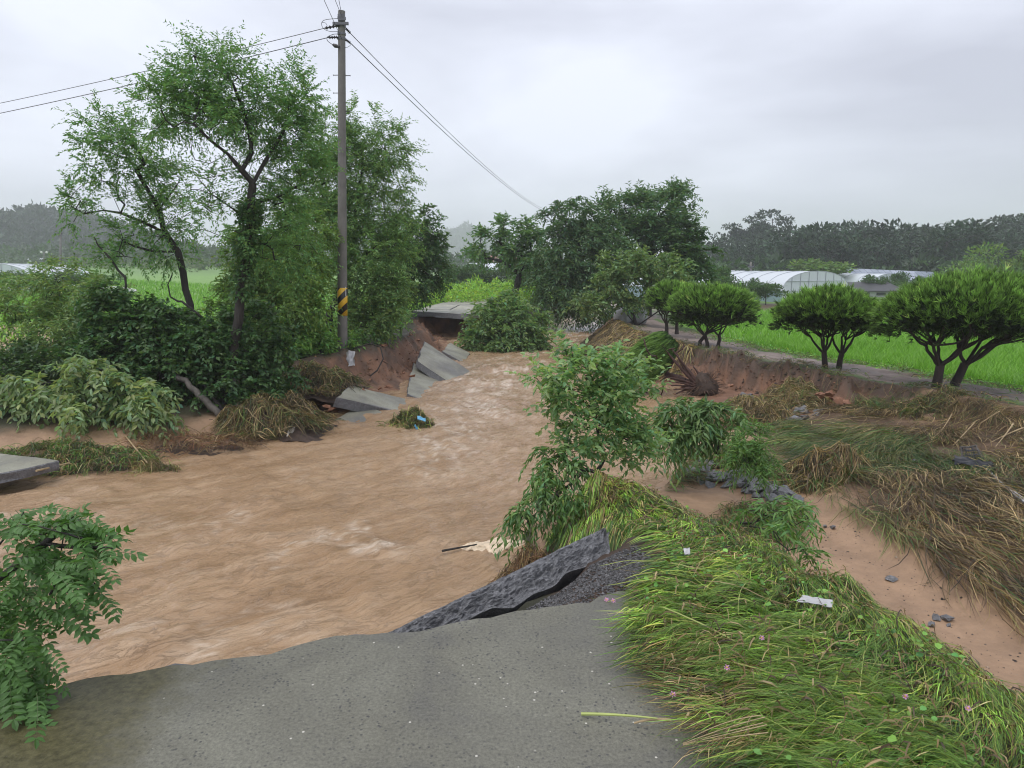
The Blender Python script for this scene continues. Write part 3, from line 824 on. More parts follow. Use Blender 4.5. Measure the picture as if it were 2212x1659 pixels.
def wire(p, q, sag, label, r=.0075, n=40, cat="power line"):
    p, q = np.asarray(p, float), np.asarray(q, float)
    t = np.linspace(0, 1, n)[:, None]
    P = p + (q - p) * t; P[:, 2] -= 4 * sag * (t * (1 - t))[:, 0]
    V, Fs = tube_vf(P, r, 5)
    o = add("power_line", V, Fs, MAT['wire'], base=p); tag(o, label, cat, "overhead wires")
far_top = A(1213, 459, 76)
wire(il1, A(-700, 345, 26), .25, "upper of two wires running left from the striped pole")
wire(il2, A(-700, 367, 26), .25, "lower of two wires running left from the striped pole", .009)
wire(ir1, far_top + np.array((-.3, 0, -.1)), .9, "upper wire running from the striped pole to the far pole", .009, 60)
wire(ir2, far_top + np.array((-.6, 0, -.3)), .7, "lower wire running from the striped pole to the far pole", .011, 60)
for (u0, v0, u1, txt) in ((739, 86, 700, "left"), (737, 32, 724, "middle"), (737, 26, 732, "right")):
    p = A(u0, v0, PY - .12); q = A(u1, 0, PY - .12); d = q - p
    # level wire heading back over the camera
    for Yq in np.linspace(PY - .3, 8, 400):
        w = A(u1, 0, Yq)
        if w[2] <= p[2] + .02: break
    q = p + (w - p) * (PY + 9) / max(.05, (p[1] - w[1]))
    wire(p, q, .0, "%s of three wires leading overhead from the striped pole" % txt, .006)

# ------------------------------------------------------------------ plants: skeletons, leaves, needles, blades
LEAF4 = (np.array([(0, 0, 0), (.42, .5, .10), (1, 0, -.06), (.42, -.5, .10)]), np.array([(0, 3, 2, 1)]))
LEAF7 = (np.array([(0, 0, 0), (.25, .38, .07), (.6, .46, .06), (1, 0, -.12), (.6, -.46, .06), (.25, -.38, .07), (.5, 0, -.02)]),
         np.array([(0, 6, 1, 1), (1, 6, 2, 2), (2, 6, 3, 3), (3, 6, 4, 4), (4, 6, 5, 5), (5, 6, 0, 0)])[:, :3])

def frames(D, r, roll=0.5):
    D = nrm(D)
    up = np.array((0, 0, 1.0)) + r.normal(0, roll, D.shape)
    S = nrm(np.cross(up, D)); N = np.cross(D, S)
    return D, S, N

def bake(tmpl, P, D, S, N, Ls, Ws):
    """place a leaf template many times: returns V, F"""
    TV, TF = tmpl
    V = (P[:, None] + TV[None, :, 0, None] * (D * Ls[:, None])[:, None] + TV[None, :, 1, None] * (S * Ws[:, None])[:, None] + TV[None, :, 2, None] * (N * Ls[:, None])[:, None])
    F = TF[None] + (np.arange(len(P)) * len(TV))[:, None, None]
    return V.reshape(-1, 3), F.reshape(-1, TF.shape[1])

def leaf_cols(col, n, k, r, var=0.22, warm=0.12, dry=0.0):
    c = np.asarray(col) * (2.3, 2.1, 1.75) * (1 + r.normal(0, var, (n, 1)))
    w = r.normal(0, warm, n)
    c[:, 0] *= 1 + w; c[:, 2] *= 1 - w
    if dry > 0:
        q = r.random(n) < dry
        c[q] = np.array((.16, .13, .03)) * (.6 + .8 * r.random((q.sum(), 1)))
    return np.repeat(np.clip(c, .004, .9), k, 0)

def sprays(cent, axis, r, twigs=6, per=9, tl=0.3, droop=0.3, up=0.25, spread=0.7, leaf=(0.09, 0.04), jit=0.25, side=0.9, ldroop=0.25):
    """twigs radiating from cluster centres carrying alternate leaves"""
    n = len(cent)
    P0 = np.repeat(cent, twigs, 0)
    D = nrm(np.repeat(axis, twigs, 0) * 0.8 + r.normal(0, spread, (n * twigs, 3)) + np.array((0, 0, up)))
    ln = tl * (0.55 + 0.8 * r.random(n * twigs))
    t = np.linspace(0.12, 1, per)
    P = P0[:, None] + D[:, None] * (ln[:, None] * t)[..., None]
    P[..., 2] -= droop * ln[:, None] * t ** 2
    P = P + r.normal(0, jit * .1 * tl, P.shape)
    sd = np.where(np.arange(per) % 2 == 0, 1.0, -1.0)[None, :, None]
    S = nrm(np.cross(D, np.array((0, 0, 1.0)) + r.normal(0, .35, D.shape)))
    LD = D[:, None] * 0.75 + S[:, None] * sd * side + r.normal(0, jit, P.shape)
    LD[..., 2] -= ldroop + droop * t[None] * .8
    P = P.reshape(-1, 3); LD = LD.reshape(-1, 3)
    Ls = leaf[0] * (0.65 + 0.6 * r.random(len(P))); Ws = leaf[1] * (0.7 + 0.5 * r.random(len(P)))
    ends = P0 + D * ln[:, None]; ends[:, 2] -= droop * ln
    return P, LD, Ls, Ws, (P0, D, ln, ends)

def blob_pts(blobs, spacing, r, shell=0.6, ry=0.9):
    """blobs in picture units at a distance: (u, v, ru, rv, Y)"""
    C_, AX = [], []
    for bl in blobs:
        u, v, ru, rv, Y = bl[:5]
        c = A(u, v, Y); sx, sz = ru * Y / FPX, rv * Y / FPX
        sy = bl[5] if len(bl) > 5 else ry * (sx + sz) / 2
        n = max(3, int(4 / 3 * np.pi * sx * sy * sz / spacing ** 3 * .75 + 0.9 * (sx + sz) / spacing))
        d = nrm(r.normal(0, 1, (n, 3))); rad = r.random(n) ** (1 / (3 + 4 * shell))
        C_.append(c + d * rad[:, None] * (sx, sy, sz)); AX.append(d * (1 / sx, 1 / sy, 1 / sz))
    C_ = np.concatenate(C_); AX = nrm(np.concatenate(AX))
    return C_, AX

def skeleton(limbs, clusters, r, R0, rtip=0.006, step=0.3, sides=7, wob=0.03, bendup=0.25):
    """limbs: polylines from the root; clusters: points to reach. Returns V,F of one connected-looking wood mesh"""
    nodes, par, chains = [], [], []
    def add_path(pts_, start):
        ids = []
        prev = start
        for p in pts_:
            nodes.append(np.asarray(p, float)); par.append(prev); prev = len(nodes) - 1; ids.append(prev)
        return ids
    for li, pl in enumerate(limbs):
        pl = [np.asarray(p, float) for p in pl]
        q = []
        for a_, b__ in zip(pl[:-1], pl[1:]):
            k_ = max(1, int(np.linalg.norm(b__ - a_) / step))
            for i in range(k_): q.append(a_ + (b__ - a_) * i / k_)
        q.append(pl[-1]); q = np.array(q)
        if len(q) > 3:
            for _ in range(2): q[1:-1] = (q[:-2] + 2 * q[1:-1] + q[2:]) / 4
        q[1:] += r.normal(0, wob, (len(q) - 1, 3))
        if li == 0 or not nodes:
            ids = add_path(q, -1); chains.append(ids)
        else:
            N_ = np.array(nodes); j = int(np.argmin(np.linalg.norm(N_ - q[0], axis=1)))
            if np.linalg.norm(N_[j] - q[0]) < 0.02 or True:
                ids = add_path(q[1:] if len(q) > 1 else q, j); chains.append([j] + ids)
    tips = []
    nl = len(nodes)
    base_n = np.array(nodes)
    order = np.argsort([np.min(np.linalg.norm(base_n - c, axis=1)) for c in clusters]) if len(clusters) else []
    N_ = np.zeros((nl + len(clusters) * 24, 3)); N_[:nl] = base_n; cnt = nl
    for ci in order:
        c = clusters[ci]
        d = np.linalg.norm(N_[:cnt] - c, axis=1)
        cost = d + 0.6 * np.maximum(0, N_[:cnt, 2] - c[2])
        if nl > 4: cost[:max(1, int(nl * .12))] += 0.4
        j = int(np.argmin(cost)); p0 = N_[j]; dist = d[j]
        k_ = int(np.clip(dist / step + 1, 1, 20))
        pj = par[j]; pd = nrm(p0 - N_[pj]) if pj >= 0 else np.array((0, 0, 1.))
        ctrl = p0 + pd * dist * .35 + (c - p0) * .2 + np.array((0, 0, bendup * dist * .3)) + r.normal(0, .06 * dist, 3)
        pth = bezier(p0, ctrl, c, k_ + 1)[1:]
        ids = add_path(pth, j); N_[cnt:cnt + len(ids)] = pth; cnt += len(ids)
        chains.append([j] + ids); tips.append(ids[-1])
    w = np.zeros(len(nodes))
    for t in tips: w[t] += 1
    for i in range(nl): w[i] += 0.02
    for i in range(len(nodes) - 1, -1, -1):
        if par[i] >= 0: w[par[i]] += w[i]
    N_ = np.array(nodes)
    rad = np.maximum(R0 * (w / max(w[0], 1e-6)) ** 0.60, rtip)
    g = Geo()
    for ci, ch in enumerate(chains):
        if len(ch) < 2: continue
        rr = rad[ch].copy()
        if par[ch[0]] >= 0 or ci > 0: rr[0] = rr[1]
        if ci == 0: rr[0] *= 1.25
        g.put(*tube_vf(N_[ch], rr, sides if rr.max() > .03 else 4, cap=False))
    return g

def spawn_leaves(o_tree, base, P, LD, Ls, Ws, col, r, mat, tmpl=LEAF4, n_obj=0, name="crown", var=.22, dry=0.0, roll=.5, warm=.12):
    D, S, N = frames(LD, r, roll)
    if n_obj:
        # the largest in the picture become leaves of their own, sharing three meshes
        dist = np.linalg.norm(P - np.array((0, 0, EYE)), axis=1)
        u = P[:, 0] / np.maximum(P[:, 1], .1)
        sc = Ls / dist - 1e3 * (np.abs(u) > .73)
        pick = np.argsort(-sc)[:n_obj * 2]; pick = r.permutation(pick)[:n_obj]
        rest = np.ones(len(P), bool); rest[pick] = False
        proto = []
        for k_ in range(5):
            cc = leaf_cols(col, 1, len(tmpl[0]), r, var, warm)
            proto.append(mesh_np("leaf", tmpl[0] * (1, .95 + .1 * k_ / 5, 1), [tmpl[1]], cc, True, [mat]))
        for i in pick:
            o = bpy.data.objects.new("leaf", proto[int(r.integers(5))])
            COL.objects.link(o); o.parent = o_tree
            o.matrix_local = Matrix(((D[i, 0] * Ls[i], S[i, 0] * Ws[i], N[i, 0] * Ls[i], P[i, 0] - base[0]),
                                     (D[i, 1] * Ls[i], S[i, 1] * Ws[i], N[i, 1] * Ls[i], P[i, 1] - base[1]),
                                     (D[i, 2] * Ls[i], S[i, 2] * Ws[i], N[i, 2] * Ls[i], P[i, 2] - base[2]), (0, 0, 0, 1)))
        P, D, S, N, Ls, Ws = P[rest], D[rest], S[rest], N[rest], Ls[rest], Ws[rest]
    V, F = bake(tmpl, P, D, S, N, Ls, Ws)
    o = add(name, V, [F], mat, o_tree, base, leaf_cols(col, len(P), len(tmpl[0]), r, var, warm, dry), smooth=False, kind="stuff")
    return o

def tree(name, label, cat, limbs, blobs, col, R0=.1, spacing=.34, twigs=6, per=9, tl=.3, leaf=(.09, .04), droop=.3, seed=1, mat=None, bark=None, group=None,
         tmpl=LEAF4, n_obj=0, shell=.6, up=.25, spread=.7, step=.3, sides=7, rtip=.006, dry=0.0, var=.22, trunk_name="trunk", ldroop=.25, extra=None, jit=.25, warm=.12, ry=.9):
    """limbs as polylines of (u, v, Y); crown as blobs (u, v, ru, rv, Y)"""
    r = np.random.default_rng(seed)
    spacing *= .80; twigs += 1; per += 2; leaf = (leaf[0] * 1.18, leaf[1] * 1.22); R0 *= .8
    LM = [[A(*p) for p in l] for l in limbs]
    base = LM[0][0]
    root = thing(name, label, cat, base, group)
    C_, AX = blob_pts(blobs, spacing, r, shell, ry)
    g = skeleton(LM, C_, r, R0, rtip, step, sides)
    P, LD, Ls, Ws, tw = sprays(C_, AX, r, twigs, per, tl, droop, up, spread, leaf, ldroop=ldroop, jit=jit)
    g.build(trunk_name, bark or MAT['bark'], root, base, smooth=True)
    spawn_leaves(root, base, P, LD, Ls, Ws, col, r, mat or MAT['leaf'], tmpl, n_obj, dry=dry, var=var, warm=warm)
    return root

LOC = (.068, .142, .056); DKG = (.034, .075, .030); LTG = (.095, .17, .05); WIL = (.080, .148, .060)

# --- left bank
tree("locust_tree", "tallest tree on the left, airy crown over ivy-clad dark trunk", "tree",
     [[(478, 885, 12.6), (500, 800, 12.6), (518, 690, 12.6), (530, 590, 12.6), (538, 500, 12.6), (542, 440, 12.5), (546, 395, 12.5)],
      [(546, 395, 12.5), (532, 370, 12.4), (500, 330, 12.2), (455, 305, 12.0), (415, 270, 11.9)],
      [(532, 370, 12.4), (538, 330, 12.6), (560, 290, 12.8), (540, 230, 12.8), (500, 170, 12.7), (465, 130, 12.6)],
      [(546, 395, 12.5), (575, 350, 12.7), (600, 320, 12.9), (625, 270, 13.0)],
      [(500, 330, 12.2), (460, 350, 12.3), (425, 345, 12.3)],
      [(538, 500, 12.6), (500, 450, 12.3), (450, 410, 12.2), (420, 380, 12.2)],
      [(542, 440, 12.5), (600, 430, 12.8), (650, 400, 13.0)]],
     [(458, 122, 46, 34, 12.6), (405, 165, 40, 30, 12.4), (500, 140, 36, 32, 12.7), (440, 175, 85, 48, 12.5), (530, 200, 75, 48, 12.8), (610, 195, 55, 48, 13.0), (645, 235, 34, 46, 13.0), (340, 245, 72, 40, 12.0), (395, 225, 70, 40, 12.2),
      (470, 262, 92, 40, 12.4), (575, 270, 88, 52, 12.9), (645, 320, 60, 52, 13.1), (610, 380, 78, 46, 13.0), (630, 450, 55, 62, 13.2), (590, 470, 55, 50, 12.9), (450, 400, 40, 30, 12.2), (480, 480, 50, 42, 12.3), (600, 540, 55, 45, 13.0), (650, 560, 45, 45, 13.4)],
     LOC, R0=.105, spacing=.325, twigs=6, per=17, tl=.46, leaf=(.062, .022), droop=.12, seed=21, shell=.5)
# ivy on its trunk
def ivy(label, line, rad, n, col, seed, leaf=.075):
    r = np.random.default_rng(seed)
    P = np.array([A(*p) for p in line]); t = r.random(n)
    Q = np.stack([np.interp(t, np.linspace(0, 1, len(P)), P[:, k]) for k in range(3)], 1)
    d = nrm(r.normal(0, 1, (n, 3)) * (1, 1, .5))
    Q = Q + d * rad * (.4 + .8 * r.random((n, 1)))
    base = P[0]
    LD = d + np.array((0, 0, -.6)) + r.normal(0, .3, (n, 3))
    root = thing("ivy", label, "ivy", base)
    spawn_leaves(root, base, Q, LD, np.full(n, leaf), np.full(n, leaf * .8), col, r, MAT['leaf'], name="foliage")
    V, Fs = tube_vf(P + (0, -rad * .4, 0), .012, 5); add("stem", V, Fs, MAT['bark'], root, base)
ivy("dark ivy wrapped round the tallest left tree's trunk", [(520, 640, 12.5), (530, 560, 12.5), (538, 490, 12.5), (541, 440, 12.4)], .17, 1500, DKG, 5)

tree("locust_tree", "leaning tree left of the tallest, crown spread over the far hill", "tree",
     [[(425, 760, 14.0), (412, 660, 14.0), (398, 590, 14.0), (384, 545, 14.0), (362, 500, 14.0), (338, 450, 13.9), (318, 405, 13.8), (300, 370, 13.7)],
      [(362, 500, 14.0), (310, 475, 13.8), (260, 455, 13.6), (215, 448, 13.5), (180, 455, 13.4)],
      [(338, 450, 13.9), (360, 420, 14.0), (395, 385, 14.1)],
      [(384, 545, 14.0), (330, 540, 13.8), (285, 530, 13.7)]],
     [(235, 270, 48, 28, 13.6), (300, 290, 55, 38, 13.8), (245, 335, 68, 45, 13.6), (215, 385, 50, 26, 13.5), (320, 350, 40, 40, 13.8), (185, 432, 46, 26, 13.3), (170, 462, 22, 24, 13.3), (240, 440, 34, 16, 13.5), (360, 400, 50, 32, 14.0),
      (300, 440, 45, 24, 13.8), (375, 465, 50, 36, 14.1), (310, 500, 62, 34, 13.8), (270, 545, 46, 32, 13.7), (360, 545, 40, 22, 14.0)],
     LOC, R0=.085, spacing=.31, twigs=5, per=15, tl=.42, leaf=(.066, .024), droop=.2, seed=22, shell=.5)

tree("acacia_tree", "broad tree right behind the striped pole with pale feathery leaves", "tree",
     [[(712, 715, 20), (724, 650, 20), (738, 590, 20), (752, 540, 20), (765, 470, 20), (780, 400, 20), (785, 330, 20)],
      [(738, 590, 20), (790, 550, 20), (830, 520, 20), (865, 480, 20)],
      [(765, 470, 20), (800, 420, 20), (830, 370, 20)],
      [(752, 540, 20), (710, 470, 20), (690, 400, 20)]],
     [(775, 262, 42, 30, 20), (720, 300, 45, 50, 20), (790, 320, 58, 40, 20), (840, 320, 42, 42, 20.2), (760, 380, 75, 50, 20), (835, 390, 48, 40, 20.2), (700, 400, 52, 60, 20), (800, 450, 66, 42, 20), (740, 470, 60, 52, 20), (850, 480, 44, 40, 20.2),
      (690, 510, 62, 60, 19.5), (800, 540, 70, 46, 19.6), (860, 545, 36, 34, 19.8), (740, 580, 50, 45, 19.6), (810, 610, 56, 45, 19.4)],
     WIL, R0=.13, spacing=.385, twigs=6, per=15, tl=.55, leaf=(.09, .028), droop=.25, seed=23, step=.4)
tree("broadleaf_tree", "dark round tree at the left end of the far road", "tree",
     [[(868, 665, 29), (872, 620, 29), (885, 570, 29), (895, 520, 29)]],
     [(905, 505, 46, 45, 29), (880, 540, 60, 50, 29), (935, 560, 38, 40, 29), (890, 590, 62, 42, 29), (945, 590, 28, 30, 29), (850, 580, 45, 50, 28.6), (900, 470, 28, 26, 29)],
     DKG, R0=.16, spacing=.58, twigs=6, per=9, tl=.5, leaf=(.17, .075), droop=.3, seed=24, step=.5)

# --- shrubs along the left bank
def shrub(label, base_uvY, blobs, col, seed, leaf=(.09, .04), spacing=.3, name="shrub", cat="shrub", nst=5, **kw):
    u, v, Y = base_uvY
    r = np.random.default_rng(seed + 500)
    limbs = []
    for i in range(nst):
        bl = blobs[i % len(blobs)]
        limbs.append([(u + r.normal(0, 10), v, Y + r.normal(0, .1)), ((u + bl[0]) / 2 + r.normal(0, 12), (v + bl[1]) / 2, (Y + bl[4]) / 2), (bl[0], bl[1], bl[4])])
    return tree(name, label, cat, limbs, blobs, col, kw.pop('R0', .035), spacing, seed=seed, leaf=leaf, trunk_name="stems", **kw)

shrub("pale feathery willow shrub at the left edge of the bank", (70, 830, 14.5), [(40, 640, 85, 48, 14.5), (120, 610, 80, 36, 14.6), (190, 650, 70, 42, 14.3), (60, 710, 95, 50, 14), (160, 715, 80, 44, 14)], (.092, .150, .065), 31, (.10, .028), .34, twigs=6, per=10, tl=.45, droop=.5)
shrub("dense dark shrub below the leaning tree", (300, 880, 12.9), [(270, 690, 72, 48, 13), (340, 720, 88, 56, 13), (250, 760, 80, 52, 12.8), (380, 770, 84, 56, 12.9), (320, 820, 92, 46, 12.7), (230, 660, 34, 42, 13)], DKG, 32, (.085, .055), .27, twigs=6, per=9, tl=.3)
shrub("low dark shrub in the shade at the left bank foot", (90, 900, 12.6), [(40, 800, 80, 46, 12.8), (130, 790, 85, 52, 12.8), (200, 820, 70, 46, 12.6), (60, 860, 80, 36, 12.4)], (.030, .062, .026), 33, (.085, .05), .28, twigs=6, per=8, tl=.3)
shrub("shrub with glossy leaves round the foot of the ivy-clad trunk", (530, 880, 12.9), [(450, 760, 66, 60, 12.9), (540, 720, 66, 62, 13.2), (490, 830, 84, 50, 12.7), (580, 790, 58, 60, 13.2), (420, 840, 60, 40, 12.6), (560, 850, 60, 34, 12.8)], DKG, 34, (.08, .052), .28, twigs=6, per=8, tl=.28)
shrub("light green bushy tree between the tallest tree and the pole", (640, 740, 16.5), [(630, 560, 55, 48, 16.8), (600, 600, 58, 48, 16.4), (660, 600, 42, 50, 17.4), (630, 650, 72, 45, 16.4), (668, 670, 34, 42, 17.2)], LTG, 35, (.10, .045), .34, twigs=6, per=9, tl=.4, droop=.4)
shrub("mid-green thicket filling the bank between the two left trunks", (560, 760, 16.2), [(560, 560, 60, 60, 16.2), (590, 650, 62, 60, 16), (520, 640, 46, 50, 16.3), (660, 500, 50, 60, 16.8), (470, 700, 56, 36, 15.5)], (.074, .130, .044), 39, (.09, .034), .31, twigs=6, per=11, tl=.42, droop=.45)
shrub("bright weeds piled round the base of the striped pole", (690, 775, 16.6), [(650, 730, 60, 34, 16.5), (690, 745, 32, 26, 16.6), (610, 770, 50, 30, 15.8), (760, 745, 22, 16, 17.5)], (.085, .17, .05), 36, (.10, .05), .26, twigs=5, per=7, tl=.28, name="weed_clump", cat="weeds")
shrub("tangled green shrub on the red bank behind the pole", (810, 720, 19.2), [(800, 640, 60, 42, 19.2), (835, 680, 44, 40, 19), (780, 700, 50, 36, 18.6), (845, 630, 40, 40, 19.5)], (.065, .115, .045), 37, (.10, .04), .34, twigs=6, per=8, tl=.38)
shrub("fallen shrub with large pale leaves drooping onto the sand", (130, 880, 11.9), [(110, 830, 60, 34, 11.6), (200, 820, 66, 36, 11.5), (270, 850, 55, 40, 11.3), (310, 890, 34, 34, 11.2), (215, 880, 66, 36, 11.2), (30, 830, 50, 34, 11.6), (50, 880, 55, 30, 11.5), (330, 860, 22, 30, 11.3)], (.088, .135, .068), 38, (.118, .052), .30, twigs=5, per=8, tl=.42, droop=.75, tmpl=LEAF7, n_obj=300, ldroop=.5, mat=MAT['leaf_pale'], shell=1.0)
# leaning dead trunks
def log_(label, pts_, r0, r1, mat, name="leaning_log", cat="log", seed=1):
    r = np.random.default_rng(seed)
    P = np.array([A(*p) for p in pts_]); k = 14
    t = np.linspace(0, 1, len(P)); tt = np.linspace(0, 1, k)
    Q = np.stack([np.interp(tt, t, P[:, i]) for i in range(3)], 1); Q[1:-1] += r.normal(0, r0 * .3, (k - 2, 3))
    V, Fs = tube_vf(Q, np.linspace(r0, r1, k) * (1 + r.normal(0, .08, k)), 8)
    o = add(name, V, Fs, mat, base=P[0], smooth=True); return tag(o, label, cat)
log_("bare grey trunk leaning over in front of the ivy-clad tree", [(475, 898, 12.0), (440, 862, 12.1), (395, 818, 12.3), (350, 785, 12.5)], .075, .04, MAT['bark_light'])
log_("thinner dark trunk leaning against the ivy-clad tree's foot", [(488, 892, 12.2), (462, 862, 12.3), (438, 830, 12.4)], .04, .025, MAT['bark'], seed=2)
log_("bare dead branch sticking up from the left shrubs", [(262, 690, 13.2), (275, 610, 13.2), (240, 560, 13.2), (215, 535, 13.2), (203, 512, 13.2)], .028, .008, MAT['bark'], "dead_branch", "branch", 3)
log_("curled dead branch above the shrubs before the paddy", [(440, 690, 13.1), (400, 655, 13.1), (370, 645, 13.1), (362, 615, 13.1), (372, 592, 13.1)], .025, .007, MAT['bark'], "dead_branch", "branch", 4)

# --- middle: bush over the water and the grove beyond
shrub("bush with pale-topped leaves leaning over the river below the road end", (1075, 750, 25.5), [(1065, 692, 44, 38, 25.4), (1102, 665, 42, 30, 25.6), (1130, 700, 46, 42, 25.2), (1080, 725, 66, 34, 25), (1150, 735, 26, 26, 25), (1036, 738, 28, 24, 25), (1105, 750, 56, 14, 24.8)], (.060, .11, .045), 41, (.16, .07), .40, twigs=6, per=8, tl=.5, droop=.55, mat=MAT['leaf_pale'], shell=1.0)
tree("cherry_tree", "small wide tree leaning left beside the far road", "tree",
     [[(1103, 648, 36), (1112, 625, 36), (1128, 600, 36), (1132, 570, 36), (1125, 540, 36)], [(1128, 600, 36), (1090, 560, 36), (1060, 550, 36), (1035, 555, 36)], [(1132, 570, 36), (1160, 540, 36)]],
     [(1110, 500, 50, 24, 36), (1060, 530, 46, 26, 36), (1130, 535, 56, 34, 36), (1035, 548, 24, 14, 36), (1165, 545, 40, 42, 36.3), (1160, 590, 42, 34, 36.3)],
     (.050, .105, .043), R0=.2, spacing=.7, twigs=6, per=9, tl=.62, leaf=(.21, .085), droop=.25, seed=42, step=.5)
tree("willow_tree", "large dark drooping tree in the middle of the grove", "tree",
     [[(1268, 700, 33), (1262, 640, 33), (1255, 580, 33), (1250, 520, 33)], [(1262, 640, 33), (1220, 580, 33), (1200, 540, 33)], [(1262, 640, 33), (1300, 590, 33)]],
     [(1245, 460, 40, 40, 33.5), (1210, 480, 36, 30, 33.5), (1280, 480, 46, 40, 33.5), (1240, 530, 66, 46, 33.2), (1200, 570, 56, 46, 33), (1290, 560, 70, 56, 33), (1240, 620, 72, 45, 32.6), (1200, 640, 40, 40, 32.6), (1285, 650, 66, 34, 32.4)],
     (.040, .082, .042), R0=.22, spacing=.66, twigs=6, per=10, tl=.72, leaf=(.2, .07), droop=.7, seed=43, step=.5)
tree("poplar_tree", "tallest tree of the middle grove with upswept feathery top", "tree",
     [[(1400, 690, 35), (1402, 620, 35), (1405, 550, 35), (1415, 480, 35), (1430, 445, 35)], [(1405, 550, 35), (1370, 500, 35), (1350, 450, 35)], [(1415, 480, 35), (1455, 430, 35), (1470, 425, 35)]],
     [(1380, 440, 24, 24, 35), (1430, 445, 36, 32, 35), (1465, 428, 20, 26, 35), (1350, 470, 46, 40, 35), (1410, 480, 66, 45, 35), (1465, 460, 34, 40, 35), (1340, 530, 62, 50, 34.8), (1420, 550, 78, 50, 34.8), (1310, 470, 30, 30, 35)],
     (.050, .098, .052), R0=.2, spacing=.68, twigs=6, per=10, tl=.8, leaf=(.22, .07), droop=.15, seed=44, step=.5, up=.9)
tree("broadleaf_tree", "dark rounded tree at the right end of the middle grove", "tree",
     [[(1482, 700, 34), (1484, 640, 34), (1486, 570, 34)]],
     [(1475, 520, 40, 34, 34), (1500, 550, 34, 46, 34), (1470, 580, 52, 46, 33.8), (1495, 610, 36, 36, 33.8)],
     (.030, .066, .026), R0=.18, spacing=.66, twigs=6, per=9, tl=.55, leaf=(.22, .1), droop=.25, seed=45, step=.5)
tree("pear_tree", "paler-leaved low tree with thin crooked stems before the grove", "tree",
     [[(1375, 705, 27.5), (1372, 670, 27.5), (1350, 640, 27.5), (1330, 610, 27.5)], [(1372, 670, 27.5), (1395, 640, 27.5), (1410, 600, 27.5)], [(1420, 700, 27.5), (1430, 665, 27.5), (1450, 630, 27.5)], [(1340, 700, 27.5), (1345, 665, 27.5), (1320, 640, 27.5)]],
     [(1390, 570, 34, 34, 27.6), (1340, 580, 44, 34, 27.6), (1440, 590, 48, 36, 27.6), (1310, 620, 42, 34, 27.3), (1380, 620, 60, 32, 27.3), (1460, 625, 40, 30, 27.4), (1270, 660, 34, 26, 27.2)],
     (.075, .125, .058), R0=.09, spacing=.5, twigs=6, per=8, tl=.45, leaf=(.15, .075), droop=.2, seed=46, step=.4, shell=.8)

# ------------------------------------------------------------------ umbrella pines on the right bank
def tufts_vf(P, D, r, n=9, ln=.10, w=.012, spread=.55, col=(.03, .075, .02), tip=(.09, .19, .035)):
    """bundles of needles: thin triangles fanning round a shoot"""
    m_ = len(P)
    Dn = nrm(np.repeat(D, n, 0) + r.normal(0, spread, (m_ * n, 3)))
    P0 = np.repeat(P, n, 0)
    S = nrm(np.cross(Dn, r.normal(0, 1, Dn.shape)))
    Ls = ln * (.6 + .7 * r.random((len(P0), 1)))
    V = np.stack([P0 - S * w / 2, P0 + S * w / 2, P0 + Dn * Ls], 1).reshape(-1, 3)
    F = np.arange(len(V)).reshape(-1, 3)
    k = np.repeat(r.random(m_), n)[:, None]
    c0 = np.asarray(col) * (.7 + .6 * k); c1 = np.asarray(tip) * (.6 + .7 * k)
    C_ = np.stack([c0, c0, c1], 1).reshape(-1, 3)
    return V, F, C_

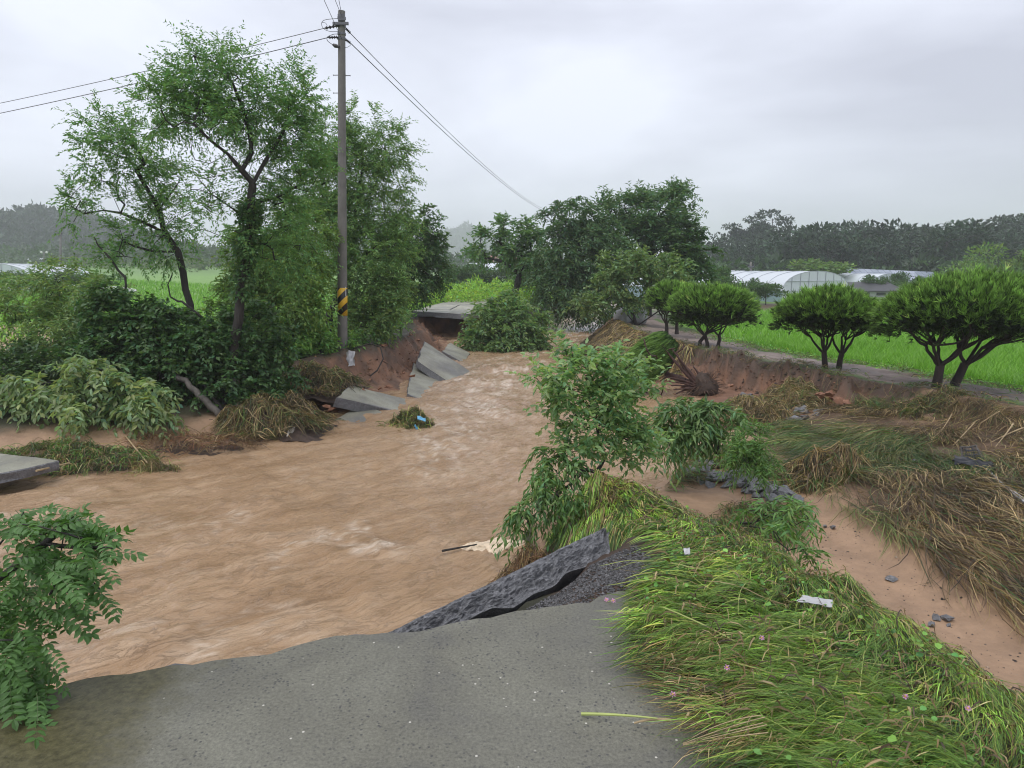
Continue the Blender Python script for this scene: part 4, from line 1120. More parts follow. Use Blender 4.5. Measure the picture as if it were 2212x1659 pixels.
def pine(label, bases, crown, seed, group="umbrella pines in a row on the right bank", R=.075, ntuft=2200, ln=.10, w=.013):
    """bases: stem feet (u,v,Y); crown = (u, v_mid, ru, rv_up, rv_down, Y)"""
    r = np.random.default_rng(seed)
    u, v, ru, rup, rdn, Y = crown
    c = A(u, v, Y); sx = ru * Y / FPX; su = rup * Y / FPX; sd = rdn * Y / FPX; sy = sx * .8
    B = [A(*p) for p in bases]
    root = thing("umbrella_pine", label, "pine tree", B[0], group)
    g = Geo()
    for bi, b0 in enumerate(B):
        side = (bi - (len(B) - 1) / 2)
        hh = (c[2] - sd * .6) - b0[2]
        cx0 = np.array((c[0] + side * sx * .62, c[1], c[2] - sd * .3))
        fork = b0 + np.array(((cx0[0] - b0[0]) * .16 + .02 * r.normal(), .02 * r.normal(), hh * (.30 + .08 * r.random())))
        foot = b0 + np.array((0, 0, -.12))
        g.put(*tube_vf(np.array([foot, b0, b0 + (fork - b0) * .5 + r.normal(0, .012, 3), fork]), np.array([R * 1.25, R * 1.05, R * .95, R * .9]), 9, False))
        for q in range(5):
            a0 = q * 2 * np.pi / 5 + r.normal(0, .3)
            dirx, diry = np.cos(a0), np.sin(a0)
            sec = fork + np.array((dirx * sx * .22 + (cx0[0] - fork[0]) * .35, diry * sy * .22, hh * (.28 + .12 * r.random())))
            g.put(*tube_vf(bezier(fork - (0, 0, .03), fork + (sec - fork) * .5 + np.array((dirx * .04, diry * .04, -.03)), sec, 6) + r.normal(0, .006, (6, 3)), np.linspace(R * .48, R * .32, 6), 7, False))
            for w_ in range(5):
                a1 = a0 + r.normal(0, .7); rr = .35 + .6 * r.random()
                tgt = cx0 + np.array((np.cos(a1) * sx * .62 * rr, np.sin(a1) * sy * .85 * rr, -sd * .1 + .2 * su * r.random()))
                mid_ = sec + (tgt - sec) * .5 + np.array((np.cos(a1) * .1, np.sin(a1) * .1, -.07)) + r.normal(0, .03, 3)
                pth = bezier(sec, mid_, tgt, 7) + r.normal(0, .008, (7, 3))
                g.put(*tube_vf(pth, np.linspace(R * .28, R * .12, 7), 6, False))
                for _t in range(2):
                    e0 = pth[3 + _t]; e1 = e0 + np.array((r.normal(0, .14), r.normal(0, .14), .16 + .1 * r.random())); g.put(*tube_vf(bezier(e0, (e0 + e1) / 2 + r.normal(0, .03, 3), e1, 4), np.linspace(R * .16, R * .08, 4), 5, False))
    g.build("stems", MAT['bark_pine'], root, B[0], smooth=True)
    # shoots over the dome, upright above and spreading at the rim
    n = ntuft
    az = r.uniform(0, 2 * np.pi, n); rho = np.sqrt(r.random(n)); up_ = r.random(n) < .78
    lump = 1 + .10 * np.sin(az * 3 + seed) + .05 * np.sin(az * 7 + 2 * seed)
    bumps = .26 * su * (vnoise(np.cos(az) * rho * 3.3 + seed, np.sin(az) * rho * 3.3, seed) - .5) * 2
    ztop = su * (1 - rho ** 2.3) ** .6 + bumps * (1 - rho ** 4) - sd * .35 * rho ** 5
    zbot = -sd * (.15 + .75 * rho ** 2)
    hx, hy = np.cos(az) * rho * lump, np.sin(az) * rho * lump
    P = c + np.stack([hx * sx, hy * sy, np.where(up_, ztop, zbot) + r.normal(0, .06, n)], 1)
    P[:, :2] += r.normal(0, .05, (n, 2))
    D = nrm(np.stack([hx * (.35 + .75 * rho ** 3), hy * (.35 + .75 * rho ** 3), np.where(up_, .95 - .35 * rho ** 3, .12)], 1) + r.normal(0, .16, (n, 3)))
    d = np.stack([hx, hy, np.where(up_, .75 - .55 * rho ** 3, -.7)], 1)
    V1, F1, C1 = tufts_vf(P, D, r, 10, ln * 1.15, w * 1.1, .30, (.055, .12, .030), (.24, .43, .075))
    # shoots on the crown's underside are coloured darker
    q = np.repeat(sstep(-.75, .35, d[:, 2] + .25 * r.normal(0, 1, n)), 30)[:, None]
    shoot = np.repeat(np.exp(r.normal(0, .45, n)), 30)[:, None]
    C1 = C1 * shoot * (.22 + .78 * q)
    gg = Geo(); gg.put(V1, [F1], C1)
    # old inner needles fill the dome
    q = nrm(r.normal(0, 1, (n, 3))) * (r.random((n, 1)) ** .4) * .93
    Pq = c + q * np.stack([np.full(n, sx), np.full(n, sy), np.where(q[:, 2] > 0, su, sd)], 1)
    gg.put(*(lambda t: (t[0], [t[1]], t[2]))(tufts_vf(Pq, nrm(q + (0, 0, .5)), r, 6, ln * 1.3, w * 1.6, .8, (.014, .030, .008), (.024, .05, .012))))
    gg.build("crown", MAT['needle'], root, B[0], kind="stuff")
    return root

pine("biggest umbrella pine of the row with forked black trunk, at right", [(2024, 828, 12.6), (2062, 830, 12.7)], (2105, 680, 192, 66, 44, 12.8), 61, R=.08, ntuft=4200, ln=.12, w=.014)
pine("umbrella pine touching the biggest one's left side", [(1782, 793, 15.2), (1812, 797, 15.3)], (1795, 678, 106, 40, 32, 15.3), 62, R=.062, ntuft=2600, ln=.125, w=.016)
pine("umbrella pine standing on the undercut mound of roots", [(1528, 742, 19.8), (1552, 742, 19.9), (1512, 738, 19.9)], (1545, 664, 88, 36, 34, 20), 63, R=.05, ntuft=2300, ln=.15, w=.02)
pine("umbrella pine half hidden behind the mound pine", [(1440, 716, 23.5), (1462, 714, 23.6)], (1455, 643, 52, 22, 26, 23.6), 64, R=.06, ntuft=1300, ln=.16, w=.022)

# fallen pine: crown combed downhill, reddish stems fanning from the torn root ball
r = np.random.default_rng(66)
fb = A(1512, 838, 15.6)
fp = thing("fallen_pine", "toppled umbrella pine with combed green crown and bare reddish stems", "pine tree", fb)
tg = np.array([A(1425 + 32 * r.normal(), 775 + 32 * r.normal(), 15.9 + .3 * r.normal()) for _ in range(20)])
g = skeleton([[fb, fb + (A(1478, 822, 15.7) - fb)]], tg, r, .07, .016, .2, 7, .01, .1)
for k_ in range(7):
    q = A(1425 + 12 * k_, 742 + 9 * k_ + r.normal() * 8, 15.7)
    g.put(*tube_vf(bezier(fb, (fb + q) / 2 + r.normal(0, .08, 3), q, 8), np.linspace(.04, .014, 8), 6))
for k_ in range(5):
    q = A(1440 + 5 * k_, 815 + 9 * k_, 15.5)
    g.put(*tube_vf(bezier(fb, (fb + q) / 2 + np.array((0, 0, .05)) + r.normal(0, .04, 3), q, 7), np.linspace(.035, .014, 7), 6))
g.build("stems", MAT['bark_red'], fp, fb, smooth=True)
n = 1900
a0, a1 = A(1452, 728, 16.0), A(1372, 815, 15.8)
t = r.random(n); P = a0 + (a1 - a0) * t[:, None]
ax = nrm(a1 - a0); sidev = nrm(np.cross(ax, Yv)); 
th = r.uniform(-np.pi, np.pi, n); rad = .44 * np.sqrt(1 - (2 * t - 1) ** 2 * .75) * (.55 + .45 * r.random(n))
P = P + (np.cos(th) * rad)[:, None] * sidev + (np.sin(th) * rad)[:, None] * Yv * .8
D = nrm(np.array((-.9, -.25, -.42)) + r.normal(0, .10, (n, 3)))
V1, F1, C1 = tufts_vf(P, D, r, 10, .30, .020, .13, (.04, .09, .02), (.20, .36, .06))
add("crown", V1, [F1], MAT['needle'], fp, fb, C1, kind="stuff")

# torn root ball beside it
def lump(name, label, cat, c, rx, ry, rz, mat, seed, amp=.35, sub=3, group=None, parent=None, base=None, cols=None):
    bm_v = []; r = np.random.default_rng(seed)
    n1, n2 = 14, 9
    V = []
    for j in range(n2 + 1):
        ph = math.pi * j / n2
        for i in range(n1):
            a = 2 * math.pi * i / n1
            d = np.array((math.sin(ph) * math.cos(a), math.sin(ph) * math.sin(a), math.cos(ph)))
            k_ = 1 + amp * float(fbm(np.array(d[0] * 1.7 + seed * 3.1), np.array(d[1] * 1.7 + d[2] * 2.3 + seed), 3, seed))
            V.append(np.asarray(c) + d * k_ * (rx, ry, rz))
    F = np.array([(j * n1 + i, j * n1 + (i + 1) % n1, (j + 1) * n1 + (i + 1) % n1, (j + 1) * n1 + i) for j in range(n2) for i in range(n1)])
    o = add(name, np.array(V), [F[:, ::-1]], mat, parent, base if base is not None else np.asarray(c), smooth=True)
    if parent is None: tag(o, label, cat, group)
    return o
MAT['rootsoil'] = m_plain("root_soil", (.055, .035, .025), .8, .5, 9, 0, .9)
rb = thing("root_ball", "dark torn root ball of the toppled pine", "root ball", fb)
lump("soil", None, None, fb + (.12, .1, .0), .34, .3, .3, MAT['rootsoil'], 3, parent=rb, base=fb, amp=.6)
g = Geo()
for k_ in range(190):
    d = nrm(r.normal(0, 1, 3)); p = fb + (.12, .1, 0) + d * .26; q = p + d * .25 + np.array((0, 0, -.18)) * r.random()
    g.put(*tube_vf(bezier(p, (p + q) / 2 + r.normal(0, .05, 3), q, 5), np.linspace(.008, .003, 5), 4, False))
g.build("roots", MAT['twig'], rb, fb, kind="stuff")

# ------------------------------------------------------------------ near things: sapling, drooping shrubs, the branch at lower left
SAPG = (.088, .152, .072)
sb = (1292, 1015, 6.75)
tree("sapling", "young broad-leaved sapling with pale green leaves on the grassy point", "sapling",
     [[sb, (1296, 960, 6.75), (1290, 900, 6.75), (1282, 860, 6.75), (1268, 820, 6.7), (1250, 790, 6.7)],
      [(1290, 900, 6.75), (1262, 870, 6.6), (1225, 850, 6.55), (1185, 838, 6.5)],
      [(1282, 860, 6.75), (1305, 820, 6.8), (1330, 800, 6.85), (1370, 800, 6.9)],
      [(1290, 900, 6.75), (1330, 880, 6.8), (1365, 850, 6.9), (1400, 825, 6.95)],
      [(1268, 820, 6.7), (1245, 775, 6.7), (1225, 750, 6.7)],
      [(1296, 960, 6.75), (1340, 950, 6.9), (1390, 955, 7.0)]],
     [(1225, 770, 24, 22, 6.7), (1262, 765, 26, 22, 6.7), (1180, 805, 32, 26, 6.5), (1200, 850, 30, 26, 6.5), (1265, 815, 46, 34, 6.75), (1325, 795, 36, 28, 6.85), (1375, 800, 32, 24, 6.95), (1230, 885, 42, 32, 6.6), (1310, 855, 46, 40, 6.8),
      (1340, 900, 40, 36, 6.9), (1270, 930, 50, 32, 6.7), (1330, 955, 50, 30, 6.9), (1390, 955, 40, 26, 7.0), (1240, 960, 36, 22, 6.6), (1400, 830, 14, 12, 6.95), (1420, 965, 34, 18, 7.3), (1370, 985, 40, 16, 7.0)],
     SAPG, R0=.022, spacing=.122, twigs=3, per=5, tl=.19, leaf=(.064, .030), droop=.12, seed=71, mat=MAT['leaf_pale'], tmpl=LEAF7, n_obj=300, step=.1, rtip=.0035, shell=.7, var=.2, up=.5)
shrub("dark long-leaved shrub trailing down the point into the water", (1270, 1020, 6.4), [(1230, 1010, 46, 26, 6.4), (1185, 1045, 44, 28, 6.2), (1150, 1090, 34, 30, 6.05), (1230, 1060, 40, 30, 6.15), (1120, 1130, 24, 16, 5.9), (1190, 985, 30, 18, 6.4)], (.058, .115, .044), 72, (.078, .019), .135, twigs=5, per=8, tl=.22, droop=1.1, ldroop=.8, R0=.02, rtip=.003, step=.12, name="trailing_shrub")
shrub("flood-bent willow shrub with drooping dark leaves by the gully", (1545, 985, 8.6), [(1500, 880, 46, 22, 8.8), (1545, 900, 40, 28, 8.6), (1470, 905, 40, 24, 8.7), (1510, 935, 46, 22, 8.5), (1440, 925, 34, 20, 8.6), (1575, 930, 18, 22, 8.6)], (.055, .105, .042), 73, (.12, .026), .17, twigs=5, per=8, tl=.28, droop=.9, ldroop=.6, R0=.025, rtip=.003, step=.15, name="bent_shrub")
shrub("willow sprigs trailing over the grass towards the sand", (1600, 1130, 5.4), [(1690, 1105, 38, 16, 5.2), (1740, 1110, 26, 14, 5.1), (1640, 1100, 36, 20, 5.4), (1690, 1170, 34, 24, 4.9), (1745, 1205, 24, 22, 4.7)], (.06, .125, .04), 74, (.08, .014), .12, twigs=5, per=9, tl=.2, droop=.9, ldroop=.5, R0=.012, rtip=.0025, step=.1, name="trailing_willow")
shrub("bright green feathery weed standing at the gully's bend", (1620, 1020, 7.6), [(1625, 950, 40, 24, 7.8), (1610, 990, 40, 28, 7.6), (1650, 985, 26, 26, 7.6)], (.050, .105, .028), 75, (.075, .012), .13, twigs=6, per=10, tl=.2, droop=.5, R0=.01, rtip=.0025, step=.1, name="feathery_weed", cat="weeds")

# compound leaves of the near branch, each a leaf of its own
def compound_leaf(seed):
    r = np.random.default_rng(seed)
    g = Geo(); L_ = .19; n = 7
    mid = lambda t: np.array((L_ * t, 0, -.05 * t * t))
    g.put(*tube_vf(np.array([mid(t) for t in np.linspace(0, 1, 6)]), np.linspace(.0014, .0007, 6), 4, False), col=(.10, .15, .05))
    for i in range(n):
        t = .22 + .74 * i / (n - 1)
        for s in ((-1, 1) if i < n - 1 else (-1, 1, 0)):
            ln = .045 * (1 - .25 * abs(t - .55)) * (.9 + .2 * r.random())
            d = np.array((.35, .95 * s, -.25 + .12 * r.normal())) if s else np.array((1, 0, -.3))
            D, S, N = frames(d[None] + r.normal(0, .08, (1, 3)), r, .12)
            V, F = bake(LEAF7, mid(t)[None], D, S, N, np.array([ln]), np.array([ln * .52]))
            g.put(V, [F], np.array((.095, .20, .055)) * (.8 + .4 * r.random()))
    ks = list(g.F)
    return mesh_np("leaf", np.concatenate(g.V), [np.concatenate(g.F[k]) for k in ks], np.concatenate(g.C), False, [MAT['leaf']])
protos = [compound_leaf(s) for s in range(6)]
nb = np.array((-3.3, 2.9, -1.3))
nt_ = thing("locust_branch", "near locust tree branch with round leaflets at the lower left corner", "tree", nb)
r = np.random.default_rng(81)
main = [nb, np.array((-3.2, 2.95, -.3)), A(-180, 1400, 2.95), A(-60, 1290, 2.9), A(20, 1235, 2.85), A(90, 1185, 2.8), A(150, 1135, 2.78)]
cl = []; 
for (u, v, ru, rv, Y, n) in ((40, 1130, 55, 28, 2.9, 16), (120, 1130, 60, 36, 2.8, 22), (190, 1160, 50, 36, 2.75, 18), (60, 1200, 80, 45, 2.85, 26), (160, 1230, 66, 42, 2.75, 22), (40, 1290, 60, 50, 2.8, 24), (120, 1300, 56, 42, 2.75, 16), (20, 1380, 56, 50, 2.75, 24), (80, 1400, 46, 40, 2.7, 12), (20, 1470, 50, 40, 2.7, 26), (20, 1545, 44, 40, 2.6, 26), (70, 1530, 30, 30, 2.6, 8), (90, 1470, 40, 20, 2.7, 6), (-80, 1300, 60, 120, 2.9, 30), (-80, 1480, 60, 80, 2.8, 20)):
    for _ in range(n):
        cl.append(A(u + ru * r.normal() * .5, v + rv * r.normal() * .5, Y + .10 * r.normal()))
cl = np.array(cl)
tips = cl[::6]
g = skeleton([main, [A(90, 1185, 2.8), A(120, 1170, 2.75), A(190, 1195, 2.72), A(245, 1185, 2.7)], [A(60, 1205, 2.8), A(100, 1150, 2.8), A(165, 1110, 2.8)], [A(-60, 1290, 2.9), A(-20, 1400, 2.8), A(10, 1500, 2.7), A(20, 1560, 2.65)], [A(-60, 1290, 2.9), A(-30, 1210, 2.9), A(10, 1150, 2.9), A(50, 1105, 2.9)]], tips, r, .03, .003, .09, 6, .006, .1)
g.build("branches", MAT['bark'], nt_, nb, smooth=True)
cb = A(20, 1320, 2.85)
for i, p in enumerate(cl):
    d = nrm((p - cb) * (1, .7, .5) + r.normal(0, .14, 3)); d[2] -= .25 + .25 * r.random(); d = nrm(d)
    D, S, N = frames(d[None], r, .35); D, S, N = D[0], S[0], N[0]
    s_ = .72 + .4 * r.random()
    p0 = p - D * .09 * s_
    o = bpy.data.objects.new("leaf", protos[int(r.integers(6))]); COL.objects.link(o); o.parent = nt_
    o.matrix_local = Matrix(((D[0] * s_, S[0] * s_, N[0] * s_, p0[0] - nb[0]), (D[1] * s_, S[1] * s_, N[1] * s_, p0[1] - nb[1]), (D[2] * s_, S[2] * s_, N[2] * s_, p0[2] - nb[2]), (0, 0, 0, 1)))

# ------------------------------------------------------------------ flattened grass
def ribbons(P, ang, ln, wd, r, nseg=4, lift=.03, layer=.03, wander=.5, ground=None, tipdrop=0.0, flat=.6, rise=0.0):
    """blades lying along the ground from P (n,2): angle field, length, width"""
    n = len(P); ground = ground or hgt
    t = np.linspace(0, 1, nseg + 1)
    bend = r.normal(0, wander, n)
    th = ang[:, None] + bend[:, None] * (t - .3)[None]
    step = ln[:, None] / nseg
    dx = np.cos(th) * step; dy = np.sin(th) * step
    x = P[:, :1] + np.concatenate([np.zeros((n, 1)), np.cumsum(dx[:, :-1], 1)], 1)
    y = P[:, 1:2] + np.concatenate([np.zeros((n, 1)), np.cumsum(dy[:, :-1], 1)], 1)
    base = layer * r.random(n)
    z = ground(x, y) + base[:, None] + (lift * (.4 + 1.2 * r.random(n)))[:, None] * np.sin(np.pi * np.clip(t * .95, 0, 1))[None] + rise * t[None]
    c = np.stack([x, y, z], -1)
    tilt = r.normal(0, flat, n)[:, None]
    s = np.stack([-np.sin(th) * np.cos(tilt), np.cos(th) * np.cos(tilt), np.sin(tilt) * np.ones_like(th)], -1)
    w = wd[:, None] * (np.array([.55] + [1.0] * (nseg - 1) + [.12]) if nseg > 1 else np.array([1, .1]))[None] / 2
    V = np.stack([c - s * w[..., None], c + s * w[..., None]], 2)          # n, nseg+1, 2, 3
    idx = (np.arange(n)[:, None] * (nseg + 1) + np.arange(nseg)[None]) * 2
    F = np.stack([idx, idx + 1, idx + 3, idx + 2], -1).reshape(-1, 4)
    return V.reshape(-1, 3), F, (nseg + 1) * 2

def grass_cols(pal, wts, n, k, r, var=.25):
    pal = np.asarray(pal); i = r.choice(len(pal), n, p=np.asarray(wts) / sum(wts))
    return np.repeat(np.clip(pal[i] * (1 + r.normal(0, var, (n, 1))), .01, .9), k, 0)

GR_Y = (.36, .43, .085); GR_G = (.185, .325, .048); GR_D = (.05, .115, .022); GR_B = (.20, .135, .06); GR_T = (.36, .27, .14); GR_K = (.07, .045, .025)

def inpoly(x, y, poly):
    poly = np.asarray(poly); c = np.zeros(len(x), bool); j = len(poly) - 1
    for i in range(len(poly)):
        xi, yi = poly[i]; xj, yj = poly[j]
        q = ((yi > y) != (yj > y)) & (x < (xj - xi) * (y - yi) / (yj - yi + 1e-12) + xi)
        c ^= q; j = i
    return c

def scatter(poly, n, r):
    poly = np.asarray(poly); lo, hi = poly.min(0), poly.max(0)
    out = []; got = 0
    while got < n:
        p = lo + (hi - lo) * r.random((n * 2, 2)); p = p[inpoly(p[:, 0], p[:, 1], poly)]
        out.append(p); got += len(p)
    return np.concatenate(out)[:n]

r = np.random.default_rng(91)
MOUND = [(.84, 1.2), (.76, 2.2), (.64, 2.7), (.58, 3.05), (.64, 3.4), (.86, 3.75), (1.02, 4.2), (.95, 4.7), (.66, 5.2), (.45, 5.9), (.42, 6.6), (.7, 7.0), (1.2, 7.2), (1.9, 6.7), (2.35, 5.6), (2.55, 4.9), (2.75, 4.0), (3.0, 3.0), (3.3, 1.2)]
def mound_ang(p):
    # left-pointing by the road, streaming towards the camera over the crest
    crest = np.interp(p[:, 1], [1, 2.7, 4.1, 5.6, 7], [2.55, 2.18, 1.66, 1.05, .7])
    k = sstep(-.75, .35, p[:, 0] - crest)
    far = sstep(4.0, 5.2, p[:, 1])
    a = np.radians(183) + k * np.radians(105) + far * (1 - k) * np.radians(38)
    return a
p = scatter(MOUND, 56000, r)
near_k = sstep(6.5, 2.2, p[:, 1])
pn = vnoise(p[:, 0] * 5, p[:, 1] * 4, 61); pn2 = vnoise(p[:, 0] * 2.2 + 5, p[:, 1] * 2.0, 62)
a = mound_ang(p) + 1.1 * (vnoise(p[:, 0] * 3.2, p[:, 1] * 3.0, 63) - .5) + r.normal(0, .26, len(p))
V, F, k = ribbons(p, a, .07 + .20 * r.random(len(p)) ** 1.5, .0024 + .0026 * r.random(len(p)), r, 3, .016, .055, .55, flat=.8, ground=lambda x, y: np.maximum(hgt(x, y), np.where((x < .95) & (y < 3.3), .003, -9)))
c1 = grass_cols([GR_Y, GR_G, (.17, .27, .045)], [1.3, 3.6, 2.2], len(p), 1, r); c2 = grass_cols([GR_D, (.08, .16, .03), (.045, .085, .02)], [2, 2, 1], len(p), 1, r); c3 = grass_cols([GR_B, GR_T, GR_K, (.2, .2, .06)], [2, 1, 1.2, 1.4], len(p), 1, r)
sel = np.where(r.random(len(p)) < .17 + .5 * sstep(.5, .72, pn2), 2, np.where(r.random(len(p)) < .25 + .6 * sstep(.4, .7, pn), 1, 0))
cc = np.where((sel == 0)[:, None], c1, np.where((sel == 1)[:, None], c2, c3))
wk = np.clip(p[:, 1] / 3.2, .7, 1.8)
tn = .42 + 1.5 * vnoise(p[:, 0] * 11 + .6 * np.sin(p[:, 1] * 9), p[:, 1] * 13, 64) ** 1.5
V = V.reshape(len(p), -1, 2, 3); mid_ = V.mean(2, keepdims=True); V = (mid_ + (V - mid_) * wk[:, None, None, None]).reshape(-1, 3)
g = Geo(); g.put(V, [F], np.clip(np.repeat(cc * tn[:, None], k, 0) * 1.5, 0, .85))
# longer pale stems lying over it
p = scatter(MOUND, 1500, r); p = p[vnoise(p[:, 0] * 1.7, p[:, 1] * 1.6, 66) > .42]; a = mound_ang(p) + .9 * (vnoise(p[:, 0] * 2, p[:, 1] * 2, 67) - .5) + r.normal(0, .4, len(p))
V, F, k = ribbons(p, a, .16 + .32 * r.random(len(p)), .0032 + .0028 * r.random(len(p)), r, 7, .02, .07, .8)
g.put(V, [F], grass_cols([GR_Y, (.44, .48, .16), GR_T, GR_B], [4, 2, 1, .5], len(p), k, r, .18))
# bare brown litter showing through
p = scatter(MOUND, 6000, r); a = r.uniform(0, 6.28, len(p))
V, F, k = ribbons(p, a, .03 + .09 * r.random(len(p)), .003 + .006 * r.random(len(p)), r, 3, .03, .085, .6)
g.put(V, [F], grass_cols([GR_B, GR_T, GR_K], [2, 1, 1], len(p), k, r))
o = g.build("grass", MAT['grass'], kind="stuff"); tag(o, "wet green grass combed flat over the mound beside the road", "grass")

# feathery flattened plants along the road edge: yellow-green stems with hair-like leaves
def plume(P, ang, ln, r, th=34, hair=.09, col=GR_G, stem=GR_Y, lift=.05, ground=None, w=.0022):
    n = len(P); nseg = 6
    V, F, k = ribbons(P, ang, ln, np.full(n, .0032), r, nseg, lift * .55, .06, .6, ground=ground)
    g = Geo(); g.put(V, [F], grass_cols([stem, (.20, .30, .06)], [2, 1], n, k, r, .15))
    c = V.reshape(n, nseg + 1, 2, 3).mean(2)
    t = r.random((n, th)) * .92 + .06
    seg = np.clip((t * nseg).astype(int), 0, nseg - 1); f = (t * nseg - seg)[..., None]
    i = np.arange(n)[:, None]
    p0 = c[i, seg] * (1 - f) + c[i, seg + 1] * f
    d = nrm(c[i, seg + 1] - c[i, seg])
    sd = nrm(np.stack([-d[..., 1], d[..., 0], np.zeros_like(t)], -1)) * r.choice([-1, 1], (n, th))[..., None]
    dirh = nrm(d * .95 + sd * (.25 + .45 * r.random((n, th)))[..., None] + np.array((0, 0, .18)) * r.normal(.4, 1, (n, th))[..., None])
    L_ = hair * (.5 + .9 * r.random((n, th))) * (1 - .45 * t)
    p1 = p0 + dirh * (L_ * .55)[..., None]; p2 = p0 + (dirh * .9 + d * .35) * L_[..., None]; p2[..., 2] -= .012
    s = nrm(np.cross(dirh, np.array((0, 0, 1.)) + r.normal(0, .4, dirh.shape))) * w / 2
    V = np.stack([p0 - s, p0 + s, p1 + s, p1 - s, p2], 2).reshape(-1, 5, 3)
    b_ = np.arange(len(V))[:, None] * 5
    g.put(V.reshape(-1, 3), [b_ + np.array([[0, 1, 2, 3]])], grass_cols([col, tuple(np.array(col) * .7), tuple(np.array(col) * 1.35)], [2, 1.2, 1], len(V), 5, r, .2))
    g.F.setdefault(3, []).append((b_ + np.array([[3, 2, 4]])) + g.n - len(V) * 5); g.M.setdefault(3, []).append(np.zeros(len(V), int))
    return g
def mound_or_road(x, y): return np.maximum(hgt(x, y), np.where((x < .95) & (y < 3.3), .003, -9))
def road_or_ground(x, y):
    return np.maximum(hgt(x, y), np.where((x < .93) & (y < 3.6) & (x > -2), .004, -9))
EDGE = [(1.15, 1.4), (1.0, 2.1), (.95, 2.6), (.86, 2.95), (.8, 3.2), (.95, 3.6), (1.35, 3.6), (1.6, 2.9), (1.9, 2.0), (2.2, 1.4)]
p = scatter(EDGE, 640, r); a = np.radians(186) + .7 * (vnoise(p[:, 0] * 2, p[:, 1] * 3, 31) - .5) + r.normal(0, .30, len(p))
g = plume(p, a, .16 + .22 * r.random(len(p)), r, 60, .062, ground=road_or_ground, w=.0015, col=(.15, .26, .042))
o = g.build("feathery_grass", MAT['grass'], kind="stuff"); tag(o, "feathery green plants washed flat onto the road's right side", "plants")
p = scatter([(1.5, 1.9), (1.3, 2.6), (1.3, 3.4), (1.5, 4.2), (1.3, 5.0), (2.0, 4.3), (2.5, 3.2), (2.9, 1.6)], 420, r); a = mound_ang(p) + r.normal(0, .35, len(p))
g = plume(p, a, .28 + .25 * r.random(len(p)), r, 44, .065, (.12, .21, .038), lift=.06, w=.0016)
o = g.build("feathery_grass", MAT['grass'], kind="stuff"); tag(o, "feathery green stalks lying over the crest of the mound", "plants")

RIGHTSIDE = [(1.25, 5.6), (1.05, 6.4), (1.5, 6.6), (2.1, 5.6), (2.45, 4.6), (2.75, 3.6), (2.45, 3.3), (2.0, 4.2)]
p = scatter(RIGHTSIDE, 330, r); a = np.radians(292) + r.normal(0, .3, len(p))
g = plume(p, a, .25 + .25 * r.random(len(p)), r, 40, .075, (.055, .11, .045), (.10, .15, .05), lift=.06, w=.0026)
o = g.build("feathery_grass", MAT['grass'], kind="stuff"); tag(o, "dark green feathery plants hanging down the mound's gully side", "plants")

# broad leaves scattered through the mat
p = scatter(MOUND, 4600, r); p = p[vnoise(p[:, 0] * 2.6, p[:, 1] * 2.6, 71) > .55 - .25 * (r.random(len(p)) < .15)]; n = len(p)
z = hgt(p[:, 0], p[:, 1]) + .03 + .09 * r.random(n)
D = np.concatenate([r.normal(0, 1, (n, 2)), r.normal(0, .3, (n, 1))], 1)
D, S, N = frames(D, r, .35)
Ls = .014 + .028 * r.random(n) ** 1.8
V, F = bake(LEAF7, np.column_stack([p, z]), D, S, N, Ls, Ls * .85)
o = add("ground_ivy", V, [F], MAT['leaf'], cols=leaf_cols((.075, .165, .04), n, 7, r, .3, .15, .06), kind="stuff"); tag(o, "small round weed leaves poking through the flattened grass", "weeds")

# right slope: brown and dull green straw streaming downhill
SLOPE_P = [(4.25, 3.2), (3.95, 5.0), (3.8, 6.6), (3.65, 8.2), (3.7, 10.0), (4.2, 11.6), (5.2, 12.6), (6.2, 12.9), (7.2, 12.1), (7.8, 9.8), (8.4, 6.6), (9.3, 3.2)]
p = scatter(SLOPE_P, 50000, r)
def slope_ang(p):
    a = np.radians(272) + .9 * (vnoise(p[:, 0] * .55, p[:, 1] * .45, 7) - .5) + .7 * (vnoise(p[:, 0] * 1.6, p[:, 1] * 1.2, 8) - .5)
    a = a - np.radians(55) * sstep(8.3, 10.5, p[:, 1]) * (.6 + .8 * vnoise(p[:, 0] * .8, p[:, 1] * .8, 12))
    return a
gr = sstep(.42, .62, vnoise(p[:, 0] * .9, p[:, 1] * .55, 14) + .25 * sstep(9, 5, p[:, 1]) - .1)
keep = r.random(len(p)) < (.10 + .9 * sstep(.36, .55, vnoise(p[:, 0] * 1.3, p[:, 1] * 1.0, 15) + .5 * fbm(p[:, 0] * 4, p[:, 1] * 3, 2, 16)) + .55 * sstep(8.2, 7, p[:, 1]))
p, gr = p[keep], gr[keep]
a = slope_ang(p) + 1.0 * (vnoise(p[:, 0] * 3, p[:, 1] * 2.4, 19) - .5) + r.normal(0, .34, len(p))
V, F, k = ribbons(p, a, .22 + .5 * r.random(len(p)), .0035 + .005 * r.random(len(p)), r, 4, .045, .07, .7)
cg = grass_cols([GR_D, (.11, .14, .04), (.20, .19, .07)], [2, 2, 1.4], len(p), 1, r); cb_ = grass_cols([(.27, .19, .09), (.42, .32, .17), (.15, .10, .05), GR_K], [2.4, 1.2, 2.0, 2.0], len(p), 1, r)
pick = (r.random(len(p)) < .12 + gr * .8)[:, None]
tone = .40 + 1.35 * vnoise(p[:, 0] * 6, p[:, 1] * 1.6, 17) ** 1.4
o = add("flattened_grass", V, [F], MAT['grass'], cols=np.repeat(np.where(pick, cg, cb_) * tone[:, None], k, 0), kind="stuff"); tag(o, "brown and dull green grass combed down the right slope by the flood", "grass")

